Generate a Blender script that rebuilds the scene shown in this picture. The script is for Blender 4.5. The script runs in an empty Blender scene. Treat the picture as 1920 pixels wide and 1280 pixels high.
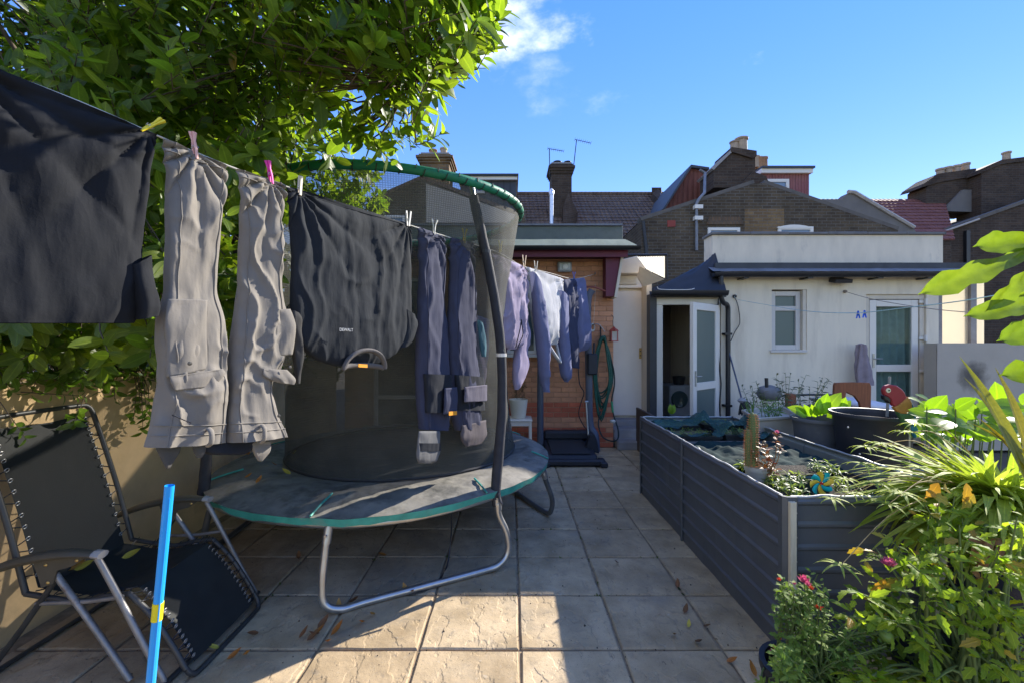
import bpy, bmesh, math, random
import numpy as np
from mathutils import Vector, Matrix, noise, Quaternion

SC = bpy.context.scene
R = math.radians
# ------------------------------------------------------------------ camera
F, CX, CY, H = 800.0, 958.0, 645.0, 1.55          # focal length in photo pixels, vanishing point, eye height
cam = bpy.data.objects.new('camera', bpy.data.cameras.new('camera'))
SC.collection.objects.link(cam)
cam.location = (0, 0, H)
cam.rotation_euler = (R(90), 0, 0)
cam.data.sensor_width = 36.0
cam.data.lens = F / 1920 * 36
cam.data.shift_x = 2 / 1920
cam.data.shift_y = 5 / 1920
cam.data.clip_start = 0.02
cam.data.clip_end = 2000
SC.camera = cam
# ------------------------------------------------------------------ sky, sun, exposure
SUN_AZ, SUN_EL = R(48.0), R(28.3)
SKY_STRENGTH, SUN_STRENGTH, EXPOSURE = 0.15, 2.05, 2.45
w = bpy.data.worlds.new('World'); SC.world = w; w.use_nodes = True
nt = w.node_tree; nt.nodes.clear()
out = nt.nodes.new('ShaderNodeOutputWorld'); bg = nt.nodes.new('ShaderNodeBackground')
sky = nt.nodes.new('ShaderNodeTexSky'); sky.sky_type = 'NISHITA'; sky.sun_disc = False
sky.sun_elevation = SUN_EL; sky.sun_rotation = SUN_AZ
sky.air_density = 1.0; sky.dust_density = 0.0; sky.ozone_density = 1.5; sky.altitude = 0
hs = nt.nodes.new('ShaderNodeHueSaturation'); hs.inputs['Saturation'].default_value = 2.4; hs.inputs['Hue'].default_value = .532; hs.inputs['Value'].default_value = .95
gm = nt.nodes.new('ShaderNodeGamma'); gm.inputs['Gamma'].default_value = .42
nt.links.new(sky.outputs[0], gm.inputs['Color']); nt.links.new(gm.outputs[0], hs.inputs['Color'])
tc = nt.nodes.new('ShaderNodeTexCoord')
def wn(t, **k):
    n = nt.nodes.new(t)
    for a, b in k.items(): setattr(n, a, b)
    return n
# clouds: noise over the sky direction, gathered round one bank, plus an added field mostly out of view
mp = wn('ShaderNodeMapping'); mp.inputs['Scale'].default_value = (1.0, 1.0, 1.9)
nt.links.new(tc.outputs['Generated'], mp.inputs['Vector'])
n1 = wn('ShaderNodeTexNoise'); n1.inputs['Scale'].default_value = 5.5; n1.inputs['Detail'].default_value = 9; n1.inputs['Roughness'].default_value = .58
nt.links.new(mp.outputs[0], n1.inputs['Vector'])
bank = Vector((-0.02, 0.80, 0.60)).normalized()
sb = wn('ShaderNodeVectorMath', operation='SUBTRACT'); sb.inputs[1].default_value = bank
nt.links.new(tc.outputs['Generated'], sb.inputs[0])
ml = wn('ShaderNodeVectorMath', operation='MULTIPLY'); ml.inputs[1].default_value = (1.0, 1.0, 1.7)
nt.links.new(sb.outputs[0], ml.inputs[0])
ln = wn('ShaderNodeVectorMath', operation='LENGTH'); nt.links.new(ml.outputs[0], ln.inputs[0])
mr = wn('ShaderNodeMapRange'); mr.inputs['From Min'].default_value = .04; mr.inputs['From Max'].default_value = .21
mr.inputs['To Min'].default_value = .24; mr.inputs['To Max'].default_value = -.13
nt.links.new(ln.outputs['Value'], mr.inputs['Value'])
ad = wn('ShaderNodeMath', operation='ADD'); nt.links.new(n1.outputs['Fac'], ad.inputs[0]); nt.links.new(mr.outputs[0], ad.inputs[1])
cr = wn('ShaderNodeMapRange', interpolation_type='SMOOTHSTEP'); cr.inputs['From Min'].default_value = .54; cr.inputs['From Max'].default_value = .82
cr.inputs['To Max'].default_value = .85
nt.links.new(ad.outputs[0], cr.inputs['Value'])
mx = wn('ShaderNodeMix', data_type='RGBA'); mx.inputs['B'].default_value = (2.2, 2.25, 2.35, 1)
n2 = wn('ShaderNodeTexNoise', noise_dimensions='4D'); n2.inputs['W'].default_value = 135.63; n2.inputs['Scale'].default_value = 1.7; n2.inputs['Detail'].default_value = 9; n2.inputs['Roughness'].default_value = .58  # added cloud field, seeded clear of the frame, to whiten the shade light
nt.links.new(mp.outputs[0], n2.inputs['Vector'])
c2 = wn('ShaderNodeMapRange', interpolation_type='SMOOTHSTEP'); c2.inputs['From Min'].default_value = .51; c2.inputs['From Max'].default_value = .70; c2.inputs['To Max'].default_value = .9
nt.links.new(n2.outputs['Fac'], c2.inputs['Value'])
mxx = wn('ShaderNodeMath', operation='MAXIMUM'); nt.links.new(cr.outputs[0], mxx.inputs[0]); nt.links.new(c2.outputs[0], mxx.inputs[1])
nt.links.new(mxx.outputs[0], mx.inputs['Factor']); nt.links.new(hs.outputs[0], mx.inputs['A'])
nt.links.new(mx.outputs['Result'], bg.inputs['Color'])
bg.inputs['Strength'].default_value = SKY_STRENGTH
nt.links.new(bg.outputs[0], out.inputs[0])

sd = Vector((math.sin(SUN_AZ) * math.cos(SUN_EL), math.cos(SUN_AZ) * math.cos(SUN_EL), math.sin(SUN_EL)))
sun = bpy.data.objects.new('sun', bpy.data.lights.new('sun', 'SUN'))
SC.collection.objects.link(sun)
sun.data.energy = SUN_STRENGTH; sun.data.angle = R(0.5); sun.data.color = (1.0, .94, .84)
sun.rotation_euler = (-sd).to_track_quat('-Z', 'Y').to_euler()
sun.location = sd * 40
SC.view_settings.view_transform = 'Standard'
try: SC.view_settings.look = 'None'
except Exception: pass
SC.view_settings.gamma = 1.0; SC.view_settings.exposure = EXPOSURE
SC.view_settings.use_curve_mapping = False
SC.cycles.max_bounces = 8; SC.cycles.transparent_max_bounces = 16

# ------------------------------------------------------------------ helpers
COL = SC.collection
rnd = random.Random(7)
def P(px, py, Z): return Vector(((px - CX) / F * Z, Z, H - (py - CY) / F * Z))
def G(px, py, z=0.0): return P(px, py, F * (H - z) / (py - CY))
def PX(px, Z): return (px - CX) / F * Z
def PZ(py, Z): return H - (py - CY) / F * Z
def lerp(a, b, t): return a + (b - a) * t
def S(r, g, b):                                     # sRGB 0-255 -> linear
    return tuple(((c / 255) / 12.92 if c <= 10 else ((c / 255 + .055) / 1.055) ** 2.4) for c in (r, g, b))
def nz(x, y=0., z=0.): return noise.noise(Vector((x, y, z)))
def catmull(pts, n):
    pts = [Vector(p) for p in pts]
    if len(pts) < 3: return [pts[0].lerp(pts[-1], i / n) for i in range(n + 1)]
    q = [2 * pts[0] - pts[1]] + pts + [2 * pts[-1] - pts[-2]]
    res = []
    segs = len(pts) - 1
    for i in range(n + 1):
        t = i / n * segs; k = min(int(t), segs - 1); u = t - k
        a, b, c, d = q[k], q[k + 1], q[k + 2], q[k + 3]
        res.append(.5 * ((2 * b) + (c - a) * u + (2 * a - 5 * b + 4 * c - d) * u * u + (3 * b - a - 3 * c + d) * u ** 3))
    return res
ORG = {}
def org(o): return ORG.get(o.name, Vector((0, 0, 0)))
def props(o, label=None, cat=None, group=None, kind=None):
    if label: o['label'] = label
    if cat: o['category'] = cat
    if group: o['group'] = group
    if kind: o['kind'] = kind
    return o
def thing(name, label, cat, loc=(0, 0, 0), group=None):
    o = bpy.data.objects.new(name, None); COL.objects.link(o)
    o.empty_display_size = .1
    o.location = loc; ORG[o.name] = Vector(loc)
    return props(o, label, cat, group)
def place(name, mesh, parent=None, mw=None, label=None):     # an object over shared mesh data at world matrix mw
    o = bpy.data.objects.new(name, mesh); COL.objects.link(o)
    mw = mw if mw is not None else Matrix()
    if parent is not None:
        o.parent = parent
        o.matrix_local = Matrix.Translation(-org(parent)) @ mw
        ORG[o.name] = org(parent)
    else:
        o.matrix_local = mw
    if label: o['label'] = label
    return o
class MB:
    def __init__(s): s.v = []; s.f = []
    def add(s, vs, fs):
        k = len(s.v); s.v += [tuple(v) for v in vs]; s.f += [tuple(i + k for i in f) for f in fs]; return s
    def box(s, x0, x1, y0, y1, z0, z1):
        return s.add([(x0, y0, z0), (x1, y0, z0), (x1, y1, z0), (x0, y1, z0), (x0, y0, z1), (x1, y0, z1), (x1, y1, z1), (x0, y1, z1)],
                     [(0, 3, 2, 1), (4, 5, 6, 7), (0, 1, 5, 4), (1, 2, 6, 5), (2, 3, 7, 6), (3, 0, 4, 7)])
    def obox(s, c, ax, ay, az):                      # oriented box: centre and three half-axis vectors
        c = Vector(c); vs = [c + Vector(ax) * i + Vector(ay) * j + Vector(az) * k for k in (-1, 1) for j in (-1, 1) for i in (-1, 1)]
        return s.add(vs, [(0, 2, 3, 1), (4, 5, 7, 6), (0, 1, 5, 4), (1, 3, 7, 5), (3, 2, 6, 7), (2, 0, 4, 6)])
    def bar(s, a, b, w, h, up=(0, 0, 1)):
        a = Vector(a); b = Vector(b); d = (b - a); L = d.length; d.normalize()
        u = Vector(up)
        if abs(d.dot(u)) > .98: u = Vector((0, 1, 0))
        x = d.cross(u).normalized(); y = x.cross(d).normalized()
        return s.obox((a + b) / 2, d * (L / 2), x * (w / 2), y * (h / 2))
    def tube(s, pts, r, n=10, cap=True, smooth=0, sx=1.0, sy=1.0):
        pts = catmull(pts, smooth) if smooth else [Vector(p) for p in pts]
        m = len(pts); rr = r if isinstance(r, (list, tuple)) else [r]
        def rad(i):
            t = i / max(1, m - 1) * (len(rr) - 1); k = min(int(t), len(rr) - 2) if len(rr) > 1 else 0
            return rr[0] if len(rr) == 1 else lerp(rr[k], rr[k + 1], t - k)
        t0 = (pts[1] - pts[0]).normalized()
        u = Vector((0, 0, 1)) if abs(t0.z) < .9 else Vector((1, 0, 0))
        x = t0.cross(u).normalized(); vs = []; 
        for i in range(m):
            t = (pts[min(i + 1, m - 1)] - pts[max(i - 1, 0)])
            t = t.normalized() if t.length > 1e-9 else t0
            x = (x - t * x.dot(t)); x = x.normalized() if x.length > 1e-6 else t.orthogonal().normalized()
            y = t.cross(x)
            for j in range(n):
                a = 2 * math.pi * j / n
                vs.append(pts[i] + (x * math.cos(a) * sx + y * math.sin(a) * sy) * rad(i))
        fs = [(i * n + j, i * n + (j + 1) % n, (i + 1) * n + (j + 1) % n, (i + 1) * n + j) for i in range(m - 1) for j in range(n)]
        if cap: fs += [tuple(range(n - 1, -1, -1)), tuple((m - 1) * n + j for j in range(n))]
        return s.add(vs, fs)
    def lathe(s, prof, c, n=24, ax=(1, 0, 0), ay=(0, 1, 0), az=(0, 0, 1), caps=(False, False), sx=1, sy=1):
        c = Vector(c); ax = Vector(ax); ay = Vector(ay); az = Vector(az); vs = []
        for r, z in prof:
            for j in range(n):
                a = 2 * math.pi * j / n
                vs.append(c + ax * (r * sx * math.cos(a)) + ay * (r * sy * math.sin(a)) + az * z)
        m = len(prof)
        fs = [(i * n + j, i * n + (j + 1) % n, (i + 1) * n + (j + 1) % n, (i + 1) * n + j) for i in range(m - 1) for j in range(n)]
        if caps[0]: fs.append(tuple(range(n - 1, -1, -1)))
        if caps[1]: fs.append(tuple((m - 1) * n + j for j in range(n)))
        return s.add(vs, fs)
    def prism(s, poly, d):                            # polygon (list of Vectors) pushed along d
        d = Vector(d); n = len(poly); vs = [Vector(p) for p in poly] + [Vector(p) + d for p in poly]
        return s.add(vs, [tuple(range(n - 1, -1, -1)), tuple(range(n, 2 * n))] + [(i, (i + 1) % n, n + (i + 1) % n, n + i) for i in range(n)])
    def grid(s, fn, nu, nv, closed_u=False):
        k = nu if closed_u else nu + 1
        vs = [fn(i / nu, j / nv) for j in range(nv + 1) for i in range(k)]
        fs = [(j * k + i, j * k + (i + 1) % k, (j + 1) * k + (i + 1) % k, (j + 1) * k + i) for j in range(nv) for i in range(nu)]
        return s.add(vs, fs)
    def quad(s, a, b, c, d): return s.add([a, b, c, d], [(0, 1, 2, 3)])
    def mesh(s, name, mats, o=Vector((0, 0, 0)), smooth=False, bevel=0.0, fix=True):
        me = bpy.data.meshes.new(name)
        me.from_pydata([(x - o[0], y - o[1], z - o[2]) for x, y, z in s.v], [], s.f)
        if fix or bevel:
            bm = bmesh.new(); bm.from_mesh(me)
            if fix: bmesh.ops.recalc_face_normals(bm, faces=bm.faces)
            if bevel:
                ed = [e for e in bm.edges if len(e.link_faces) == 2 and e.calc_face_angle(0) > .6]
                bmesh.ops.bevel(bm, geom=ed, offset=bevel, segments=1, affect='EDGES', clamp_overlap=True)
            bm.to_mesh(me); bm.free()
        for m in (mats if isinstance(mats, (list, tuple)) else [mats]): me.materials.append(m)
        if smooth:
            me.polygons.foreach_set('use_smooth', [True] * len(me.polygons))
            if smooth != 'all':
                try: me.set_sharp_from_angle(angle=R(50))
                except Exception: pass
        me.update()
        return me
    def build(s, name, mat, parent=None, smooth=False, bevel=0.0, label=None, cat=None, group=None, kind=None, fix=True):
        if parent is not None: o = org(parent)
        else:
            a = np.array(s.v); lo, hi = a.min(0), a.max(0); o = Vector(((lo[0] + hi[0]) / 2, (lo[1] + hi[1]) / 2, lo[2]))
        me = s.mesh(name, mat, o, smooth, bevel, fix)
        ob = bpy.data.objects.new(name, me); COL.objects.link(ob)
        ORG[ob.name] = o
        if parent is not None: ob.parent = parent
        else: ob.location = o
        return props(ob, label, cat, group, kind)
def bx(name, mat, parent, x0, x1, y0, y1, z0, z1, bevel=0.0, **k):
    return MB().box(x0, x1, y0, y1, z0, z1).build(name, mat, parent, bevel=bevel, **k)

# ------------------------------------------------------------------ materials
MAT = {}
def nodes(name):
    m = bpy.data.materials.new(name); m.use_nodes = True; t = m.node_tree
    b = t.nodes['Principled BSDF']; MAT[name] = m
    return m, t, b
def mixc(t, fac, a, b, blend='MIX'):
    n = t.nodes.new('ShaderNodeMix'); n.data_type = 'RGBA'; n.blend_type = blend
    for sock, v in (('Factor', fac), ('A', a), ('B', b)):
        if hasattr(v, 'is_output'): t.links.new(v, n.inputs[sock])
        elif sock == 'Factor': n.inputs[sock].default_value = v
        else: n.inputs[sock].default_value = (*v[:3], 1)
    return n.outputs['Result']
def tnoise(t, vec, scale, detail=4, rough=.55):
    n = t.nodes.new('ShaderNodeTexNoise'); n.inputs['Scale'].default_value = scale
    n.inputs['Detail'].default_value = detail; n.inputs['Roughness'].default_value = rough
    t.links.new(vec, n.inputs['Vector']); return n.outputs['Fac']
def ramp(t, fac, lo, hi, a=0., b=1.):
    n = t.nodes.new('ShaderNodeMapRange'); n.inputs['From Min'].default_value = lo; n.inputs['From Max'].default_value = hi
    n.inputs['To Min'].default_value = a; n.inputs['To Max'].default_value = b
    t.links.new(fac, n.inputs['Value']); return n.outputs[0]
def mth(t, op, a, b=None):
    n = t.nodes.new('ShaderNodeMath'); n.operation = op
    for i, v in enumerate((a, b)):
        if v is None: continue
        if hasattr(v, 'is_output'): t.links.new(v, n.inputs[i])
        else: n.inputs[i].default_value = v
    return n.outputs[0]
def coords(t, stretch=(1, 1, 1), rand=False):
    c = t.nodes.new('ShaderNodeTexCoord'); mp = t.nodes.new('ShaderNodeMapping'); mp.inputs['Scale'].default_value = stretch
    t.links.new(c.outputs['Object'], mp.inputs['Vector'])
    if rand:
        oi = t.nodes.new('ShaderNodeObjectInfo'); m2 = mth(t, 'MULTIPLY', oi.outputs['Random'], 37.0)
        cb = t.nodes.new('ShaderNodeCombineXYZ'); t.links.new(m2, cb.inputs[0]); t.links.new(m2, cb.inputs[1])
        t.links.new(cb.outputs[0], mp.inputs['Location'])
    return mp.outputs[0]
def bumpn(t, b, hgt, strength=.3, dist=.01, prev=None):
    n = t.nodes.new('ShaderNodeBump'); n.inputs['Strength'].default_value = strength; n.inputs['Distance'].default_value = dist
    t.links.new(hgt, n.inputs['Height'])
    if prev is not None: t.links.new(prev, n.inputs['Normal'])
    if b is not None: t.links.new(n.outputs[0], b.inputs['Normal'])
    return n.outputs[0]
def M(name, col, rough=.7, var=.2, vs=6., bump=0., bs=60., metal=0., spec=.35, rand=0., dirt=None, ds=3., dlo=.5, dhi=.75, stretch=(1, 1, 1), bd=.004):
    if name in MAT: return MAT[name]
    m, t, b = nodes(name)
    b.inputs['Roughness'].default_value = rough; b.inputs['Metallic'].default_value = metal
    b.inputs['Specular IOR Level'].default_value = spec
    v = coords(t, stretch, rand=rand > 0)
    f = tnoise(t, v, vs, 6, .6)
    c = mixc(t, ramp(t, f, .3, .7), [x * (1 - var) for x in col], [min(1, x * (1 + var)) for x in col])
    if dirt is not None:
        d = tnoise(t, v, ds, 7, .65)
        c = mixc(t, ramp(t, d, dlo, dhi), c, dirt)
    if rand:
        oi = t.nodes.new('ShaderNodeObjectInfo')
        c = mixc(t, 1.0, c, mixc(t, oi.outputs['Random'], [1 - rand] * 3, [1 + rand] * 3), 'MULTIPLY')
    t.links.new(c, b.inputs['Base Color'])
    t.links.new(ramp(t, f, .2, .8, max(.02, rough - .08), min(1, rough + .08)), b.inputs['Roughness'])
    if bump: bumpn(t, b, tnoise(t, v, bs, 5, .6), bump, bd)
    return m
def leafmat(name, col, col2, trans=.45, rough=.35, rand=True, spec=.5, tcol=None):
    m, t, b = nodes(name)
    v = coords(t)
    oi = t.nodes.new('ShaderNodeObjectInfo')
    at = t.nodes.new('ShaderNodeAttribute'); at.attribute_name = 'tone'
    f = mth(t, 'FRACT', mth(t, 'ADD', oi.outputs['Random'], at.outputs['Fac']))
    c = mixc(t, f, col, col2)
    c = mixc(t, ramp(t, tnoise(t, v, 40, 3), .3, .7), c, mixc(t, 1., c, (.72, .78, .65), 'MULTIPLY'))
    rib = t.nodes.new('ShaderNodeAttribute'); rib.attribute_name = 'rib'
    c = mixc(t, ramp(t, rib.outputs['Fac'], .86, .97, 0., .55), c, mixc(t, 1., c, (1.8, 1.7, 1.6), 'MULTIPLY'))
    t.links.new(c, b.inputs['Base Color']); b.inputs['Roughness'].default_value = rough
    bumpn(t, b, ramp(t, rib.outputs['Fac'], .7, 1.), .4, .003)
    b.inputs['Specular IOR Level'].default_value = spec
    tr = t.nodes.new('ShaderNodeBsdfTranslucent')
    t.links.new(mixc(t, 1., c, tcol or (2.2, 2.3, .8), 'MULTIPLY'), tr.inputs['Color'])
    ms = t.nodes.new('ShaderNodeMixShader'); ms.inputs[0].default_value = trans
    t.links.new(b.outputs[0], ms.inputs[1]); t.links.new(tr.outputs[0], ms.inputs[2])
    t.links.new(ms.outputs[0], t.nodes['Material Output'].inputs['Surface'])
    return m
def clothmat(name, col, trans=.08, var=.12, rough=.9, weave=900, spec=.15, fade=None):
    m, t, b = nodes(name)
    v = coords(t)
    f = tnoise(t, v, 9, 5)
    c = mixc(t, ramp(t, f, .3, .7), [x * (1 - var) for x in col], [x * (1 + var) for x in col])
    if fade: c = mixc(t, ramp(t, tnoise(t, v, 22, 6, .7), .55, .8), c, fade)
    t.links.new(c, b.inputs['Base Color']); b.inputs['Roughness'].default_value = rough; b.inputs['Specular IOR Level'].default_value = spec
    b.inputs['Sheen Weight'].default_value = .0
    st = tnoise(t, coords(t, (1, 1, .28)), 15, 3, .5)
    rdg = mth(t, 'ABSOLUTE', mth(t, 'SUBTRACT', st, .5))
    n0 = bumpn(t, None, ramp(t, rdg, 0., .22, 1., 0.), .26, .006)
    rd2 = mth(t, 'ABSOLUTE', mth(t, 'SUBTRACT', tnoise(t, v, 33, 5, .62), .5))
    n0 = bumpn(t, None, ramp(t, rd2, 0., .10, 1., 0.), .07, .003, n0)
    n1 = bumpn(t, None, tnoise(t, v, 60, 4, .6), .12, .003, n0)
    bumpn(t, b, tnoise(t, v, weave, 2), .15, .0008, n1)
    tr = t.nodes.new('ShaderNodeBsdfTranslucent'); t.links.new(c, tr.inputs['Color'])
    ms = t.nodes.new('ShaderNodeMixShader'); ms.inputs[0].default_value = trans
    t.links.new(b.outputs[0], ms.inputs[1]); t.links.new(tr.outputs[0], ms.inputs[2])
    t.links.new(ms.outputs[0], t.nodes['Material Output'].inputs['Surface'])
    return m
def brickmat(name, c1, c2, mortar, bw=.225, bh=.075, axis='xz', bump=.5, soot=None):
    m, t, b = nodes(name)
    c = t.nodes.new('ShaderNodeTexCoord'); sp = t.nodes.new('ShaderNodeSeparateXYZ'); t.links.new(c.outputs['Object'], sp.inputs[0])
    cb = t.nodes.new('ShaderNodeCombineXYZ')
    # walls facing the garden use x,z; side walls use y,z: choose by the face normal
    ge = t.nodes.new('ShaderNodeNewGeometry'); sn = t.nodes.new('ShaderNodeSeparateXYZ'); t.links.new(ge.outputs['True Normal'], sn.inputs[0])
    side = mth(t, 'GREATER_THAN', mth(t, 'ABSOLUTE', sn.outputs[0]), .7)
    mxn = t.nodes.new('ShaderNodeMix'); t.links.new(side, mxn.inputs['Factor']); t.links.new(sp.outputs[0], mxn.inputs['A']); t.links.new(sp.outputs[1], mxn.inputs['B'])
    t.links.new(mxn.outputs['Result'], cb.inputs[0]); t.links.new(sp.outputs[2], cb.inputs[1])
    br = t.nodes.new('ShaderNodeTexBrick'); t.links.new(cb.outputs[0], br.inputs['Vector'])
    br.inputs['Scale'].default_value = 1.0; br.inputs['Brick Width'].default_value = bw; br.inputs['Row Height'].default_value = bh
    br.inputs['Mortar Size'].default_value = .009; br.inputs['Mortar Smooth'].default_value = .3; br.inputs['Bias'].default_value = -.1
    br.inputs['Color1'].default_value = (*c1, 1); br.inputs['Color2'].default_value = (*c2, 1); br.inputs['Mortar'].default_value = (*mortar, 1)
    f = tnoise(t, c.outputs['Object'], 1.3, 6, .65)
    col = mixc(t, ramp(t, f, .35, .7), br.outputs['Color'], mixc(t, 1., br.outputs['Color'], soot or (.6, .58, .55), 'MULTIPLY'))
    f2 = tnoise(t, c.outputs['Object'], 25, 4)
    col = mixc(t, 1., col, mixc(t, f2, (.7, .7, .7), (1.3, 1.3, 1.3)), 'MULTIPLY')
    t.links.new(col, b.inputs['Base Color']); b.inputs['Roughness'].default_value = .9; b.inputs['Specular IOR Level'].default_value = .2
    bumpn(t, b, mth(t, 'SUBTRACT', mth(t, 'MULTIPLY', f2, .4), br.outputs['Fac']), bump, .01)
    return m
def slabmat():
    m, t, b = nodes('paving_slab')
    v = coords(t, rand=True); oi = t.nodes.new('ShaderNodeObjectInfo')
    base = mixc(t, oi.outputs['Random'], (.46, .34, .20), (.58, .445, .275))
    c = mixc(t, ramp(t, tnoise(t, v, 3.2, 8, .62), .38, .66), base, mixc(t, 1., base, (.62, .60, .56), 'MULTIPLY'))
    c = mixc(t, ramp(t, tnoise(t, v, 1.7, 6, .7), .52, .72, 0., .55), c, (.22, .20, .16))
    c = mixc(t, ramp(t, tnoise(t, v, 30, 5, .7), .60, .74, 0., .6), c, (.50, .44, .35))
    c = mixc(t, ramp(t, tnoise(t, v, 14, 6, .7), .56, .76), c, (.21, .175, .13))
    c = mixc(t, ramp(t, tnoise(t, v, 150, 2), .64, .72, 0, .7), c, (.06, .052, .045))
    # riven ledges: stretched, terraced noise
    mp = t.nodes.new('ShaderNodeMapping'); mp.inputs['Scale'].default_value = (1.6, .9, 1.); t.links.new(v, mp.inputs['Vector'])
    mp.inputs['Rotation'].default_value = (0, 0, .5)
    big = tnoise(t, mp.outputs[0], 4.6, 4, .5)
    led = mth(t, 'MULTIPLY', big, 4.6)
    fl = mth(t, 'FLOOR', led); fr = mth(t, 'FRACT', led)
    st = mth(t, 'ADD', fl, ramp(t, fr, 0., .16))
    edge = ramp(t, fr, 0., .055, 1., 0.)
    brk = ramp(t, tnoise(t, v, 9, 3), .5, .62)
    edge = mth(t, 'MULTIPLY', edge, brk)
    c = mixc(t, mth(t, 'MULTIPLY', edge, .7), c, (.09, .075, .06))
    t.links.new(c, b.inputs['Base Color']); b.inputs['Roughness'].default_value = .82; b.inputs['Specular IOR Level'].default_value = .3
    n = bumpn(t, None, st, .5, .006)
    n = bumpn(t, None, tnoise(t, v, 12, 8, .62), .5, .012, n)
    bumpn(t, b, tnoise(t, v, 170, 4), .3, .002, n)
    return m
def netmat(name, col, opac, scale=420):
    m, t, b = nodes(name)
    v = coords(t)
    f = tnoise(t, v, 6, 5, .6)
    c = mixc(t, ramp(t, f, .3, .7), [x * .75 for x in col], [x * 1.25 for x in col])
    t.links.new(c, b.inputs['Base Color']); b.inputs['Roughness'].default_value = .75; b.inputs['Specular IOR Level'].default_value = .2
    tr = t.nodes.new('ShaderNodeBsdfTransparent'); ms = t.nodes.new('ShaderNodeMixShader')
    fine = tnoise(t, coords(t, (1, 1, 6)), scale, 2)
    wz = t.nodes.new('ShaderNodeTexWave'); wz.bands_direction = 'Z'; wz.inputs['Scale'].default_value = 28; wz.inputs['Distortion'].default_value = 2.5; wz.inputs['Detail'].default_value = 2
    t.links.new(v, wz.inputs['Vector'])
    o = mth(t, 'ADD', ramp(t, fine, .3, .7, opac - .12, opac + .12), ramp(t, wz.outputs['Fac'], 0, 1, -.05, .05))
    if name == 'safety_net':                       # woven threads: round the drum and up it
        sx = t.nodes.new('ShaderNodeSeparateXYZ'); t.links.new(v, sx.inputs[0])
        an = mth(t, 'MULTIPLY', mth(t, 'ARCTAN2', sx.outputs[1], sx.outputs[0]), 1.03 / .013)
        th1 = mth(t, 'ABSOLUTE', mth(t, 'SUBTRACT', mth(t, 'FRACT', mth(t, 'ADD', an, 200.)), .5))
        th2 = mth(t, 'ABSOLUTE', mth(t, 'SUBTRACT', mth(t, 'FRACT', mth(t, 'DIVIDE', sx.outputs[2], .013)), .5))
        o = mth(t, 'ADD', o, ramp(t, mth(t, 'MINIMUM', th1, th2), 0., .3, .16, -.10))
    t.links.new(o, ms.inputs[0]); t.links.new(tr.outputs[0], ms.inputs[1]); t.links.new(b.outputs[0], ms.inputs[2])
    t.links.new(ms.outputs[0], t.nodes['Material Output'].inputs['Surface'])
    return m
def glassmat(name, col=(.02, .03, .035), rough=.04, mix=.0, alpha=1.0):
    m, t, b = nodes(name)
    b.inputs['Base Color'].default_value = (*col, 1); b.inputs['Roughness'].default_value = rough; b.inputs['Specular IOR Level'].default_value = .6
    if alpha < 1:
        tr = t.nodes.new('ShaderNodeBsdfTransparent'); tr.inputs['Color'].default_value = (.85, .92, .9, 1)
        ms = t.nodes.new('ShaderNodeMixShader'); ms.inputs[0].default_value = alpha
        t.links.new(tr.outputs[0], ms.inputs[1]); t.links.new(b.outputs[0], ms.inputs[2])
        t.links.new(ms.outputs[0], t.nodes['Material Output'].inputs['Surface'])
    return m
def tilemat(name, c1, c2, pitch=.3):
    m, t, b = nodes(name)
    v = coords(t)
    sp = t.nodes.new('ShaderNodeSeparateXYZ'); t.links.new(v, sp.inputs[0])
    wv = mth(t, 'ABSOLUTE', mth(t, 'SUBTRACT', mth(t, 'FRACT', mth(t, 'DIVIDE', sp.outputs[0], pitch)), .5))
    c = mixc(t, ramp(t, tnoise(t, v, 3., 6, .7), .35, .68), c1, c2)
    c = mixc(t, ramp(t, wv, .0, .08, .3, 0.), c, (.02, .015, .012))
    t.links.new(c, b.inputs['Base Color']); b.inputs['Roughness'].default_value = .85; b.inputs['Specular IOR Level'].default_value = .12
    n = bumpn(t, None, mth(t, 'SINE', mth(t, 'MULTIPLY', wv, 6.28)), .9, .03)
    bumpn(t, b, tnoise(t, v, 40, 4), .4, .01, n)
    return m
# ------------------------------------------------------------------ shared materials
slab_m = slabmat()
joint_m = M('sandy_joint', (.27, .20, .125), .95, .3, 20, .6, 200)
earth_m = M('earth_ground', (.10, .085, .06), .95, .3, 2, .5, 30)
render_tan = M('tan_render', (.66, .47, .25), .9, .16, 2.5, .5, 18, dirt=(.30, .22, .13), ds=1.6, dlo=.52, dhi=.78)
white_m = M('white_render', (.81, .71, .54), .85, .06, 2.0, .3, 60, dirt=(.58, .49, .36), ds=1.6, dlo=.50, dhi=.82, stretch=(2.4, 2.4, .55))
parapet_m = M('stained_white_render', (.78, .68, .52), .85, .08, 2.5, .3, 50, dirt=(.36, .32, .27), ds=1.7, dlo=.56, dhi=.85, stretch=(2.2, 2.2, .8))
grey_render = M('grey_render', (.46, .40, .32), .9, .07, 2.0, .35, 50, dirt=(.24, .20, .15), ds=.9, dlo=.62, dhi=.80)
upvc = M('white_plastic', (.76, .71, .62), .35, .03, 4, spec=.5)
cream = M('cream_paint', (.66, .58, .45), .6, .08, 6, .2, 40)
black_pl = M('black_plastic', (.018, .019, .022), .42, .2, 6, spec=.5)
dark_pl = M('charcoal_plastic', (.045, .048, .052), .5, .2, 6, spec=.45)
lead_m = M('lead_flashing', (.20, .205, .22), .55, .2, 5, .3, 30, metal=.2)
felt_m = M('roof_felt', (.075, .08, .085), .85, .25, 4, .5, 90)
greenfelt = M('mossy_felt', (.17, .19, .165), .9, .2, 3, .5, 70, dirt=(.09, .10, .08))
shed_brick = M('orange_brick', (.56, .27, .15), .85, .12, 9, .4, 120, rand=.13, bd=.003)
red_brick = M('red_base_brick', (.48, .13, .07), .85, .12, 9, .4, 120, rand=.13, bd=.003)
shed_mortar = M('brick_mortar', (.44, .24, .145), .95, .15, 20, .4, 200)
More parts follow.
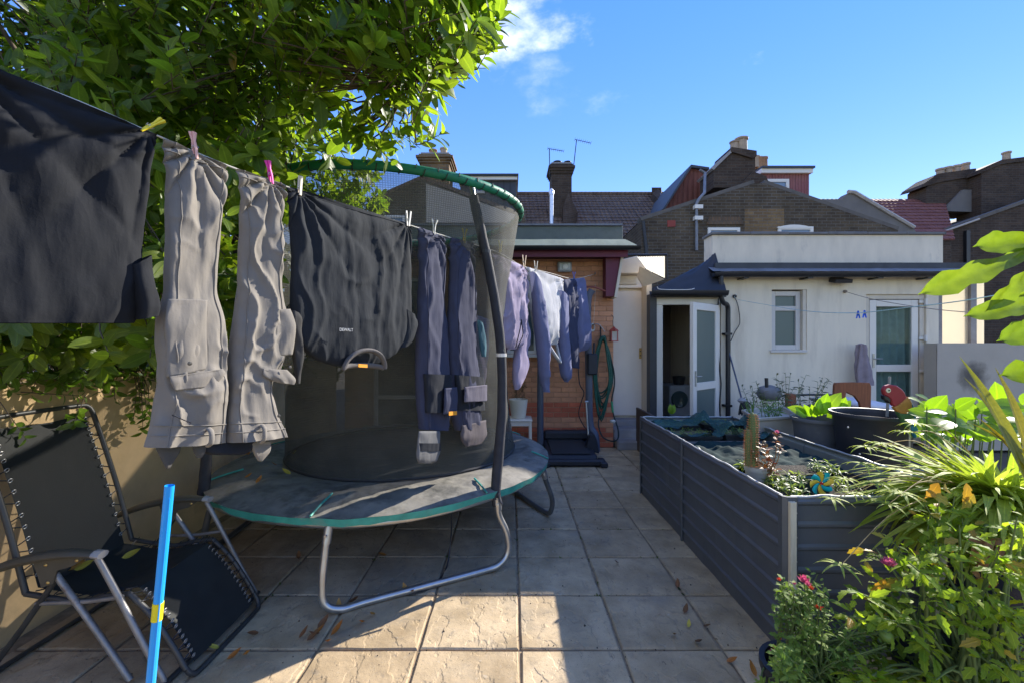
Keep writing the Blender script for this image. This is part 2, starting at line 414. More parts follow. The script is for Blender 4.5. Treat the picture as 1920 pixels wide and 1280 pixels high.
maroon = M('maroon_paint', (.14, .025, .05), .5, .15, 5)
glass_dark = glassmat('dark_window_glass', (.05, .085, .085), .12)
glass_sky = glassmat('sky_window_glass', (.16, .25, .36), .08)
glass_frost = glassmat('frosted_door_glass', (.085, .13, .12), .3)
glass_clear = glassmat('clear_door_glass', (.03, .05, .05), .05, alpha=.18)
steel = M('galvanised_steel', (.46, .46, .45), .34, .15, 9, .15, 60, metal=.85)
brass_m = M('brass', (.55, .36, .12), .35, .1, 9, metal=.8)
stock_brick = brickmat('sooty_stock_brick', (.135, .10, .062), (.085, .064, .045), (.155, .14, .115), soot=(.5, .48, .46))
dark_brick = brickmat('dark_brown_brick', (.10, .068, .048), (.062, .045, .035), (.10, .085, .07), soot=(.55, .52, .5))
yellow_brick = brickmat('yellow_stock_brick', (.27, .175, .085), (.17, .11, .06), (.20, .17, .13))
brown_tile = tilemat('brown_roof_tile', (.13, .085, .06), (.20, .145, .11))
red_tile = tilemat('red_roof_tile', (.19, .075, .06), (.25, .11, .09))
pink_tile = tilemat('pink_hung_tile', (.27, .10, .10), (.32, .15, .14), .17)
pot_clay = M('chimney_pot_clay', (.36, .20, .11), .85, .2, 8, .3, 60)
pot_pale = M('pale_chimney_pot', (.40, .30, .21), .85, .2, 8, .3, 60)
slate_cl = M('dark_slate_cladding', (.06, .068, .08), .6, .12, 5, .2, 40)
concrete = M('step_concrete', (.30, .28, .27), .9, .12, 5, .4, 90)
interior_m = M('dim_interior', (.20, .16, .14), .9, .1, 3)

# ------------------------------------------------------------------ ground and paving
g = MB().quad((-400, -200, -.045), (400, -200, -.045), (400, 900, -.045), (-400, 900, -.045)).build('ground', earth_m, kind='structure')
patio = MB().box(-2.75, 4.2, -1.6, 9.0, -.04, -.010).build('patio', joint_m, kind='structure')
COLP, ROWP = .515, .4715
slab_vars = []
for k in range(8):
    rr = random.Random(100 + k); bm = bmesh.new()
    hx, hy, n = COLP / 2 - .006, ROWP / 2 - .006, 4
    ring = []
    for (ax, ay), (bx_, by) in (((-1, -1), (1, -1)), ((1, -1), (1, 1)), ((1, 1), (-1, 1)), ((-1, 1), (-1, -1))):
        for i in range(n):
            t = i / n; ring.append((lerp(ax, bx_, t) * hx + rr.uniform(-.0022, .0022), lerp(ay, by, t) * hy + rr.uniform(-.0022, .0022)))
    N = len(ring)
    low = [bm.verts.new((x, y, -.03)) for x, y in ring]
    mid = [bm.verts.new((x * .997, y * .997, -.0055 + rr.uniform(-.0015, .0015))) for x, y in ring]
    top = [bm.verts.new((x * (1 - .008 / hx), y * (1 - .008 / hy), rr.uniform(-.001, .0012))) for x, y in ring]
    cen = bm.verts.new((rr.uniform(-.05, .05), rr.uniform(-.05, .05), .001))
    for i in range(N):
        j = (i + 1) % N
        bm.faces.new((low[i], low[j], mid[j], mid[i])); bm.faces.new((mid[i], mid[j], top[j], top[i])); bm.faces.new((top[i], top[j], cen))
    bmesh.ops.recalc_face_normals(bm, faces=bm.faces)
    me = bpy.data.meshes.new('paving_slab'); bm.to_mesh(me); bm.free(); me.materials.append(slab_m); slab_vars.append(me)
for i in range(-5, 5):
    for j in range(-4, 9):
        x0 = .045 + COLP * i; y0 = 2.168 + ROWP * j
        if x0 > 2.2: continue
        rx, ry = rnd.uniform(-.0035, .0035), rnd.uniform(-.0035, .0035)
        mw = Matrix.Translation((x0 + COLP / 2, y0 + ROWP / 2, rnd.uniform(-.002, .002))) @ Matrix.Rotation(rx, 4, 'X') @ Matrix.Rotation(ry, 4, 'Y')
        mw = mw @ Matrix.Rotation(math.pi * rnd.choice((0, 1)), 4, 'Z')
        place('paving_slab', rnd.choice(slab_vars), patio, mw)

# ------------------------------------------------------------------ low rendered garden wall on the left
gw = thing('garden_wall', 'low tan rendered garden wall behind the reclining chair, laurel hanging over it', 'wall', (-2.65, 3.2, 0))
def wallface(u, v):
    y = lerp(-1.0, 6.4, u); z = lerp(-.02, 1.36, v)
    return Vector((-2.62 + .012 * nz(y * 1.7, z * 1.7, 3), y, z + (0.012 * nz(y * 2.2, 9) if v == 1 else 0)))
mb = MB().grid(wallface, 60, 14); mb.build('wall_face', render_tan, gw, smooth='all')
mb = MB().box(-2.83, -2.63, -1.0, 6.4, -.02, 1.345); mb.build('wall_core', render_tan, gw)
def cop(u, v):
    y = lerp(-1.0, 6.4, u); a = lerp(0, math.pi, v)
    return Vector((-2.725 + math.cos(a) * .112 + .006 * nz(y * 3, v), y, 1.335 + .03 * math.sin(a) ** .5 + .008 * nz(y * 2.5, 4)))
MB().grid(cop, 60, 8).build('coping', M('weathered_coping', (.30, .24, .16), .95, .25, 5, .5, 40), gw, smooth='all')

# ------------------------------------------------------------------ brick outhouse
ZS = 6.42
sh = thing('brick_outhouse', 'orange brick outhouse with flat felt roof and overhanging cream eave', 'outhouse', (-.3, ZS, 0))
XL, XR = -2.5, PX(1150, ZS)
wx0, wx1, wz0, wz1 = PX(950, ZS), PX(1008, ZS), PZ(664, ZS), PZ(520, ZS)      # window opening
dx0, dx1, dz1 = PX(700, ZS), PX(792, ZS), PZ(520, ZS)                          # glazed door opening seen through the net
mb = MB()
mb.box(XL, dx0, ZS + .004, ZS + .2, 0, 2.9); mb.box(dx0, dx1, ZS + .004, ZS + .2, dz1, 2.9)
mb.box(dx1, wx0, ZS + .004, ZS + .2, 0, 2.9); mb.box(wx0, wx1, ZS + .004, ZS + .2, 0, wz0); mb.box(wx0, wx1, ZS + .004, ZS + .2, wz1, 2.9)
mb.box(wx1, XR, ZS + .004, ZS + .2, 0, 2.9)
wall = mb.build('wall', shed_mortar, sh)
MB().box(XR - .2, XR - .003, ZS + .2, 9.2, 0, 2.9).box(XL, XL + .2, ZS + .2, 9.2, 0, 2.9).box(XL, XR, 9.2, 9.4, 0, 2.9).build('side_wall', brickmat('outhouse_side_brick', (.40, .15, .07), (.34, .11, .05), (.3, .2, .14)), sh)
bm_o = MB().box(-.1075, .1075, 0, .1, 0, .065).mesh('brick', shed_brick, bevel=.004)
bm_r = MB().box(-.1075, .1075, 0, .1, 0, .065).mesh('brick', red_brick, bevel=.004)
half_o = MB().box(-.05, .05, 0, .1, 0, .065).mesh('brick', shed_brick, bevel=.004)
rest = MB(); nb = 0
for c in range(38):
    z = .006 + c * .0755
    off = .1125 if c % 2 else 0
    k = 0
    while True:
        x = XR - .1075 - .002 - off - k * .225 + (0 if off == 0 else 0); k += 1
        if x < XL + .1: break
        def hit(a, b, zt): return x + .11 > a and x - .11 < b and z + .065 > zt[0] and z < zt[1]
        if hit(wx0, wx1, (wz0, wz1)) or hit(dx0, dx1, (0, dz1)): continue
        if x > PX(948, ZS) and nb < 300 and z < 2.84:
            place('brick', bm_r if c in (6, 7, 8) or (c < 4) else bm_o, wall, Matrix.Translation((x, ZS - .004 + rnd.uniform(-.002, .002), z))); nb += 1
        elif z < 2.84:
            rest.box(x - .1075, x + .1075, ZS - .004, ZS + .05, z, z + .065)
    if off: place('brick', half_o, wall, Matrix.Translation((XR - .052, ZS - .004, z)))
rest.build('brickwork', shed_brick, wall, kind='stuff')
# window
def window(parent, x0, x1, z0, z1, y, mat=upvc, glass=glass_dark, fw=.055, transom=None, mullion=None, sill=True, name='window', depth=.07):
    m = MB().box(x0, x0 + fw, y, y + depth, z0, z1).box(x1 - fw, x1, y, y + depth, z0, z1)
    m.box(x0 + fw, x1 - fw, y, y + depth, z0, z0 + fw).box(x0 + fw, x1 - fw, y, y + depth, z1 - fw, z1)
    if transom: m.box(x0 + fw, x1 - fw, y + .002, y + depth, transom - fw * .5, transom + fw * .5)
    if mullion: m.box(mullion - fw * .5, mullion + fw * .5, y + .004, y + depth, z0 + fw, z1 - fw)
    wd = m.build(name, mat, parent, bevel=.004)
    zs = [z0 + fw] + ([transom - fw * .5, transom + fw * .5] if transom else []) + [z1 - fw]
    xs = [x0 + fw] + ([mullion - fw * .5, mullion + fw * .5] if mullion else []) + [x1 - fw]
    for a in range(0, len(zs), 2):
        for b in range(0, len(xs), 2):
            bx('pane', glass, wd, xs[b], xs[b + 1], y + depth * .45, y + depth * .6, zs[a], zs[a + 1])
    if sill: bx('sill', mat, wd, x0 - .05, x1 + .05, y - .09, y + depth * .4, z0 - .045, z0 - .003, bevel=.005)
    return wd
window(sh, wx0, wx1, wz0, wz1, ZS + .03, transom=lerp(wz0, wz1, .68))
window(sh, dx0, dx1, .05, dz1, ZS + .03, transom=.75, sill=False, name='glazed_door')
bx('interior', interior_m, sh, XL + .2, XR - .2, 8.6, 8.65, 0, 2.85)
# roof: felt deck, cream drip edge, gutter, maroon soffit
rx1 = PX(1197, 6.1)
bx('roof_deck', felt_m, sh, XL, PX(1180, 6.25), 6.25, 9.4, 2.98, 3.05)
mb = MB().box(XL, PX(1168, 6.28), 6.28, 6.44, 3.055, PZ(424, 6.28)); mb.build('parapet', greenfelt, sh, bevel=.01)
bx('parapet_cap', lead_m, sh, XL, PX(1166, 6.26) + .01, 6.255, 6.46, PZ(424, 6.28) + .002, PZ(424, 6.28) + .028)
mb = MB()
mb.grid(lambda u, v: Vector((lerp(XL, rx1 - .02 - .17 * v, u), lerp(6.055, 6.10, v), lerp(PZ(461, 6.06), PZ(449, 6.10), v) + .008 * nz(u * 14, v))), 40, 3)
mb.build('drip_sheet', M('cream_roof_sheet', (.80, .70, .43), .75, .12, 7, .3, 40, dirt=(.22, .19, .12), ds=9, dlo=.62, dhi=.8), sh)
bx('deck_edge', felt_m, sh, XL, rx1 - .14, 6.12, 6.27, PZ(462, 6.12), PZ(455, 6.12))
mb = MB().grid(lambda u, v: Vector((lerp(XL, rx1, u), 6.03 + .055 * math.cos(math.pi * (1 + v)), PZ(462, 6.03) - .055 * math.sin(math.pi * v))), 4, 10)
mb.build('gutter', black_pl, sh, smooth='all')
bx('fascia', maroon, sh, XL, rx1 - .15, 6.10, 6.13, PZ(482, 6.1), PZ(463, 6.1))
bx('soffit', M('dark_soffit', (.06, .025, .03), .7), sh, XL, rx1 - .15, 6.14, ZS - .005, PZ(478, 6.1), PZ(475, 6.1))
bx('frieze_board', black_pl, sh, XL, XR, ZS - .03, ZS - .008, PZ(484, ZS), PZ(474, ZS))
# side gable board under the eave
poly = [P(1136, 474, 6.2), P(1166, 474, 6.2), P(1152, 556, 6.2), P(1136, 556, 6.2)]
mb = MB().prism(poly, (0, .25, 0)); bk = mb.build('bracket_board', maroon, sh)
MB().prism([P(1166, 473, 6.17), P(1171, 473, 6.17), P(1157, 558, 6.17), P(1152, 558, 6.17)], (0, .3, 0)).build('edge_trim', cream, bk)
# bulkhead lamp on the outhouse
lp = thing('bulkhead_light', 'small grey bulkhead lamp on the brick wall above the washing line', 'lamp', P(1058, 503, ZS))
c = P(1058, 502, ZS)
bx('housing', M('grey_lamp_metal', (.32, .33, .33), .5), lp, c.x - .105, c.x + .105, ZS - .07, ZS - .012, c.z - .075, c.z + .075, bevel=.012)
bx('lens', M('ribbed_lens', (.5, .52, .5), .25), lp, c.x - .082, c.x + .082, ZS - .078, ZS - .0705, c.z - .052, c.z + .052, bevel=.004)
MB().lathe([(.0, -.02), (.04, -.016), (.045, 0)], (c.x, ZS - .0785, c.z), 14, (1, 0, 0), (0, 0, 1), (0, 1, 0)).build('bulb_cover', M('lamp_bulb', (.7, .7, .66), .3), lp, smooth=True)

# ------------------------------------------------------------------ white side passage wall with door and steps
ZD = 7.0
pw = thing('side_passage', 'white passage wall with plain white door, vent and cream canopy between outhouse and house', 'passage', (PX(1180, ZD), ZD, 0))
xa, xb, xd0, xd1 = XR - .003 + .02, PX(1224, ZD), PX(1145, ZD), PX(1203, ZD)
MB().box(xa, xb, ZD + .05, ZD + .25, 0, 2.75).build('wall', white_m, pw)
dr = bx('door', M('white_door_paint', (.80, .70, .58), .45, .03), pw, xd0, xd1, ZD - .01, ZD + .045, PZ(778, ZD), PZ(546, ZD), bevel=.006)
MB().box(xd1 + .003, xd1 + .07, ZD - .03, ZD + .048, PZ(778, ZD), PZ(541, ZD)).box(xa, xd1 + .07, ZD - .028, ZD + .047, PZ(541, ZD) + .002, PZ(535, ZD)).build('door_frame', upvc, dr, bevel=.006)
hp = bx('lock_plate', brass_m, dr, PX(1200, ZD) - .02, PX(1200, ZD) + .02, ZD - .02, ZD - .0105, PZ(672, ZD), PZ(652, ZD), bevel=.003)
for yy in (658, 666): MB().lathe([(.0, -.008), (.009, -.008), (.011, 0)], (PX(1200, ZD), ZD - .0205, PZ(yy, ZD)), 10, (1, 0, 0), (0, 0, 1), (0, 1, 0)).build('keyhole', black_pl, dr)
MB().tube([P(1212, 535, 6.9), P(1211, 790, 6.9)], .035, 10).build('waste_pipe', cream, pw, smooth=True)
MB().tube([P(1220, 545, 6.9), P(1219, 790, 6.9)], .022, 10).build('waste_pipe', upvc, pw, smooth=True)
vt = bx('vent', upvc, pw, PX(1158, 6.98), PX(1196, 6.98), ZD + .0, ZD + .047, PZ(533, 6.98), PZ(512, 6.98))
for k in range(5):
    zz = lerp(PZ(532, 6.98), PZ(513, 6.98), (k + .5) / 5)
    MB().obox((PX(1177, 6.98), ZD - .008, zz), (.155, 0, 0), (0, .012, .006), (0, -.002, .008)).build('louvre', upvc, vt)
# canopy: cream fascia box with ribbed clear sheet
MB().prism([P(1160, 505, 6.75), P(1168, 486, 6.75), P(1195, 480, 6.75), P(1210, 500, 6.75), P(1210, 513, 6.75), P(1160, 513, 6.75)], (0, .25, 0)).build('canopy_box', cream, pw, bevel=.01)
def trmat(name, col, a=.5):
    m, t, b = nodes(name); b.inputs['Base Color'].default_value = (*col, 1); b.inputs['Roughness'].default_value = .4
    tr = t.nodes.new('ShaderNodeBsdfTranslucent'); tr.inputs['Color'].default_value = (*col, 1)
    ms = t.nodes.new('ShaderNodeMixShader'); ms.inputs[0].default_value = a
    t.links.new(b.outputs[0], ms.inputs[1]); t.links.new(tr.outputs[0], ms.inputs[2]); t.links.new(ms.outputs[0], t.nodes['Material Output'].inputs['Surface'])
    return m
poly_m = trmat('ribbed_polycarbonate', (.72, .68, .58), .6)
a, b_, c_, d_ = P(1196, 482, 6.6), P(1247, 481, 6.3), P(1247, 522, 6.3), P(1228, 530, 6.6)
mb = MB()
mb.grid(lambda u, v: a.lerp(b_, u).lerp(P(1212, 505, 6.6).lerp(c_, u), v) + Vector((0, .008 * math.sin(u * 70), 0)), 60, 4)
mb.build('ribbed_sheet', poly_m, pw, smooth='all')
MB().tube([P(1160, 479, 6.28), P(1250, 478, 6.28), P(1251, 524, 6.28)], .018, 8).build('canopy_rail', black_pl, pw)
MB().prism([P(1200, 500, 6.5), P(1246, 524, 6.32), P(1206, 538, 6.6), P(1196, 520, 6.6)], (0, .03, 0)).build('canopy_brace', cream, pw)
st = thing('door_steps', 'grey concrete steps below the white passage door', 'steps', (PX(1175, 6.7), 6.7, 0))
zst = [PZ(782, ZD), .26, .13]
for k, (yy, z1) in enumerate(((6.78, zst[0]), (6.5, zst[1]), (6.25, zst[2]))):
    bx('step', concrete, st, XR + .025, xb + .2, yy, ZD + .0 if k == 0 else (6.78, 6.5)[k - 1] - .002, 0, z1, bevel=.012)

# ------------------------------------------------------------------ white rendered house extension
ZH = 6.7
ho = thing('white_extension', 'white rendered single storey house extension with stained parapet and dark gutter', 'house', (5.0, ZH, 0))
hx0, hx1 = PX(1352, ZH), PX(1760, ZH)
fz = .27
wnx0, wnx1, wnz0, wnz1 = PX(1447, ZH), PX(1513, ZH), PZ(659, ZH), PZ(543, ZH)
drx0, drx1, drz1 = PX(1624, ZH), PX(1737, ZH), PZ(552, ZH)
Zt = 2.72
mb = MB()
mb.box(hx0, wnx0, ZH, ZH + .28, 0, Zt).box(wnx0, wnx1, ZH, ZH + .28, 0, wnz0).box(wnx0, wnx1, ZH, ZH + .28, wnz1, Zt)
mb.box(wnx1, drx0, ZH, ZH + .28, 0, Zt).box(drx0, drx1, ZH, ZH + .28, drz1, Zt).box(drx0, drx1, ZH, ZH + .28, 0, fz - .02)
mb.box(drx1, hx1, ZH, ZH + .28, 0, Zt)
hw = mb.build('wall', white_m, ho)
MB().box(hx0, hx0 + .2, ZH + .28, 9.8, 0, Zt).box(hx1 - .2, hx1, ZH + .28, 9.8, 0, Zt).box(hx0, hx1, 9.8, 10.0, 0, Zt).build('rear_wall', white_m, ho)
bx('floor', M('interior_floor', (.16, .11, .08), .6), ho, hx0 + .2, hx1 - .2, ZH + .28, 9.8, fz - .06, fz - .01)
bx('roof_slab', felt_m, ho, hx0 - .12, PX(1858, 6.6), 6.62, 10.2, Zt + .004, Zt + .09)
# gutter and lead lip
zg = PZ(515, 6.5)
MB().grid(lambda u, v: Vector((lerp(PX(1338, 6.5), PX(1858, 6.5), u), 6.5 + .06 * math.cos(math.pi * (1 + v)), zg + .03 - .07 * math.sin(math.pi * v))), 6, 10).build('gutter', black_pl, ho, smooth='all')
MB().grid(lambda u, v: Vector((lerp(PX(1336, 6.52), PX(1858, 6.52), u), lerp(6.50, 6.78, v), lerp(zg + .05, PZ(499, 6.78) + .02, v) + .006 * nz(u * 30, v * 2))), 60, 4).build('lead_lip', lead_m, ho, smooth='all')
for px in (1400, 1520, 1652, 1745): bx('gutter_bracket', black_pl, ho, PX(px, 6.5) - .04, PX(px, 6.5) + .04, 6.5, ZH - .002, zg - .055, zg - .035)
# parapet
px0, px1, pz1 = PX(1336, 6.80), PX(1768, 6.80), PZ(441, 6.80)
MB().box(px0, px1, 6.80, 7.0, Zt + .09, pz1).box(px0, px0 + .2, 7.0, 7.1, Zt + .09, pz1).box(px1 - .2, px1, 7.0, 9.6, Zt + .09, pz1).build('parapet', parapet_m, ho)
cp = M('weathered_coping_stone', (.17, .165, .16), .9, .3, 4, .5, 50)
xx = px0 - .03
while xx < px1 + .02:
    L = min(.62, px1 + .03 - xx)
    bx('coping_stone', cp, ho, xx, xx + L - .006, 6.765 + rnd.uniform(-.004, .004), 7.03, pz1 + .003, pz1 + .045 + rnd.uniform(-.004, .004), bevel=.006); xx += L
bx('coping_return', cp, ho, px1 - .23, px1 + .02, 7.035, 9.6, pz1 + .003, pz1 + .045)
bx('coping_return', cp, ho, px0 - .02, px0 + .23, 7.035, 7.12, pz1 + .003, pz1 + .045)
# kitchen window (frosted)
frame_cream = M('aged_window_frame', (.62, .58, .52), .45, .04)
window(ho, wnx0 + .02, wnx1 - .06, wnz0 + .03, wnz1 - .02, ZH + .06, mat=frame_cream, glass=glass_frost, fw=.075, transom=PZ(578, ZH), sill=True)
bx('window_reveal', cream, ho, wnx1 - .058, wnx1 - .002, ZH + .01, ZH + .2, wnz0 + .02, wnz1 - .002)
# right glazed door with net curtain
fd = MB(); f_ = .075
fd.box(drx0 + .002, drx0 + f_, ZH + .03, ZH + .1, fz, drz1 - .002).box(drx1 - f_, drx1 - .002, ZH + .03, ZH + .1, fz, drz1 - .002).box(drx0 + f_, drx1 - f_, ZH + .03, ZH + .1, drz1 - f_, drz1 - .002)
fr = fd.build('door_frame', cream, ho, bevel=.005)
def glazed_leaf(parent, o, ux, w, z0, z1, midz, glass, mat=upvc, st=.105, mr_=.11, name='door_leaf', th=.055, handle_side=0):
    """o: bottom hinge corner, ux: unit vector along the leaf"""
    uy = Vector((-ux.y, ux.x, 0)); 
    def bb(m, a0, a1, b0, b1, t0=-.5, t1=.5):
        c = o + ux * ((a0 + a1) / 2) + uy * (th * (t0 + t1) / 2); c.z = (b0 + b1) / 2
        m.obox(c, ux * ((a1 - a0) / 2), uy * (th * (t1 - t0) / 2), Vector((0, 0, (b1 - b0) / 2)))
    m = MB(); bb(m, 0, st, z0, z1); bb(m, w - st, w, z0, z1); bb(m, st, w - st, z1 - st, z1); bb(m, st, w - st, z0, z0 + st * 1.3); bb(m, st, w - st, midz - mr_ / 2, midz + mr_ / 2)
    lf = m.build(name, mat, parent, bevel=.005)
    m = MB(); bb(m, st, w - st, midz + mr_ / 2, z1 - st, -.12, .12); m.build('pane', glass, lf)
    m = MB(); bb(m, st, w - st, z0 + st * 1.3, midz - mr_ / 2, -.12, .12); m.build('pane', glass, lf)
    hs_ = w - st / 2 if handle_side else st / 2
    for sgn in (-1, 1):
        c = o + ux * hs_ + uy * (sgn * (th / 2 + .008)); c.z = midz + .12
        hd = MB().obox(c, ux * .014, uy * .006, Vector((0, 0, .11)))
        d = -1 if handle_side else 1
        c2 = c + uy * (sgn * .03) + Vector((0, 0, .03))
        hd.tube([c + Vector((0, 0, .03)), c2, c2 + ux * (d * .12)], .008, 8)
        hd.build('handle', steel, lf, smooth=True)
    return lf
glazed_leaf(ho, Vector((drx1 - f_ - .02, ZH + .06, 0)), Vector((-1, 0, 0)), drx1 - drx0 - 2 * f_ - .03, fz + .03, drz1 - f_ - .01, PZ(690, ZH), glass_clear, handle_side=1)
mb = MB().grid(lambda u, v: Vector((lerp(drx0 + .15, drx1 - .12, u), ZH + .15 + .028 * math.sin(u * 34 + 1.5 * math.sin(v * 2)) + .015 * nz(u * 9, v * 2), lerp(fz + .02, drz1 - .1, v))), 120, 10)
mb.build('net_curtain', clothmat('net_curtain_cloth', (.62, .72, .68), .3), ho, smooth='all')
for py in (566, 634, 695, 752):
    c = P(1731, py, ZH)
    hg = MB().box(c.x - .05, c.x + .055, ZH + .004, ZH + .028, c.z - .022, c.z + .022).box(c.x + .012, c.x + .045, ZH - .03, ZH + .0035, c.z - .05, c.z + .05)
    hg.build('hinge', upvc, fr, bevel=.004)
# interior back drop rooms
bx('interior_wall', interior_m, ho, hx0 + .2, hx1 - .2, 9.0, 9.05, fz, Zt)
# translucent side screen to the right, lit from behind
sc_ = thing('glazed_side_screen', 'bright backlit white side screen right of the curtained door under the eave', 'screen', (PX(1810, 6.7), 6.7, 0))
blind = trmat('white_blind', (.80, .76, .66), .75)
bx('blind_panel', blind, sc_, PX(1773, ZH), PX(1826, ZH), ZH + .09, ZH + .10, 1.45, PZ(523, ZH))
MB().box(PX(1760, ZH), PX(1773, ZH) - .002, ZH + .05, ZH + .15, 1.2, PZ(523, ZH)).box(PX(1827, ZH), PX(1838, ZH), ZH + .05, ZH + .15, 1.2, PZ(523, ZH)).build('mullion', M('grey_mullion', (.28, .26, .25), .5), sc_)
bx('blind_panel', blind, sc_, PX(1838, ZH) + .002, PX(1857, ZH), ZH + .09, ZH + .10, 1.45, PZ(523, ZH))
# grey yard wall on the right
yw = thing('yard_wall', 'low grey rendered yard wall with dark round stain right of the curtained door', 'wall', (PX(1900, 6.2), 6.2, 0))
yx0 = PX(1757, 6.25)
MB().grid(lambda u, v: Vector((lerp(yx0, 11.5, u), 6.25 + .006 * nz(u * 20, v * 5), lerp(0, PZ(643, 6.25), v))), 60, 12).build('wall_face', grey_render, yw, smooth='all')
MB().box(yx0, 11.5, 6.262, 6.45, 0, PZ(643, 6.25) - .004).build('wall_core', grey_render, yw)
def stainmat():
    m, t, b = nodes('damp_stain'); v = coords(t)
    ln_ = t.nodes.new('ShaderNodeVectorMath'); ln_.operation = 'LENGTH'; t.links.new(v, ln_.inputs[0])
    r = mth(t, 'ADD', ln_.outputs['Value'], ramp(t, tnoise(t, v, 9, 5), .2, .8, -.07, .07))
    fac = ramp(t, r, .05, .26, .75, 0.)
    b.inputs['Base Color'].default_value = (.13, .115, .09, 1); b.inputs['Roughness'].default_value = .95
    tr = t.nodes.new('ShaderNodeBsdfTransparent'); ms = t.nodes.new('ShaderNodeMixShader')
    t.links.new(fac, ms.inputs[0]); t.links.new(tr.outputs[0], ms.inputs[1]); t.links.new(b.outputs[0], ms.inputs[2]); t.links.new(ms.outputs[0], t.nodes['Material Output'].inputs['Surface'])
    return m
c = P(1825, 705, 6.238)
me = MB().quad((-.3, 0, -.3), (.3, 0, -.3), (.3, 0, .3), (-.3, 0, .3)).mesh('stain', stainmat())
place('stain', me, yw, Matrix.Translation(c))

# ------------------------------------------------------------------ back porch with open glazed door
po = thing('back_porch', 'small back porch with sloping black roof and open white glazed door', 'porch', (PX(1290, 6.6), 6.6, 0))
ZP = 6.6
ox0, ox1, oz1 = PX(1243, ZP), PX(1346, ZP), PZ(572, ZP)
MB().box(PX(1231, ZP), ox0, ZP, ZP + .1, fz, oz1).box(ox1, PX(1350, ZP), ZP, ZP + .1, fz, oz1).box(PX(1231, ZP), PX(1350, ZP), ZP, ZP + .1, oz1 + .002, oz1 + .09).build('door_frame', upvc, po, bevel=.005)
bx('head_panel', cream, po, PX(1229, ZP), PX(1352, ZP), ZP + .012, ZP + .12, oz1 + .092, PZ(553, ZP))
bx('sill', concrete, po, PX(1225, ZP), PX(1352, ZP), ZP - .1, ZP + .12, 0, fz - .004)
bx('corner_post', dark_pl, po, PX(1218, ZP), PX(1231, ZP) - .003, ZP - .02, ZP + .14, 0, PZ(552, ZP))
MB().box(PX(1218, ZP), PX(1218, ZP) + .08, ZP + .145, 9.6, 0, 2.5).box(PX(1218, ZP), hx0 - .003, 9.6, 9.7, 0, 2.5).build('wall', white_m, po)
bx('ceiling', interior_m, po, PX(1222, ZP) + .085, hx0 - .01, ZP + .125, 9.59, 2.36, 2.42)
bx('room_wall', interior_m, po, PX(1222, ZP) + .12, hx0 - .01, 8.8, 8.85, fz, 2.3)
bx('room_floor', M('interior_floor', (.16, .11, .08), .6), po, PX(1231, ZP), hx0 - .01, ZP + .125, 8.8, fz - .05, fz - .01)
th = R(40); lw = .80
lf = glazed_leaf(po, Vector((PX(1343, ZP), ZP - .03, 0)), Vector((-math.cos(th), -math.sin(th), 0)), lw, fz + .02, oz1 - .01, PZ(722, 6.3), glass_frost, handle_side=1)
for py in (592, 664, 730):
    c = P(1344, py, ZP - .03); MB().box(c.x - .02, c.x + .02, c.y - .03, c.y + .01, c.z - .05, c.z + .05).build('hinge', upvc, lf, bevel=.004)
# lean-to roof in black felt, gutter
r0, r1, r2, r3 = P(1222, 545, 6.42), P(1362, 545, 6.42), P(1338, 470, 7.9), P(1328, 470, 7.9)
r2 = P(1341, 474, 6.79); r3 = P(1318, 494, 6.79)
mb = MB().grid(lambda u, v: r0.lerp(r1, u).lerp(r3.lerp(r2, u), v) + Vector((0, 0, .015 * nz(u * 6, v * 5))) , 24, 16)
mb.build('felt_roof', black_pl, po, smooth='all')
MB().grid(lambda u, v: Vector((lerp(PX(1220, 6.4), PX(1364, 6.4), u), 6.4 + .055 * math.cos(math.pi * (1 + v)), PZ(548, 6.4) + .02 - .075 * math.sin(math.pi * v))), 4, 10).build('gutter', black_pl, po, smooth='all')
MB().tube([P(1232, 538, 6.36), P(1240, 543, 6.36), P(1290, 543.5, 6.36), P(1302, 541, 6.38)], .006, 6, smooth=12).build('white_cable', upvc, po)
MB().box(PX(1232, 6.5), PX(1362, 6.5), 6.5, 6.6, PZ(557, 6.5), PZ(549, 6.5)).build('fascia', black_pl, po)
dp = thing('downpipe', 'black plastic downpipe with swan neck at the corner of the white wall', 'pipe', P(1364, 790, 6.62))
MB().tube([P(1352, 510, 6.5), P(1352, 552, 6.5), P(1356, 567, 6.52), P(1364, 574, 6.6), P(1365, 600, 6.62), P(1365, 700, 6.62), P(1365, 800, 6.62)], .036, 12, smooth=40).build('pipe', black_pl, dp, smooth=True)
for py in (626, 760): MB().box(PX(1359, 6.6), PX(1372, 6.6), 6.58, 6.697, PZ(py + 2, 6.6), PZ(py - 2, 6.6)).build('clip', black_pl, dp)
MB().lathe([(.05, 0), (.05, .09)], P(1352, 553, 6.5), 12).build('socket', black_pl, dp, smooth=True)
cb_ = MB().tube([P(1347, 560, 6.58), P(1345, 620, 6.58), P(1349, 690, 6.58), P(1352, 720, 6.58), P(1349, 760, 6.58), P(1352, 790, 6.58)], .009, 6, smooth=30)
cb_.build('hanging_cable', black_pl, smooth=True, label='thin black cable hanging down beside the black downpipe', cat='cable')
MB().tube([P(1378, 558, 6.67), P(1384, 575, 6.67), P(1387, 605, 6.67), P(1378, 622, 6.67), P(1370, 640, 6.67)], .006, 6, smooth=24).build('wall_cable', black_pl, smooth=True, label='thin dark cable looping down the white wall below the line hook', cat='cable')
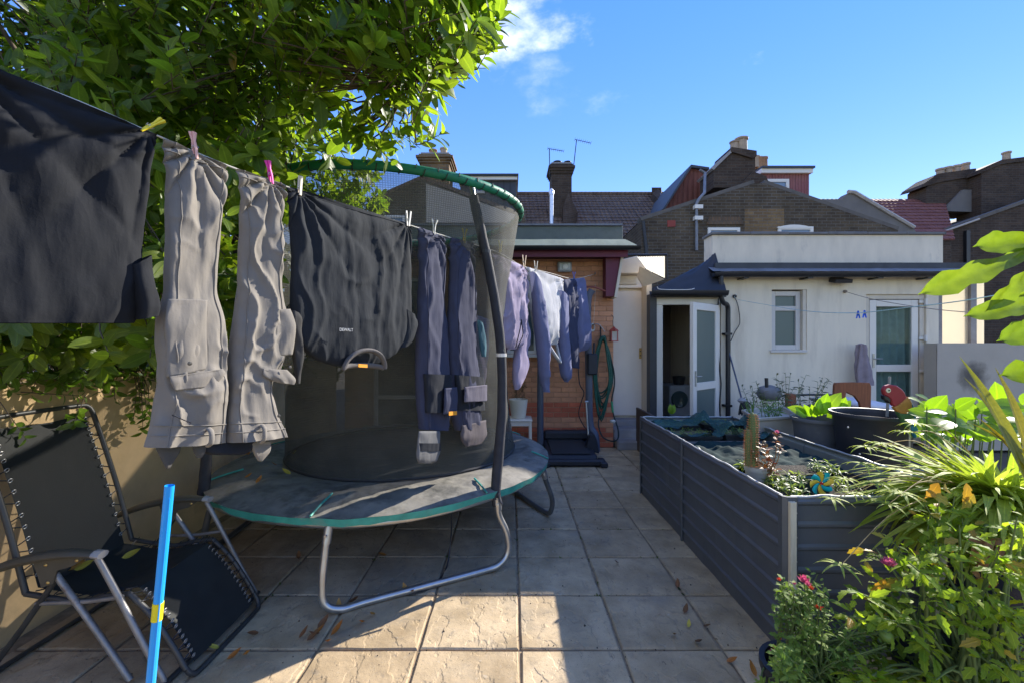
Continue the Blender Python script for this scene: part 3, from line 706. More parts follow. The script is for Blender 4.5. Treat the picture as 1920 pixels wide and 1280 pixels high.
# things inside the porch doorway
s_ = thing('washing_machine', 'pale machine dimly seen inside the open porch doorway', 'appliance', (PX(1268, 7.3), 7.5, fz))
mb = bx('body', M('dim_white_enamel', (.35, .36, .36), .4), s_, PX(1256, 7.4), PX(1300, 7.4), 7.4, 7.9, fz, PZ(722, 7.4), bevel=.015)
MB().lathe([(.0, -.02), (.1, -.02), (.13, -.03), (.15, 0)], (PX(1274, 7.4), 7.398, PZ(748, 7.4)), 20, (1, 0, 0), (0, 0, 1), (0, 1, 0)).build('porthole', glass_dark, s_, smooth=True)
MB().lathe([(.0, 0), (.09, 0), (.11, .14), (.10, .145), (.0, .14)], (PX(1277, 7.5), 7.6, PZ(722, 7.4) + .002), 16).build('basket', black_pl, label='dark basket on the machine inside the porch', cat='basket', smooth=True)
# floodlight and hooks on the white wall
fl = thing('floodlight', 'small black floodlight under the eave of the white extension', 'lamp', P(1567, 527, ZH))
c = P(1568, 527, ZH)
MB().obox((c.x, ZH - .09, c.z - .01), (.135, 0, 0), (0, .07, .02), (0, -.008, .028)).build('head', black_pl, fl, bevel=.006)
MB().box(c.x - .1, c.x + .1, ZH - .03, ZH - .002, c.z + .012, c.z + .05).build('bracket', black_pl, fl)
# ------------------------------------------------------------------ houses behind
def stack(name, label, px0, px1, py0, py1, Z, depth, mat, pots, cat='chimney', bands=2, group=None, pyb=None):
    x0, x1, z0, z1 = PX(px0, Z), PX(px1, Z), PZ(pyb or py1, Z), PZ(py0, Z)
    t = thing(name, label, cat, ((x0 + x1) / 2, Z + depth / 2, z0), group)
    hgt = PZ(py0, Z) - PZ(py1, Z)
    mb = MB().box(x0, x1, Z, Z + depth, z0, z1 - hgt * .30)
    e = (x1 - x0) * .05
    mb.build('shaft', mat, t)
    mb = MB(); zz = z1 - hgt * .30
    for k in range(4):
        o = e * (k + 1 if k < 3 else 1.2); h_ = hgt * (.075)
        mb.box(x0 - o, x1 + o, Z - o, Z + depth + o, zz + .001, zz + h_); zz += h_
    mb.build('corbel', mat, t)
    fl_ = MB()
    fl_.prism([(x0, Z, zz), (x1, Z, zz), (x1, Z + depth, zz), (x0, Z + depth, zz)], (0, 0, .06)); fl_.build('flaunching', concrete, t)
    for ppx, r, h_, m in pots:
        MB().lathe([(r * 1.05, 0), (r, .03), (r * .92, h_ * .8), (r * 1.1, h_ * .84), (r * 1.12, h_ * .97), (r * .85, h_), (r * .8, h_ * .7)], (PX(ppx, Z + depth / 2), Z + depth / 2, zz + .06), 14).build('chimney_pot', m, t, smooth=True)
    return t
def courses(name, parent, e0, e1, r0, r1, n, mat, lift=.035):
    """stepped tile courses from the eave e0-e1 up to the ridge r0-r1"""
    e0, e1, r0, r1 = map(Vector, (e0, e1, r0, r1)); nrm = (e1 - e0).cross(r0 - e0).normalized()
    if nrm.z < 0: nrm = -nrm
    mb = MB()
    for k in range(n):
        a, b = k / n, (k + 1.12) / n
        A, B, C, D = e0.lerp(r0, a), e1.lerp(r1, a), e1.lerp(r1, min(b, 1)), e0.lerp(r0, min(b, 1))
        up = nrm * lift
        mb.add([A + up, B + up, C + up * .25, D + up * .25, A - up * .3, B - up * .3], [(0, 1, 2, 3), (4, 5, 1, 0)])
    return mb.build(name, mat, parent)

# --- gabled brick house behind the white extension
ZG = 10.5
gh = thing('gabled_brick_house', 'sooty brick gable of the terraced house rising behind the white parapet', 'house', (PX(1430, ZG), ZG, 0))
pts = [P(1203, 560, ZG), P(1203, 414, ZG), P(1415, 344, ZG), P(1432, 344, ZG), P(1684, 432, ZG), P(1684, 560, ZG)]
pts[0].z = 0; pts[-1].z = 0
gwall = MB().prism(pts, (0, 5.5, 0)).build('gable_wall', stock_brick, gh)
cp2 = M('verge_coping', (.13, .115, .10), .9, .2, 5, .5, 60)
for (a, b) in ((pts[1], pts[2]), (pts[3], pts[4])):
    d = (b - a).normalized(); up = Vector((-d.z, 0, d.x)); up = up if up.z > 0 else -up
    MB().prism([a + up * .004, b + up * .004, b + up * .09, a + up * .09], (0, .32, 0)).build('verge', cp2, gh)
    MB().quad(a + up * .02 + Vector((0, .3, 0)), b + up * .02 + Vector((0, .3, 0)), b + up * .02 + Vector((0, 5.5, 0)), a + up * .02 + Vector((0, 5.5, 0))).build('roof', brown_tile, gh)
MB().box(PX(1396, ZG), PX(1470, ZG), ZG - .006, ZG + .03, PZ(440, ZG), PZ(392, ZG)).build('patched_brickwork', yellow_brick, gwall)
arch = MB().prism([P(1325, 421, ZG - .03), P(1330, 407, ZG - .03), P(1389, 407, ZG - .03), P(1394, 421, ZG - .03)], (0, .05, 0)).build('lintel', brickmat('soldier_brick', (.20, .13, .08), (.14, .10, .07), (.13, .11, .09), bw=.08, bh=.24), gwall)
window(gh, PX(1326, ZG), PX(1386, ZG), PZ(500, ZG), PZ(428, ZG), ZG - .05, glass=glass_sky, fw=.07, transom=PZ(452, ZG), sill=False)
wn_ = window(gh, PX(1457, ZG), PX(1523, ZG), PZ(480, ZG), PZ(426, ZG), ZG - .05, glass=glass_sky, fw=.08, sill=False)
MB().prism([P(1456, 428, ZG - .06)] + [P(lerp(1456, 1524, k / 8), 428 - 6.5 * math.sin(math.pi * k / 8) ** .7, ZG - .06) for k in range(9)] + [P(1524, 428, ZG - .06)], (0, .055, 0)).build('arched_head', upvc, wn_)
bx('airbrick', M('terracotta_vent', (.27, .06, .045), .8), gwall, PX(1251, ZG), PX(1266, ZG), ZG - .02, ZG + .02, PZ(426, ZG), PZ(414, ZG))
MB().tube([P(1306, 470, ZG - .08), P(1306, 392, ZG - .08), P(1306, 382, ZG - .08), P(1312, 372, ZG - .06), P(1321, 362, ZG - .02), P(1322, 325, ZG + .6), P(1312, 319, ZG + .6)], .035, 8).build('soil_pipe', lead_m, gh, smooth=True)
for py in (390, 411): bx('pipe_clip', upvc, gh, PX(1299, ZG) , PX(1314, ZG), ZG - .13, ZG - .002, PZ(py + 4, ZG), PZ(py - 3, ZG))
MB().tube([P(1206, 415, ZG - .06), P(1212, 470, ZG - .06), P(1211, 560, ZG - .06)], .04, 8).build('downpipe', black_pl, gh, smooth=True)
# chimney stack on its ridge
t = thing('broad_chimney', 'broad sooty brick chimney stack with two clay pots on the gable ridge', 'chimney', P(1380, 352, 11.2))
Zc = 11.2
MB().prism([P(1338, 352, Zc), P(1338, 312, Zc), P(1372, 282, Zc), P(1416, 288, Zc), P(1416, 352, Zc)], (0, .8, 0)).build('shaft', dark_brick, t)
MB().prism([P(1370, 284, Zc - .06), P(1372, 276, Zc - .06), P(1419, 283, Zc - .06), P(1419, 293, Zc - .06), P(1412, 297, Zc - .06)], (0, .92, 0)).build('corbel', dark_brick, t)
MB().prism([P(1334, 316, Zc - .05), P(1372, 280, Zc - .05), P(1374, 284, Zc - .05), P(1338, 319, Zc - .05)], (0, .9, 0)).build('weathering', concrete, t)
MB().prism([P(1384, 352, Zc - .08), P(1412, 322, Zc - .08), P(1436, 330, Zc - .08), P(1446, 352, Zc - .08)], (0, .5, 0)).build('shoulder', dark_brick, t)
for ppx, ppy, r, hh in ((1377, 285, .11, .28), (1390, 287, .15, .40)):
    MB().lathe([(r, -.12), (r * .93, hh * .8), (r * 1.14, hh * .84), (r * 1.16, hh * .95), (r * .9, hh), (r * .8, hh * .6)], P(ppx, ppy, Zc + .3), 14).build('chimney_pot', pot_pale, t, smooth=True)
# red tile-hung dormer left of that stack
t = thing('red_tiled_dormer', 'red tile hung dormer with small white window left of the broad chimney', 'dormer', P(1290, 388, 12.5))
Zr = 12.5
MB().prism([P(1246, 392, Zr), P(1296, 313, Zr), P(1326, 318, Zr), P(1326, 392, Zr)], (0, 2.5, 0)).build('wall', red_tile, t)
for k in range(13):
    py = 388 - k * 5.6; xl = max(lerp(1296, 1247, (py - 313) / 78), 1247)
    MB().obox(P((xl + 1316) / 2, py, Zr - .02), (PX(1316, Zr) / 2 - PX(xl, Zr) / 2, 0, 0), (0, .012, 0), (0, -.012, .04)).build('tile_course', red_tile, t)
MB().prism([P(1243, 392, Zr - .15), P(1296, 309, Zr - .15), P(1330, 314, Zr - .15), P(1330, 318, Zr - .15), P(1297, 314, Zr - .15), P(1247, 392, Zr - .15)], (0, 2.8, 0)).build('verge', slate_cl, t)
window(t, PX(1313, Zr), PX(1340, Zr), PZ(375, Zr), PZ(337, Zr), Zr - .14, glass=glass_sky, fw=.06, transom=PZ(362, Zr), sill=False)
# pink dormer right of it
t = thing('pink_dormer', 'pink tile hung flat dormer with white fascia right of the broad chimney', 'dormer', P(1475, 392, 12.5))
MB().box(PX(1424, Zr), PX(1517, Zr), Zr, Zr + 2.5, PZ(395, Zr), PZ(326, Zr)).build('wall', pink_tile, t)
MB().box(PX(1424, Zr), PX(1520, Zr), Zr - .1, Zr + 2.6, PZ(327, Zr) + .003, PZ(319, Zr)).build('fascia', upvc, t)
MB().box(PX(1424, Zr), PX(1522, Zr), Zr - .15, Zr + 2.6, PZ(319, Zr) + .002, PZ(315, Zr)).build('roof', slate_cl, t)
window(t, PX(1430, Zr), PX(1478, Zr), PZ(372, Zr), PZ(337, Zr), Zr - .05, glass=glass_sky, fw=.09, sill=False)
t = thing('clay_pot_stack', 'low stack with orange and pale chimney pots behind the broad chimney', 'chimney', P(1430, 330, 13.4))
MB().box(PX(1408, 13.4), PX(1450, 13.4), 13.4, 14.0, PZ(395, 13.4), PZ(318, 13.4)).build('shaft', dark_brick, t)
for ppx, m in ((1416, pot_pale), (1423, pot_clay), (1431, pot_clay)):
    MB().lathe([(.13, 0), (.12, .3), (.14, .32), (.14, .37), (.10, .38)], P(ppx, 318 if ppx != 1416 else 316, 13.7), 12).build('chimney_pot', m, t, smooth=True)

# --- long brown tiled terrace roof in the middle
ZT = 13.0
tr_ = thing('brown_tiled_house', 'terraced house with long brown tiled roof behind the outhouse', 'house', (PX(1100, ZT), ZT, 0))
e0, e1 = P(968, 446, ZT), P(1262, 446, ZT); rz = PZ(366, 16)
q0, q1 = Vector((PX(968, 16), 16, rz)), Vector((PX(1250, 16), 16, rz))
MB().box(PX(960, ZT), PX(1262, ZT), ZT + .1, 19, 0, e0.z - .05).build('wall', stock_brick, tr_)
courses('tile_courses', tr_, e0, e1, q0, q1, 15, brown_tile)
MB().add([q0, q1, q1 + Vector((.5, 3, -2.4)), q0 + Vector((0, 3, -2.4))], [(0, 1, 2, 3)]).build('rear_roof', brown_tile, tr_)
MB().tube([q0 + Vector((0, 0, .03)), q1 + Vector((0, 0, .03))], .09, 8).build('ridge', brown_tile, tr_)
# party wall with coping at right end
t = thing('roof_party_wall', 'raised brick party wall with pale coping between brown and red roofs', 'wall', P(1240, 392, 13.6))
MB().prism([P(1222, 352, 15.5), P(1240, 352, 15.5), P(1240, 420, 15.5), P(1222, 420, 15.5)], (.2, .5, 0)).build('upstand', dark_brick, t)
MB().prism([P(1224, 362, 15.4), P(1234, 354, 15.4), P(1272, 402, 13.4), P(1262, 410, 13.4)], (.0, .3, -.2)).build('slope', dark_brick, t)
MB().tube([P(1236, 362, 15.3), P(1266, 394, 13.3)], .05, 6).build('coping', lead_m, t)
stack('twin_pot_chimney', 'old brick chimney with two black pot cowls beside the silver flue', 1034, 1072, 308, 366, 14.2, .7, dark_brick, ((1045, .13, .16, black_pl), (1064, .11, .16, black_pl)), pyb=452)
MB().prism([P(1056, 385, 14.0), P(1066, 362, 14.0), P(1084, 400, 13.4), P(1080, 425, 13.4), P(1056, 425, 13.6)], (0, .5, 0)).build('chimney_flashing_wall', dark_brick, label='stepped brick shoulder wall at the foot of the twin pot chimney', cat='wall')
fl2 = MB().tube([P(1034, 452, 13.0), P(1034, 366, 13.0)], .062, 12).lathe([(.075, 0), (.075, .12), (.02, .2)], P(1034, 366, 13.0), 12)
fl2.build('flue_pipe', M('bright_flue_metal', (.72, .73, .76), .3, .05, metal=.6), smooth=True, label='tall silver metal flue in front of the twin pot chimney', cat='flue')
for nm, base, tip, yag, lab in (('tv_aerial', (1031, 312), (1030, 280), (1057, 284), 'short television aerial on the left of the twin pot chimney'), ('tv_aerial', (1074, 306), (1081, 263), (1108, 269), 'tall television aerial on the right of the twin pot chimney')):
    t = thing(nm, lab, 'aerial', P(*base, 14.2), 'roof aerials')
    MB().tube([P(base[0], base[1] + 20, 14.2), P(*tip, 14.2)], .016, 6).build('mast', black_pl, t)
    a, b = P(tip[0] - 3, tip[1] - 1, 14.2), P(*yag, 14.2)
    mb = MB().tube([a, b], .011, 5)
    mb.build('boom', black_pl, t)
    mb = MB()
    for k in range(9):
        c = a.lerp(b, k / 8); mb.tube([c + Vector((0, -.12, 0)), c + Vector((0, .12, 0))], .005, 4)
    mb.build('elements', black_pl, t)

# --- left houses seen above the net
lh = thing('left_brick_house', 'brick gable with grey rendered side behind the trampoline net', 'house', (PX(790, 12), 12, 0))
Zl = 12.0
gp = [P(690, 460, Zl), P(690, 380, Zl), P(790, 336, Zl), P(880, 372, Zl), P(985, 408, Zl), P(985, 460, Zl)]
gp[0].z = 0; gp[-1].z = 0
MB().prism(gp, (0, 5, 0)).build('gable_wall', stock_brick, lh)
rp = [P(799, 418, Zl - .04), P(799, 345, Zl - .04), P(850, 362, Zl - .04), P(975, 406, Zl - .04), P(975, 418, Zl - .04)]
MB().prism(rp, (0, .035, 0)).build('rendered_panel', grey_render, lh)
MB().prism([gp[1], gp[2], gp[2] + Vector((0, 0, .1)), gp[1] + Vector((0, 0, .1))], (0, 5, 0)).build('roof', brown_tile, lh)
MB().prism([gp[2], gp[4], gp[4] + Vector((0, 0, .1)), gp[2] + Vector((0, 0, .1))], (0, 5, 0)).build('roof', brown_tile, lh)
window(lh, PX(722, Zl), PX(760, Zl), PZ(440, Zl), PZ(405, Zl), Zl - .05, glass=glass_sky, fw=.07, sill=False)
stack('brown_chimney', 'brown corbelled brick chimney above the green trampoline ring', 789, 842, 290, 345, 12.6, .8, yellow_brick, ((812, .12, .25, pot_clay), (832, .11, .30, pot_pale)), pyb=400)
dm = thing('grey_box_dormer', 'dark grey flat roofed box dormer behind the trampoline ring', 'dormer', P(915, 425, 13.6))
Zq = 13.6
MB().box(PX(863, Zq), PX(968, Zq), Zq, Zq + 3, PZ(460, Zq), PZ(340, Zq)).build('wall', slate_cl, dm)
MB().box(PX(859, Zq), PX(970, Zq), Zq - .12, Zq + 3, PZ(340, Zq) + .003, PZ(334, Zq)).build('fascia', upvc, dm)
MB().box(PX(857, Zq), PX(972, Zq), Zq - .18, Zq + 3.1, PZ(334, Zq) + .003, PZ(330, Zq)).build('roof', black_pl, dm)
for k in range(1, 9): bx('cladding_seam', black_pl, dm, lerp(PX(863, Zq), PX(968, Zq), k / 9) - .012, lerp(PX(863, Zq), PX(968, Zq), k / 9) + .012, Zq - .02, Zq + .01, PZ(460, Zq), PZ(340, Zq))
window(dm, PX(884, Zq), PX(909, Zq), PZ(364, Zq), PZ(344, Zq), Zq - .06, glass=glass_sky, fw=.07, sill=False)

# --- right houses
rh = thing('red_roofed_house', 'house with sunlit red tiled roof between the gable and the right chimney', 'house', (PX(1640, 13), 13, 0))
e0, e1 = P(1500, 450, 12.4), P(1790, 450, 12.4); q0, q1 = P(1500, 374, 15), P(1770, 374, 15)
MB().box(PX(1500, 12.4), PX(1790, 12.4), 12.5, 18, 0, e0.z - .05).build('wall', dark_brick, rh)
courses('tile_courses', rh, e0, e1, q0, q1, 13, red_tile)
MB().add([q0, q1, q1 + Vector((0, 3, -2.4)), q0 + Vector((0, 3, -2.4))], [(0, 1, 2, 3)]).build('rear_roof', red_tile, rh)
t = thing('sloping_party_wall', 'rendered party wall sloping down across the red tiled roof', 'wall', P(1620, 430, 12.0))
MB().prism([P(1540, 460, 12.0), P(1540, 374, 12.0), P(1578, 374, 12.0), P(1592, 362, 12.0), P(1602, 364, 12.0), P(1712, 428, 12.0), P(1738, 460, 12.0)], (0, .3, 0)).build('wall', M('hazy_grey_render', (.17, .155, .14), .9, .15, 2, .4, 40), t)
MB().tube([P(1590, 360, 11.98), P(1602, 361, 11.98), P(1656, 393, 11.98), P(1714, 427, 11.98)], .055, 6).build('coping', M('pale_coping', (.42, .38, .34), .8, .2, 9, .3, 40), t)
# chimney at right
t = thing('four_pot_chimney', 'wide brick chimney with a row of four pots at the right skyline', 'chimney', P(1785, 400, 14.6))
Zk = 14.6
MB().prism([P(1737, 400, Zk), P(1737, 352, Zk), P(1762, 330, Zk), P(1828, 318, Zk), P(1828, 400, Zk)], (0, .7, 0)).build('shaft', dark_brick, t)
MB().prism([P(1727, 352, Zk - .05), P(1732, 345, Zk - .05), P(1760, 326, Zk - .05), P(1830, 316, Zk - .05), P(1832, 330, Zk - .05), P(1762, 342, Zk - .05)], (0, .8, 0)).build('corbel', dark_brick, t)
MB().prism([P(1768, 396, Zk - .1), P(1806, 356, Zk - .1), P(1829, 356, Zk - .1), P(1829, 398, Zk - .1)], (0, .09, 0)).build('rendered_foot', M('hazy_grey_render', (.17, .155, .14), .9), t)
for ppx, ppy in ((1763, 330), (1777, 327), (1793, 324), (1810, 320)):
    MB().lathe([(.12, -.12), (.11, .16), (.135, .18), (.135, .24), (.10, .25)], P(ppx, ppy, Zk + .3), 12).build('chimney_pot', pot_pale, t, smooth=True)
# right dark brick house
nh = thing('right_brick_house', 'tall dark brick house wall at the right edge behind the fig leaves', 'house', (PX(1860, 13.0), 13.0, 0))
Zn = 13.0
pl = [P(1735, 700, Zn), P(1735, 450, Zn), P(1840, 409, Zn), P(1980, 360, Zn), P(2080, 330, Zn), P(2080, 700, Zn)]
pl[0].z = 0; pl[-1].z = 0
MB().prism(pl, (0, 4, 0)).build('gable_wall', dark_brick, nh)
MB().prism([pl[1] + Vector((-.1, -.06, .0)), pl[3] + Vector((0, -.06, 0)), pl[3] + Vector((0, -.06, .1)), pl[1] + Vector((-.1, -.06, .1))], (0, .3, 0)).build('verge', cp2, nh)
MB().tube([P(1760, 438, Zn - .12), P(1836, 411, Zn - .12)], .03, 6).build('pale_verge_strip', M('pale_coping', (.42, .38, .34), .8), nh)
bx('downpipe', black_pl, nh, PX(1806, Zn), PX(1813, Zn), Zn - .1, Zn - .002, 1.0, PZ(434, Zn))
t = thing('tall_end_chimney', 'tall brick chimney with single clay pot at the right edge of the sky', 'chimney', P(1880, 380, 14.2))
MB().prism([P(1840, 420, 14.2), P(1840, 322, 14.2), P(1878, 303, 14.2), P(1990, 290, 14.2), P(1990, 420, 14.2)], (0, .8, 0)).build('shaft', dark_brick, t)
MB().prism([P(1836, 326, 14.15), P(1838, 318, 14.15), P(1878, 300, 14.15), P(1990, 286, 14.15), P(1990, 294, 14.15), P(1878, 308, 14.15)], (0, .9, 0)).build('corbel', dark_brick, t)
MB().lathe([(.11, -.08), (.10, .22), (.125, .24), (.125, .29), (.09, .30)], P(1887, 302, 14.5), 12).build('chimney_pot', pot_pale, t, smooth=True)
# ------------------------------------------------------------------ trampoline
pad_m = M('faded_grey_pad', (.20, .185, .155), .8, .3, 7, .6, 30, dirt=(.06, .058, .05), ds=6, dlo=.48, dhi=.72)  # worn, dirty pad; dirt tone darkened further to stand in for laundry shadow
teal_m = M('teal_pad_edge', (.05, .30, .24), .55, .25, 9, .4, 40, dirt=(.16, .30, .25), ds=7, dlo=.55, dhi=.75)
green_foam = M('green_foam_sleeve', (.018, .20, .115), .55, .2, 8, .35, 50)
foam_m = M('black_foam_sleeve', (.035, .035, .04), .8, .25, 20, .6, 150)
mat_m = M('jump_mat', (.028, .028, .03), .85, .25, 5, .3, 250)
net_m = netmat('safety_net', (.085, .085, .072), .60)
netband_m = M('net_hem', (.045, .045, .045), .8)
TC = Vector((-.98, 3.95, 0)); NB = Vector((-1.0, 4.08, .575)); NT = Vector((-.95, 3.65, 2.66)); RN = 1.03
tr = thing('trampoline', 'round trampoline with torn black safety net, teal edge and green foam top ring', 'trampoline', (TC.x, TC.y, 0))
keys = sorted([(-180, 1.42), (-130, 1.52), (-93, 1.48), (-46, 1.34), (0, 1.31), (60, 1.31), (120, 1.36), (180, 1.42)])
def rimr(a):
    a = (math.degrees(a) + 180) % 360 - 180
    for (a0, r0), (a1, r1) in zip(keys, keys[1:]):
        if a0 <= a <= a1:
            t = (a - a0) / (a1 - a0); t = t * t * (3 - 2 * t); return lerp(r0, r1, t)
    return keys[0][1]
def rim(a, dr=0., z=.5): r = rimr(a) + dr; return Vector((TC.x + r * math.cos(a), TC.y + r * math.sin(a), z))
NA = 180
MB().tube([rim(2 * math.pi * k / 96, -.03, .495) for k in range(97)], .022, 10).build('rim_tube', steel, tr, smooth=True)
def padf(u, v):
    a = 2 * math.pi * u; inner = NB + Vector((RN * math.cos(a), RN * math.sin(a), 0)); inner.z = .565
    o = rim(a, .012, .545)
    p = inner.lerp(o, v); p.z += .030 * math.sin(math.pi * min(1, v * 1.02)) + .016 * nz(p.x * 9, p.y * 9, 2) * math.sin(math.pi * v) + .010 * nz(p.x * 26, p.y * 26) * math.sin(math.pi * v)
    if v == 1: p.z += .006 * nz(a * 9)
    return p
pad = MB().grid(padf, NA, 12, True).build('spring_pad', pad_m, tr, smooth='all')
def skirt(u, v):
    a = 2 * math.pi * u; p = rim(a, .014 - .012 * v, 0); p.z = .545 + .006 * nz(a * 9) - .045 * v * (1 + .35 * nz(a * 5, 8)) + .010 * v * nz(a * 14, 3); return p
MB().grid(skirt, NA, 3, True).build('teal_skirt', teal_m, tr, smooth='all')
for a_deg in (-97, -53, -10, 35, 80, 125, 170, -145):
    a = R(a_deg); i_ = NB + Vector((RN * math.cos(a), RN * math.sin(a), .012)); i_.z = .58
    o = rim(a, .01, .556); m_ = i_.lerp(o, .5); m_.z += .035
    MB().tube([i_.lerp(o, .55) + Vector((0, 0, .03)), i_.lerp(o, .8) + Vector((0, 0, .018)), o], .007, 6, smooth=8).build('pad_seam', teal_m, pad, smooth=True)
MB().lathe([(.0, 0), (.6, 0), (RN + .02, 0)], (NB.x, NB.y, .558), 64).build('jump_mat', mat_m, tr)
# enclosure: bowed poles, top ring, net
pole_pts = [[(935, 960, 2.95), (930, 912, 2.96), (941, 770, 3.02), (938, 640, 3.06), (920, 520, 3.08), (903, 440, 3.07), (890, 380, 3.05), (884, 346, 3.04)],
            [(378, 935, 2.92), (384, 900, 2.95), (392, 800, 2.98), (415, 600, 3.0), (450, 440, 3.0), (480, 350, 2.98)]]
for k, pp in enumerate(pole_pts):
    pts = [P(*q) for q in pp]
    sm = catmull(pts, 40)
    pole = MB().tube(sm, .019, 10).build('pole', steel, tr, smooth=True)
    n_ = 37 if k == 0 else 40
    sl = sm[2:n_]
    fm = MB().tube([p + Vector((.004 * nz(i * .6, k), .004 * nz(i * .6, k + 5), 0)) for i, p in enumerate(sl)], [.034, .036, .033, .035, .034, .036, .034], 12, smooth=0).build('foam_sleeve', foam_m, pole, smooth=True)
    if k == 0:
        for i in (14, 24): MB().lathe([(.038, -.012), (.038, .012)], sl[i], 12).build('cable_tie', upvc if i == 14 else black_pl, pole)
bp = [Vector((-.95, 5.32, .45)), Vector((-.97, 5.2, 1.5)), Vector((-.95, 4.72, 2.6))]
MB().tube(bp, .034, 10, smooth=16).build('pole', foam_m, tr, smooth=True)
def ringp(a, dr=0., dz=0.): return Vector((NT.x + (RN + dr) * math.cos(a), NT.y + (RN + dr) * math.sin(a), NT.z + dz + .02 * math.sin(2 * a + .5)))
rg = MB().tube([ringp(2 * math.pi * k / 100) for k in range(101)], .031, 12).build('top_ring', green_foam, tr, smooth=True)
for k in range(46):
    a = 2 * math.pi * k / 46; c = ringp(a)
    t_ = Vector((-math.sin(a), math.cos(a), 0)); n_ = Vector((math.cos(a), math.sin(a), 0))
    MB().tube([c + (n_ * math.cos(b) + Vector((0, 0, 1)) * math.sin(b)) * .036 + t_ * (.01 * b) for b in [i * .9 for i in range(8)]], .0035, 4, cap=False).build('net_lacing', netband_m, rg)
def netf(u, v):
    a = 2 * math.pi * u
    top = ringp(a, -.01, -.03); bot = NB + Vector((RN * math.cos(a), RN * math.sin(a), 0))
    p = bot.lerp(top, v)
    sag = math.sin(math.pi * v)
    n_ = Vector((math.cos(a), math.sin(a), 0))
    pinch = abs(math.sin(a * 3)) 
    p += n_ * (-.10 * sag * (1 - .4 * pinch) + .035 * sag * nz(p.x * 2.4, p.y * 2.4, p.z * 1.2) + .012 * sag * nz(a * 14, p.z * 1.6))
    return p
MB().grid(netf, 120, 40, True).build('safety_net', net_m, tr, smooth='all')
MB().tube([NB + Vector((RN * math.cos(2 * math.pi * k / 80), RN * math.sin(2 * math.pi * k / 80), .004 + .006 * nz(k * .5))) for k in range(81)], .011, 6).build('net_hem', netband_m, tr, smooth=True)
# U-shaped legs
legs = [[Vector((-1.064, 2.50, .50)), Vector((-1.075, 2.47, .36)), Vector((-1.08, 2.44, .18)), Vector((-1.06, 2.43, .07)), Vector((-.98, 2.46, .025)), Vector((-.86, 2.53, .024)), Vector((-.55, 2.69, .024)), Vector((-.2, 2.87, .024)), Vector((-.08, 2.92, .045)), Vector((-.02, 2.95, .12)), Vector((-.03, 2.95, .25)), Vector((-.085, 2.945, .38)), Vector((-.096, 2.94, .50))],
        [Vector((.27, 3.62, .50)), Vector((.30, 3.66, .38)), Vector((.36, 3.75, .2)), Vector((.36, 3.80, .08)), Vector((.33, 3.86, .027)), Vector((.24, 4.02, .024)), Vector((.05, 4.42, .024)), Vector((-.06, 4.66, .024)), Vector((-.06, 4.8, .08)), Vector((-.02, 4.9, .25)), Vector((.0, 4.88, .50))],
        [Vector((-2.14, 3.12, .50)), Vector((-2.2, 3.1, .3)), Vector((-2.24, 3.12, .1)), Vector((-2.24, 3.25, .024)), Vector((-2.26, 3.7, .024)), Vector((-2.3, 4.2, .024)), Vector((-2.3, 4.4, .1)), Vector((-2.25, 4.4, .5))]]
dsteel = M('dull_dark_steel', (.14, .145, .15), .5, .2, 9, metal=.5)
for k, L in enumerate(legs):
    lg = MB().tube(L, .0215, 12, smooth=70).build('leg', steel if k == 0 else dsteel, tr, smooth=True)
    for e in (0, -1):
        d = (L[1] - L[0]) if e == 0 else (L[-2] - L[-1])
        MB().tube([L[e] + d * .1, L[e] + d * .75], .026, 12).build('socket', steel, lg, smooth=True)
        c = L[e] + d * .4
        MB().lathe([(.009, -.034), (.009, .034)], c, 8, (1, 0, 0), (0, 0, 1), (0, 1, 0), caps=(True, True)).build('bolt', steel, lg)
MB().tube([P(934, 924, 2.92), P(938, 940, 2.9), P(942, 944, 2.9)], .008, 6).build('tie_strap', black_pl, tr)
MB().tube([G(846, 950, .5), G(846, 1000, .2), G(838, 1060, .01), G(815, 1095, .006), G(780, 1112, .006), G(738, 1113, .006)], .005, 6, smooth=30).build('loose_cord', black_pl, smooth=True, label='thin dark cord trailing from the trampoline rim onto the paving', cat='cord')

# ------------------------------------------------------------------ washing line and laundry
LK, LX0 = .471, -1.766
LN = Vector((1, -LK, 0)).normalized(); LD = Vector((LK, 1, 0)).normalized()
def LZ(px): return LX0 / ((px - CX) / F - LK)
def LP(px, py, off=0.): return P(px, py, LZ(px)) + LN * off
rope_px = [(-260, 40), (-100, 95), (0, 134), (150, 192), (275, 246), (361, 284), (440, 316), (503, 337), (559, 358), (660, 389), (760, 420), (811, 436), (868, 453), (935, 474), (980, 499), (1030, 512), (1072, 523), (1094, 520), (1116, 514)]
rope_m = M('pale_line_cord', (.55, .52, .45), .8, .1)
wl = thing('washing_line', 'pale washing line running from the left foreground to the brick outhouse wall', 'washing line', LP(1116, 514))
post = LP(-260, 40)
MB().tube([LP(x, y) for x, y in rope_px], .0032, 6, smooth=120).build('cord', rope_m, wl, smooth=True)
end = LP(1116, 514)
MB().tube([end + Vector((0, -.0, .0)), P(1116, 560, 6.36), P(1113, 606, 6.36)], .003, 5).build('cord_tail', rope_m, wl)
MB().lathe([(.05 + .016 * math.cos(a), .016 * math.sin(a)) for a in [i * .7 for i in range(10)]], P(1111, 614, 6.36), 18, (.6, 0, 0), (0, 0, 1), (0, 1, 0)).build('pulley', M('plastic_pulley', (.55, .56, .52), .5), wl, smooth=True)
MB().tube([P(1116, 514, ZS - .0), P(1116, 514, ZS - .05), P(1116, 511, ZS - .06)], .008, 6).build('wall_hook', steel, wl)
MB().tube([(post.x - .02, post.y, 0), (post.x, post.y, post.z + .1)], .03, 10).build('line_post', steel, wl, smooth=True)

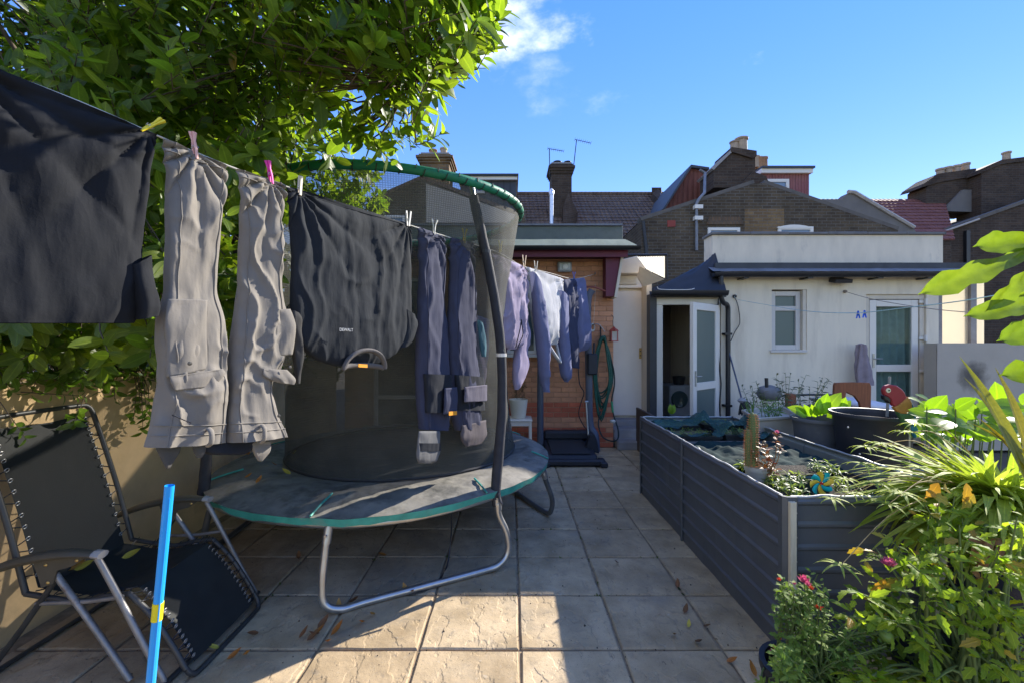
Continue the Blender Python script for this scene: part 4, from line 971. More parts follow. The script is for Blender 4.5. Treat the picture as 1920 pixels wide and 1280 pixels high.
LAST = {}
def seams(parent, mat, us=(), vs=(), r=.0022, v0=.0, v1=1., us_r=None):
    fn, m = LAST['fn'], LAST['m']
    for u in us: MB().tube([fn(u, k / m) + LN * .0012 for k in range(int(v0 * m), int(v1 * m) + 1)], r, 5).build('seam', mat, parent, smooth='all')
    for v in vs: MB().tube([fn(k / 60 * .5, round(v * m) / m) + LN * .0012 for k in range(0, 61)], r, 5).build('hem_stitching', mat, parent, smooth='all')
def garment(name, rows, mat, parent, n=44, m=64, seed=0, amp=.02, fx=2.6, fy=.9, fine=.006, pegs=(), p=.75, off=0., bias=0., closed=(False, False), sag=0.):
    """flattened tube hung in the plane of the line; rows of (xl, yl, xr, yr, depth) in photo pixels, top to bottom"""
    rows = [tuple(r) for r in rows]
    vs = []
    k = len(rows) - 1
    Ls = catmull([LP(r[0], r[1]) for r in rows], m); Rs = catmull([LP(r[2], r[3]) for r in rows], m)
    ds = catmull([Vector((r[4], 0, 0)) for r in rows], m)
    pegs3 = [LP(*q) for q in pegs]
    def fn(u, v):
        i = int(round(v * m)); a = 2 * math.pi * u
        c, s = math.cos(a), math.sin(a)
        cu = math.copysign(abs(c) ** p, c); su = math.copysign(abs(s) ** p, s)
        L, Rr, d = Ls[i], Rs[i], ds[i].x
        mid = (L + Rr) / 2; half = (Rr - L) / 2
        pos = mid + half * cu
        w_ = half.length * cu; z_ = pos.z
        env = min(1, v * 7 + .15)
        wob = .06 * nz(w_ * 4, z_ * 5, seed + 2)
        f1 = nz(w_ * fx * 3.2 + seed * 3.1, z_ * fy * 1.8 + seed, seed)
        f2 = max(0, 1 - 2.6 * abs(nz((w_ + wob) * fx * 4.6 + seed, z_ * fy * 1.3 - w_ * 2 + seed * 2, seed + 9))) ** 1.6
        f4 = max(0, 1 - 3.0 * abs(nz(w_ * fx * 3 + z_ * 5 * fy + seed, z_ * 7 * fy - w_ * 6, seed + 19))) ** 1.8 * max(0, min(1, .35 + 1.6 * nz(z_ * 3.1, seed * 1.7, w_ * 3)))
        f3 = nz(w_ * 34 + seed, z_ * 14, seed + 4)
        disp = amp * (1.0 * f1 + 1.0 * f2 + .75 * f4 - .5) * env + fine * f3 * env
        for q in pegs3:
            dv = pos - q; r = dv.length
            if r > 1e-4:
                ang = math.atan2(dv.dot(LD), -dv.z)
                disp += amp * 1.3 * (abs(math.sin(ang * 7 + seed)) ** .6 * 2 - 1.2) * math.exp(-r / .26) * min(1, r / .06)
        back = .55 if su < 0 else 1.0
        return pos + LN * (d * su + disp * back + off + bias * v) + LD * (fine * .8 * nz(z_ * 16 + seed, c * 2, 7)) - Vector((0, 0, sag * (1 - c * c) * v))
    LAST['fn'] = fn; LAST['m'] = m
    mb = MB().grid(fn, n, m, True)
    if closed[0]: mb.f.append(tuple(range(n)))
    if closed[1]: mb.f.append(tuple(m * n + j for j in range(n)))
    return mb.build(name, mat, parent, smooth='all')
khaki = clothmat('khaki_cotton', (.225, .203, .176), .10, .1)
khaki_d = clothmat('khaki_pocket_lining', (.09, .085, .08), .10, .1)
black_c = clothmat('black_cotton', (.016, .017, .020), .04, .15, fade=(.022, .023, .026))
blackt = clothmat('washed_black_cotton', (.022, .025, .030), .05, .15, fade=(.032, .034, .038))
navy_w = clothmat('slate_blue_work_cloth', (.05, .053, .085), .06, .12)
navy_d = clothmat('black_reinforced_cloth', (.022, .024, .03), .03, .12)
lilac_c = clothmat('lilac_jersey', (.34, .29, .40), .22, .08)
paleg = clothmat('pale_grey_jersey', (.50, .50, .52), .22, .06)
paleb = clothmat('blue_grey_jersey', (.17, .18, .30), .2, .06)
navy_c = clothmat('dark_navy_jersey', (.05, .055, .095), .08, .1)
# left black shirt close to the camera
t = thing('black_shirt', 'large black shirt pegged at the far left, dappled with sunlight', 'shirt', LP(120, 620))
garment('body', [(-160, 72, 292, 254, .012), (-158, 200, 281, 310, .03), (-150, 330, 270, 400, .035), (-145, 450, 266, 480, .04), (-140, 540, 266, 535, .045), (-130, 585, 268, 575, .045), (-120, 606, 250, 606, .04)], black_c, t, 150, 120, 1, .013, 1.5, .8, .003, pegs=((275, 246), (-100, 95)))
garment('sleeve', [(236, 500, 272, 480, .02), (240, 545, 280, 540, .035), (244, 580, 285, 575, .035), (246, 600, 284, 592, .03)], black_c, t, 30, 24, 2, .010, 2, 1, off=.03)
# khaki cargo trousers, hung by the hems
t = thing('khaki_cargo_trousers', 'khaki cargo trousers pegged upside down by both hems', 'trousers', LP(410, 850))
l1 = garment('leg', [(304, 262, 424, 312, .010), (310, 330, 420, 350, .028), (309, 400, 412, 400, .035), (307, 480, 408, 480, .04), (307, 545, 406, 545, .04), (294, 590, 417, 590, .045), (291, 630, 418, 630, .05), (296, 700, 418, 700, .05), (290, 770, 421, 770, .055), (274, 838, 422, 828, .05)], khaki, t, 110, 190, 3, .017, 2.6, 1.2, .004, pegs=((361, 284),)); seams(l1, khaki, (.13, .36), (.035, .93, .965))
l2 = garment('leg', [(443, 317, 533, 347, .010), (449, 370, 530, 380, .026), (451, 440, 526, 440, .034), (449, 510, 524, 510, .038), (445, 570, 530, 570, .042), (438, 610, 538, 610, .045), (431, 660, 534, 660, .048), (427, 720, 508, 720, .048), (424, 770, 514, 770, .05), (422, 828, 536, 816, .05)], khaki, t, 110, 190, 4, .017, 2.8, 1.3, .004, pegs=((503, 337),)); seams(l2, khaki, (.14, .37), (.035, .93, .965))
garment('cargo_pocket', [(300, 562, 374, 564, .008), (293, 600, 372, 590, .016), (296, 650, 372, 640, .018), (299, 706, 376, 690, .014)], khaki, l1, 40, 40, 6, .008, 2.2, 1, .004, off=.044, closed=(True, True))
garment('pocket_flap', [(298, 704, 398, 690, .004), (300, 716, 402, 700, .008), (308, 730, 384, 722, .004)], khaki, l1, 36, 14, 8, .006, 2, 1, off=.060, closed=(True, True))
garment('pocket_opening', [(302, 776, 304, 774, .004), (320, 783, 338, 790, .007)], navy_d, l1, 16, 8, 3, .0, off=.062)
garment('cargo_pocket', [(500, 582, 532, 580, .010), (498, 620, 540, 615, .022), (486, 670, 535, 664, .016)], khaki, l2, 40, 30, 9, .009, 3, 1, .004, off=.036, closed=(True, True))
garment('pocket_flap', [(476, 690, 522, 692, .004), (478, 704, 536, 708, .008), (505, 716, 534, 720, .004)], khaki, l2, 30, 14, 5, .006, 2, 1, off=.052, closed=(True, True))
for px, py, leg in ((371, 818, l1), (471, 812, l2)):
    MB().tube([LP(px, py - 18, .060), LP(px + 1, py - 12, .074), LP(px + 1, py + 6, .074), LP(px, py + 14, .058)], .006, 8, smooth=12, sx=1.6).build('belt_loop', khaki, leg, smooth=True)
garment('waistband_lining', [(350, 826, 500, 826, .03), (380, 846, 470, 846, .035), (396, 852, 462, 851, .03)], navy_d, t, 30, 10, 2, .004, off=-.02)
for px0, px1, py1, s_ in ((292, 338, 878, 1), (360, 386, 858, 2), (470, 508, 864, 3)):
    garment('pocket_bag', [(px0, 826, px1, 828, .006), (px0 + 3, 845, px1 - 2, 846, .012), ((px0 + px1) / 2 - 3, py1, (px0 + px1) / 2 + 4, py1, .004)], khaki_d if s_ < 3 else khaki, t, 24, 14, s_, .005, off=.0, closed=(False, True))
for px, py, leg in ((330, 680, l1), (498, 776, l2), (519, 687, l2)):
    MB().lathe([(.0, .004), (.006, .003), (.007, 0)], LP(px, py, .078), 10, LD, (0, 0, 1), LN).build('snap_button', M('dull_snap', (.10, .09, .08), .4, metal=.6), leg, smooth=True)
# black T-shirt
t = thing('black_t_shirt', 'washed black T-shirt with orange neck tag pegged by its hem in front of the net', 't-shirt', LP(650, 700))
tb = garment('body', [(536, 349, 769, 421, .008), (541, 390, 770, 450, .028), (545, 450, 770, 500, .04), (544, 520, 769, 550, .045), (544, 570, 769, 580, .05), (549, 610, 768, 605, .05), (556, 645, 764, 635, .045), (590, 672, 742, 662, .035), (628, 686, 712, 680, .02)], blackt, t, 200, 150, 11, .013, 2.4, .5, .003, pegs=((559, 358), (760, 420)), closed=(False, True)); seams(tb, blackt, (), (.03,))
garment('sleeve', [(541, 582, 555, 590, .014), (537, 600, 557, 612, .020), (541, 640, 559, 645, .018), (546, 685, 558, 688, .014), (550, 718, 556, 718, .008)], clothmat('black_rib', (.05, .048, .046), .05), t, 24, 30, 5, .008, off=.02)
garment('sleeve', [(754, 580, 771, 590, .014), (757, 605, 777, 608, .020), (754, 630, 770, 635, .018), (746, 652, 762, 648, .010)], blackt, t, 24, 24, 6, .008, off=.02)
nk = [LP(670 + 38 * math.cos(a), 690 - 34 * max(0, math.sin(a)) + 6 * min(0, math.sin(a)), .045 + .02 * math.sin(a)) for a in [2 * math.pi * i / 40 for i in range(41)]]
MB().tube(nk, .011, 8, sx=1.0, sy=1.3).build('collar', clothmat('grey_rib_collar', (.13, .12, .115), .05), tb, smooth=True)
MB().prism([LP(652, 681, .066), LP(669, 682, .066), LP(669, 688, .066), LP(652, 687, .066)], LN * .004).build('neck_tag', M('orange_tag', (.85, .33, .02), .7), tb)
def textmesh(s, size, mat, mw, parent, name='lettering'):
    cu = bpy.data.curves.new('txt', 'FONT'); cu.body = s; cu.size = size; cu.extrude = .0006; cu.align_x = 'CENTER'; cu.align_y = 'CENTER'
    ob = bpy.data.objects.new('txt', cu); COL.objects.link(ob)
    bpy.context.view_layer.update()
    me = bpy.data.meshes.new_from_object(ob.evaluated_get(bpy.context.evaluated_depsgraph_get()))
    bpy.data.objects.remove(ob); bpy.data.curves.remove(cu)
    me.materials.clear(); me.materials.append(mat)
    return place(name, me, parent, mw)
# lettering lies on the shirt front: local x along the line, local y up, local z out of the cloth
def onplane(px, py, off): 
    c = LP(px, py, off); return Matrix((( LD.x, 0, LN.x, c.x), (LD.y, 0, LN.y, c.y), (0, 1, 0, c.z), (0, 0, 0, 1)))
textmesh('DEWALT', .020, M('faded_white_print', (.42, .43, .44), .8), onplane(626, 619, .079) @ Matrix.Rotation(R(180), 4, 'Z') @ Matrix.Rotation(R(180), 4, 'Z'), tb)
# slate blue work trousers
t = thing('blue_work_trousers', 'slate blue work trousers with black knee panels pegged upside down before the net', 'trousers', LP(845, 870))
l1 = garment('leg', [(782, 424, 831, 444, .010), (786, 470, 832, 480, .03), (786, 540, 832, 540, .038), (785, 610, 834, 610, .045), (785, 680, 838, 680, .05), (786, 750, 839, 750, .05), (788, 804, 838, 806, .045)], navy_w, t, 56, 90, 14, .018, 2.0, .6, .004, pegs=((811, 436),)); seams(l1, navy_w, (.12, .36), (.04,))
l2 = garment('leg', [(844, 446, 887, 457, .010), (846, 500, 889, 505, .035), (844, 570, 891, 570, .04), (843, 640, 893, 640, .05), (846, 710, 897, 710, .05), (849, 770, 901, 770, .05), (856, 806, 903, 800, .045)], navy_w, t, 56, 90, 15, .018, 2.0, .6, .004, pegs=((868, 453),)); seams(l2, navy_w, (.12, .36), (.04,))
garment('knee_panel', [(788, 700, 838, 702, .030), (790, 745, 838, 746, .03), (790, 772, 837, 772, .03)], navy_d, l1, 36, 16, 3, .006, off=.032)
garment('knee_panel', [(846, 702, 898, 706, .030), (848, 735, 899, 735, .03), (850, 768, 900, 768, .03)], navy_d, l2, 36, 16, 4, .006, off=.032)
garment('thigh_pocket', [(814, 726, 838, 724, .012), (812, 775, 837, 772, .012)], navy_w, l1, 24, 16, 5, .006, off=.078, closed=(True, True))
garment('thigh_pocket', [(852, 724, 896, 720, .012), (852, 752, 897, 750, .012)], clothmat('dusky_pocket_cloth', (.12, .11, .14), .05), l2, 24, 16, 6, .006, off=.078, closed=(True, True))
garment('holster_pocket', [(772, 806, 812, 806, .008), (768, 840, 812, 840, .016), (768, 858, 808, 858, .014), (774, 866, 800, 866, .006)], clothmat('pale_holster_lining', (.15, .147, .145), .1), t, 24, 22, 7, .008, off=.05, closed=(True, True))
garment('holster_band', [(771, 828, 812, 828, .020), (770, 842, 812, 842, .020)], navy_d, t, 24, 6, 7, .002, off=.052)
garment('holster_pocket', [(858, 796, 904, 786, .012), (856, 820, 904, 812, .022), (866, 836, 896, 830, .010)], clothmat('dusky_lining', (.11, .095, .10), .1), t, 24, 20, 8, .009, off=.035, closed=(True, True))
MB().prism([LP(817, 769, .098), LP(832, 768, .098), LP(832, 775, .098), LP(817, 776, .098)], LN * .004).build('brand_tag', M('orange_tag', (.85, .33, .02), .7), l1)
garment('pocket_side', [(885, 600, 893, 606, .010), (889, 640, 899, 645, .014), (893, 668, 899, 668, .01)], clothmat('teal_lining', (.06, .13, .16), .1), l2, 16, 20, 9, .008, off=.05)
# lilac sweatshirt
t = thing('lilac_sweatshirt', 'lilac sweatshirt pegged upside down with sleeves dangling, right of the net pole', 'sweatshirt', LP(950, 740))
b0 = garment('body', [(922, 476, 983, 501, .012), (928, 520, 986, 530, .035), (934, 570, 987, 570, .05), (941, 610, 985, 605, .05), (944, 640, 978, 640, .045), (952, 656, 968, 654, .02)], lilac_c, t, 64, 60, 21, .026, 1.8, .5, .004, pegs=((935, 474), (980, 499)), closed=(False, True))
garment('sleeve', [(978, 560, 988, 580, .03), (984, 615, 996, 640, .05), (976, 650, 992, 655, .05), (970, 690, 991, 690, .045), (970, 715, 980, 722, .03), (971, 730, 975, 730, .01)], lilac_c, t, 26, 40, 22, .018, 2, .7, off=-.03)
garment('sleeve', [(908, 590, 936, 600, .03), (908, 640, 934, 650, .04), (910, 690, 930, 690, .04), (914, 733, 927, 736, .02)], lilac_c, t, 26, 30, 23, .016, 2, .7, off=-.10)
for s_ in (-1, 1):
    MB().tube([LP(960, 600, .09), LP(960 + 2 * s_, 615, .09), LP(960 + 4 * s_, 628, .085), LP(958 + 3 * s_, 640, .075), LP(957 + 2 * s_, 652, .06)], .005, 6, smooth=16).build('drawstring', navy_d, b0, smooth=True)
# pale sweatshirt
t = thing('pale_grey_sweatshirt', 'sunlit pale grey sweatshirt with long sleeves dangling, beside the outhouse window', 'sweatshirt', LP(1020, 735))
b0 = garment('body', [(987, 501, 1054, 523, .012), (992, 550, 1052, 555, .06), (1002, 600, 1049, 600, .08), (1010, 630, 1044, 630, .07), (1016, 648, 1042, 646, .03)], paleg, t, 56, 50, 31, .025, 1.2, .4, .004, pegs=((990, 500), (1050, 524)), closed=(False, True))
garment('sleeve', [(988, 510, 1004, 540, .04), (997, 590, 1013, 610, .06), (1003, 650, 1014, 660, .06), (1006, 700, 1015, 700, .05), (1011, 734, 1016, 734, .02)], paleb, t, 26, 40, 32, .02, 1.5, .6, off=.05)
garment('sleeve', [(1042, 545, 1056, 560, .04), (1043, 610, 1052, 620, .06), (1045, 660, 1056, 665, .06), (1048, 700, 1058, 702, .05), (1052, 714, 1056, 716, .02)], paleb, t, 26, 40, 33, .02, 1.5, .6, off=.05)
MB().tube([LP(1018, 646, .06), LP(1024, 660, .08), LP(1034, 674, .08), LP(1041, 678, .06), LP(1042, 662, .03), LP(1040, 646, .02)], .018, 8, smooth=20).build('neckband', paleg, b0, smooth=True)
# navy garment
t = thing('navy_joggers', 'dark navy joggers pegged nearest to the outhouse wall', 'trousers', LP(1076, 690))
garment('leg', [(1056, 524, 1078, 523, .02), (1057, 570, 1077, 570, .08), (1058, 620, 1076, 620, .09), (1062, 660, 1079, 660, .09), (1068, 688, 1083, 690, .05)], navy_c, t, 36, 44, 41, .035, 1.5, .5, pegs=((1072, 523),))
garment('leg', [(1076, 523, 1094, 521, .02), (1076, 570, 1093, 570, .09), (1076, 620, 1096, 610, .11), (1078, 645, 1098, 640, .10), (1080, 660, 1096, 655, .05)], paleb, t, 36, 40, 42, .03, 1.5, .5, pegs=((1090, 521),))
# pegs
def peg(px, py, col, label, tilt=0., open_=.22, size=.078, kind=0, off=0.):
    c = LP(px, py, off); t = thing('clothes_peg', label, 'peg', c, 'clothes pegs on the washing line')
    mt = M('peg_' + label.split()[0] + '_' + label.split()[1], col, .5, .08)
    up = (Vector((0, 0, 1)) * math.cos(tilt) + LD * math.sin(tilt)).normalized(); sd_ = up.cross(LN).normalized()
    for s in (-1, 1):
        ax = (up + LN * (s * open_ * .6) + sd_ * (s * open_ * .7)).normalized()
        top = c + up * (size * .0) + ax * (size * .62); bot = c + LN * (s * .006) - up * (size * .38)
        m = MB()
        if kind == 0:
            m.tube([bot, c + LN * (s * .005) + sd_ * s * .002, c + ax * (size * .3), top], [.0045, .0058, .005, .0085], 8, sx=1.15, sy=.7)
        else:
            m.bar(bot, top, .010, .006, up=LN)
        m.build('jaw', mt, t, smooth=(kind == 0))
    MB().tube([c + sd_ * .010 + LN * (.006 * math.cos(a)) + up * (.006 * math.sin(a) + size * .05) - sd_ * .02 * a / 19 for a in [i for i in range(0, 20)]], .0012, 4).build('spring', steel, t)
peg(275, 240, (.80, .62, .03), 'bright yellow peg on the black shirt at far left', .75, .12, .085, off=.012)
peg(361, 281, (.75, .42, .36), 'pale pink peg on the left trouser hem', -.12, .10, .088, off=.012)
peg(503, 330, (.75, .05, .35), 'magenta peg on the right khaki trouser hem', -.2, .12, .088, off=.012)
peg(559, 354, (.62, .54, .42), 'bare wood peg on the hem of the black T-shirt', .08, .08, .085, 1, .01)
peg(763, 414, (.55, .53, .50), 'pale wooden peg at the right corner of the black T-shirt', .05, .25, .09, 1, .01)
peg(811, 430, (.68, .65, .58), 'cream splayed peg on the left work trouser hem', .1, .3, .10, 0, .012)
peg(868, 446, (.78, .60, .03), 'yellow splayed peg on the right work trouser hem', .05, .3, .105, 0, .012)
peg(935, 466, (.76, .58, .03), 'small yellow peg on the lilac sweatshirt', .05, .3, .10, 0, .015)
peg(980, 492, (.55, .42, .30), 'brown wooden peg between the lilac and pale sweatshirts', .05, .3, .11, 1, .015)
peg(1002, 502, (.45, .44, .40), 'grey wooden peg on the pale sweatshirt near the wall lamp', .05, .3, .11, 1, .015)
peg(1074, 521, (.03, .14, .55), 'dark blue peg on the navy joggers', .05, .3, .12, 0, .015)

# ------------------------------------------------------------------ reclining chair
ch_fab = M('black_mesh_fabric', (.018, .020, .019), .7, .2, 12, .3, 300)
ch_fr = M('dark_painted_tube', (.06, .06, .058), .45, .2, 8, metal=.3)
ch_leg = M('worn_grey_tube', (.27, .26, .25), .45, .25, 9, .2, 80, metal=.5, dirt=(.16, .11, .08), ds=12, dlo=.58, dhi=.75)
arm_m = M('brown_plastic_arm', (.085, .075, .055), .45, .15, 8)
rc = thing('reclining_chair', 'black folding zero gravity recliner with grey tube legs beside the tan wall', 'chair', (-2.05, 2.28, 0))
Y0, Y1 = 1.97, 2.52
back = [Vector((-2.24, 0, .40)), Vector((-2.32, 0, .70)), Vector((-2.41, 0, .98)), Vector((-2.47, 0, 1.15))]
seat = [Vector((-2.24, 0, .40)), Vector((-2.0, 0, .365)), Vector((-1.86, 0, .39)), Vector((-1.76, 0, .40))]
foot = [Vector((-1.76, 0, .40)), Vector((-1.66, 0, .30)), Vector((-1.57, 0, .17)), Vector((-1.50, 0, .05))]
def sheet(pts, inset=.05, dip=.02, rnd_=0.):
    q = catmull(pts, 20)
    def fn(u, v):
        i = int(round(v * 20)); y = lerp(Y0 + inset, Y1 - inset, u)
        return Vector((q[i].x - dip * math.sin(math.pi * u) * .7, y, q[i].z - dip * math.sin(math.pi * u) + .004 * nz(u * 5, v * 6)))
    return fn
for nm, pts, fr_ in (('backrest', back, 1), ('seat', seat, 0), ('footrest', foot, 1)):
    pc = MB().grid(sheet(pts), 16, 20).build(nm, ch_fab, rc, smooth='all')
    sm = catmull(pts, 16)
    for y in (Y0, Y1):
        MB().tube([Vector((p.x, y, p.z)) for p in sm], .0125, 8).build('side_tube', ch_fr, pc, smooth=True)
        ye = Y0 + .05 if y == Y0 else Y1 - .05
        for k in range(1, 16):
            p = sm[k]
            ringc = Vector((p.x + .004, ye + (.008 if y == Y0 else -.008), p.z + .002))
            if nm != 'seat': MB().lathe([(.0095 + .0025 * math.cos(a), .0025 * math.sin(a)) for a in (0, 1.57, 3.14, 4.71, 6.28)], ringc, 10, (0, 1, 0), (.3, 0, .95), (.95, 0, -.3)).build('eyelet', M('eyelet_metal', (.30, .30, .29), .45, metal=.6), pc, smooth=True)
            MB().tube([ringc, Vector((p.x, y, p.z + (.02 if k % 2 else -.02)))], .003, 4).build('lacing', black_pl, pc)
    if fr_:
        e = sm[-1]; d = (sm[-1] - sm[-2]).normalized() * .05
        MB().tube([Vector((e.x, Y0, e.z)), Vector((e.x, Y0 + .015, e.z)) + d * .7, Vector((e.x, Y0 + .08, e.z)) + d, Vector((e.x, Y1 - .08, e.z)) + d, Vector((e.x, Y1 - .015, e.z)) + d * .7, Vector((e.x, Y1, e.z))], .0125, 8, smooth=30).build('end_tube', ch_fr, pc, smooth=True)
pil = MB().lathe([(0, 0)], (0, 0, 0), 3); pil = MB()
pil.grid(lambda u, v: Vector((-2.325 + .045 * math.cos(2 * math.pi * u), lerp(Y0 + .06, Y1 - .06, v), 1.10 + .085 * math.sin(2 * math.pi * u) + .006 * nz(v * 9))), 16, 16, True)

for y, (dx, dz) in ((1.93, (0, 0)), (2.62, (0, .0))):
    ap = [Vector((-2.46, y, .48)), Vector((-2.3, y, .545)), Vector((-2.15, y, .585)), Vector((-2.0, y, .605)), Vector((-1.86, y, .60))]
    ar = MB().tube(ap, [.02, .026, .028, .026, .018], 10, smooth=24, sx=1.3, sy=.75).build('armrest', arm_m, rc, smooth=True)
    MB().tube([ap[-1] + Vector((-.02, 0, .004)), ap[-1] + Vector((.015, 0, .0))], .024, 10, sx=1.2, sy=.7).build('end_cap', M('grey_cap', (.35, .34, .33), .5), ar, smooth=True)
    # curved gusset plate under the arm
    MB().prism([Vector((-2.16, y - .004, .575)), Vector((-1.92, y - .004, .59)), Vector((-1.98, y - .004, .55)), Vector((-2.05, y - .004, .53)), Vector((-2.07, y - .004, .47)), Vector((-2.12, y - .004, .45))], (0, .008, 0)).build('gusset', arm_m, ar)
    for q in (Vector((-1.96, y, .575)), Vector((-2.10, y, .555)), Vector((-2.09, y, .475))):
        MB().lathe([(0, .010), (.006, .008), (.008, .0045)], q, 10, (1, 0, 0), (0, 0, 1), (0, -1, 0)).build('rivet', brass_m, ar, smooth=True)
    # crossing legs and floor bars
    MB().tube([Vector((-1.87, y, .585)), Vector((-1.78, y, .42)), Vector((-1.66, y, .19)), Vector((-1.58, y, .05)), Vector((-1.57, y, .02))], .0135, 10, smooth=20).build('leg', ch_leg, rc, smooth=True)
    MB().tube([Vector((-2.08, y + .02, .50)), Vector((-1.9, y + .02, .25)), Vector((-1.74, y + .02, .016))], .0135, 10, smooth=12).build('leg', ch_leg, rc, smooth=True)
    MB().tube([Vector((-2.09, y + .03, .47)), Vector((-2.25, y + .03, .24)), Vector((-2.42, y + .03, .014))], .0125, 10).build('leg', ch_fr, rc, smooth=True)
    MB().tube([Vector((-2.18, y + .03, .36)), Vector((-1.94, y + .03, .37)), Vector((-1.77, y + .015, .40))], .010, 8).build('link_bar', ch_leg, rc, smooth=True)
MB().tube([Vector((-1.57, 1.93, .02)), Vector((-1.565, 1.96, .014)), Vector((-1.565, 2.59, .014)), Vector((-1.57, 2.62, .02))], .0135, 10, smooth=14).build('floor_bar', ch_fr, rc, smooth=True)
MB().tube([Vector((-2.42, Y0, .014)), Vector((-2.42, Y1 + .06, .014))], .0125, 10).build('floor_bar', ch_fr, rc, smooth=True)

# ------------------------------------------------------------------ blue pole with yellow tape
bp_ = thing('blue_pole', 'bright blue plastic pole with yellow tape leaning in the left foreground', 'pole', G(317, 910, 1.15) * 0 + Vector((-1.07, 1.2, 0)))
a, b = P(318, 909, 1.2), Vector((P(281, 1280, 1.2).x - .055, 1.2, 0))
blue_m = M('blue_plastic_tube', (.015, .33, .78), .3, .06, 5, spec=.5)
d = (b - a).normalized()
MB().tube([a, a.lerp(b, .5), b], .0118, 16, cap=False).build('tube', blue_m, bp_, smooth=True)
MB().tube([a + d * .003, b], .0095, 16, cap=False).build('inner_wall', blue_m, bp_, smooth=True)
MB().tube([a + d * .035, b], .002, 8).build('moulded_rib', blue_m, bp_, smooth=True).location += Vector((.0098, -.008, 0))
t0 = a.lerp(b, (1128 - 909) / (1678 - 909.)); MB().tube([t0, t0 + d * .05], .0134, 16).build('yellow_tape', M('yellow_tape', (.75, .62, .02), .35, .08), bp_, smooth=True)
# ------------------------------------------------------------------ foliage tools
def leaf_tmpl(L=1., W=.36, n=6, fold=.18, curl=.15, prof=None, wave=0.):
    vs, fs = [], []
    prof = prof or (lambda t: math.sin(math.pi * min(1, t ** .8)) ** .8)
    for i in range(n + 1):
        t = i / n; w_ = W / 2 * (prof(t) if 0 < i < n else (.03 if i == 0 else 0.0)); y = t * L; z = -curl * L * (t - .15) ** 2 * 1.4
        wv = wave * math.sin(i * 2.4)
        vs += [(-w_, y, z + fold * w_ + wv), (0, y, z), (w_, y, z + fold * w_ - wv)]
    for i in range(n):
        a, b = i * 3, i * 3 + 3
        fs += [(a, a + 1, b + 1, b), (a + 1, a + 2, b + 2, b + 1)] if i < n - 1 else [(a, a + 1, b + 1), (a + 1, a + 2, b + 1)]
    return vs, fs
def lobed_tmpl(L=1., W=.8, teeth=5, depth=.35, curl=.2):
    """toothed / lobed leaf: fan of rim points round a midrib"""
    vs, fs = [], []; n = teeth * 2
    for i in range(n + 1):
        t = i / n; base = math.sin(math.pi * min(1, (t * .92 + .05)) ** .8) ** .8
        w_ = W / 2 * base * (1 - depth * (i % 2)) if 0 < i < n else (.02 if i == 0 else 0.)
        y = t * L; z = -curl * L * t * t
        dy = .10 * L * (1 if i % 2 == 0 else -.2) if 0 < i < n else 0
        vs += [(-w_, y + dy * .5, z + .15 * w_), (0, y, z), (w_, y + dy * .5, z + .15 * w_)]
    for i in range(n):
        a, b = i * 3, i * 3 + 3
        fs += [(a, a + 1, b + 1, b), (a + 1, a + 2, b + 2, b + 1)] if i < n - 1 else [(a, a + 1, b + 1), (a + 1, a + 2, b + 1)]
    return vs, fs
def ribs(n): return np.tile(np.array([0, 1, 0], np.float32), n // 3 + 1)[:n]
def tmesh(name, tm, mat):
    me = bpy.data.meshes.new(name); me.from_pydata(tm[0], [], tm[1]); me.materials.append(mat)
    at = me.attributes.new('rib', 'FLOAT', 'POINT'); at.data.foreach_set('value', ribs(len(tm[0])))
    me.polygons.foreach_set('use_smooth', [True] * len(me.polygons)); me.update(); return me
def frame(dirv, nrm=None, roll=0.):
    y = Vector(dirv).normalized(); z = Vector(nrm or (0, 0, 1)); z = z - y * z.dot(y)
    if z.length < 1e-4: z = y.orthogonal()
    z.normalize(); x = y.cross(z)
    m = Matrix((x, y, z)).transposed().to_4x4()
    return m @ Matrix.Rotation(roll, 4, 'Y') if roll else m
def apparent(mw, s):
    p = mw.translation
    if p.y < .25: return 0
    px, py = CX + F * p.x / p.y, CY + F * (H - p.z) / p.y
    if not (-15 < px < 1935 and -15 < py < 1295): return 0
    return s / p.y
def foliage(parent, name, tmpls, mat, xf, n_ind=300, rest_name='foliage', seed=0):
    """xf: list of (world matrix, size). The largest in view become leaf objects, the others one mesh."""
    if not xf: return
    rr = random.Random(seed)
    meshes = [tmesh(name, t, mat) for t in tmpls]
    ordr = sorted(range(len(xf)), key=lambda i: -apparent(*xf[i]))
    ind = set(ordr[:n_ind]) if len(xf) > n_ind else set(ordr)
    V, Fc, T = [], [], []; base = 0
    arrs = [(np.array(t[0]), t[1]) for t in tmpls]
    for i, (mw, s) in enumerate(xf):
        k = rr.randrange(len(tmpls))
        if i in ind:
            place(name, meshes[k], parent, mw @ Matrix.Diagonal((s, s, s, 1)))
        else:
            a, fs = arrs[k]; m = np.array(mw)
            v = (a * s) @ m[:3, :3].T + m[:3, 3]
            V.append(v); Fc += [tuple(j + base for j in f) for f in fs]; base += len(v); T.append(np.full(len(v), rr.random()))
    if V:
        V = np.concatenate(V) - np.array(org(parent)); me = bpy.data.meshes.new(rest_name)
        me.from_pydata(V.tolist(), [], Fc); me.materials.append(mat)
        me.polygons.foreach_set('use_smooth', [True] * len(me.polygons))
        at = me.attributes.new('rib', 'FLOAT', 'POINT'); at.data.foreach_set('value', ribs(len(V)))
        at = me.attributes.new('tone', 'FLOAT', 'POINT'); at.data.foreach_set('value', np.concatenate(T).astype(np.float32)); me.update()
        o = bpy.data.objects.new(rest_name, me); COL.objects.link(o); o.parent = parent; o['kind'] = 'stuff'
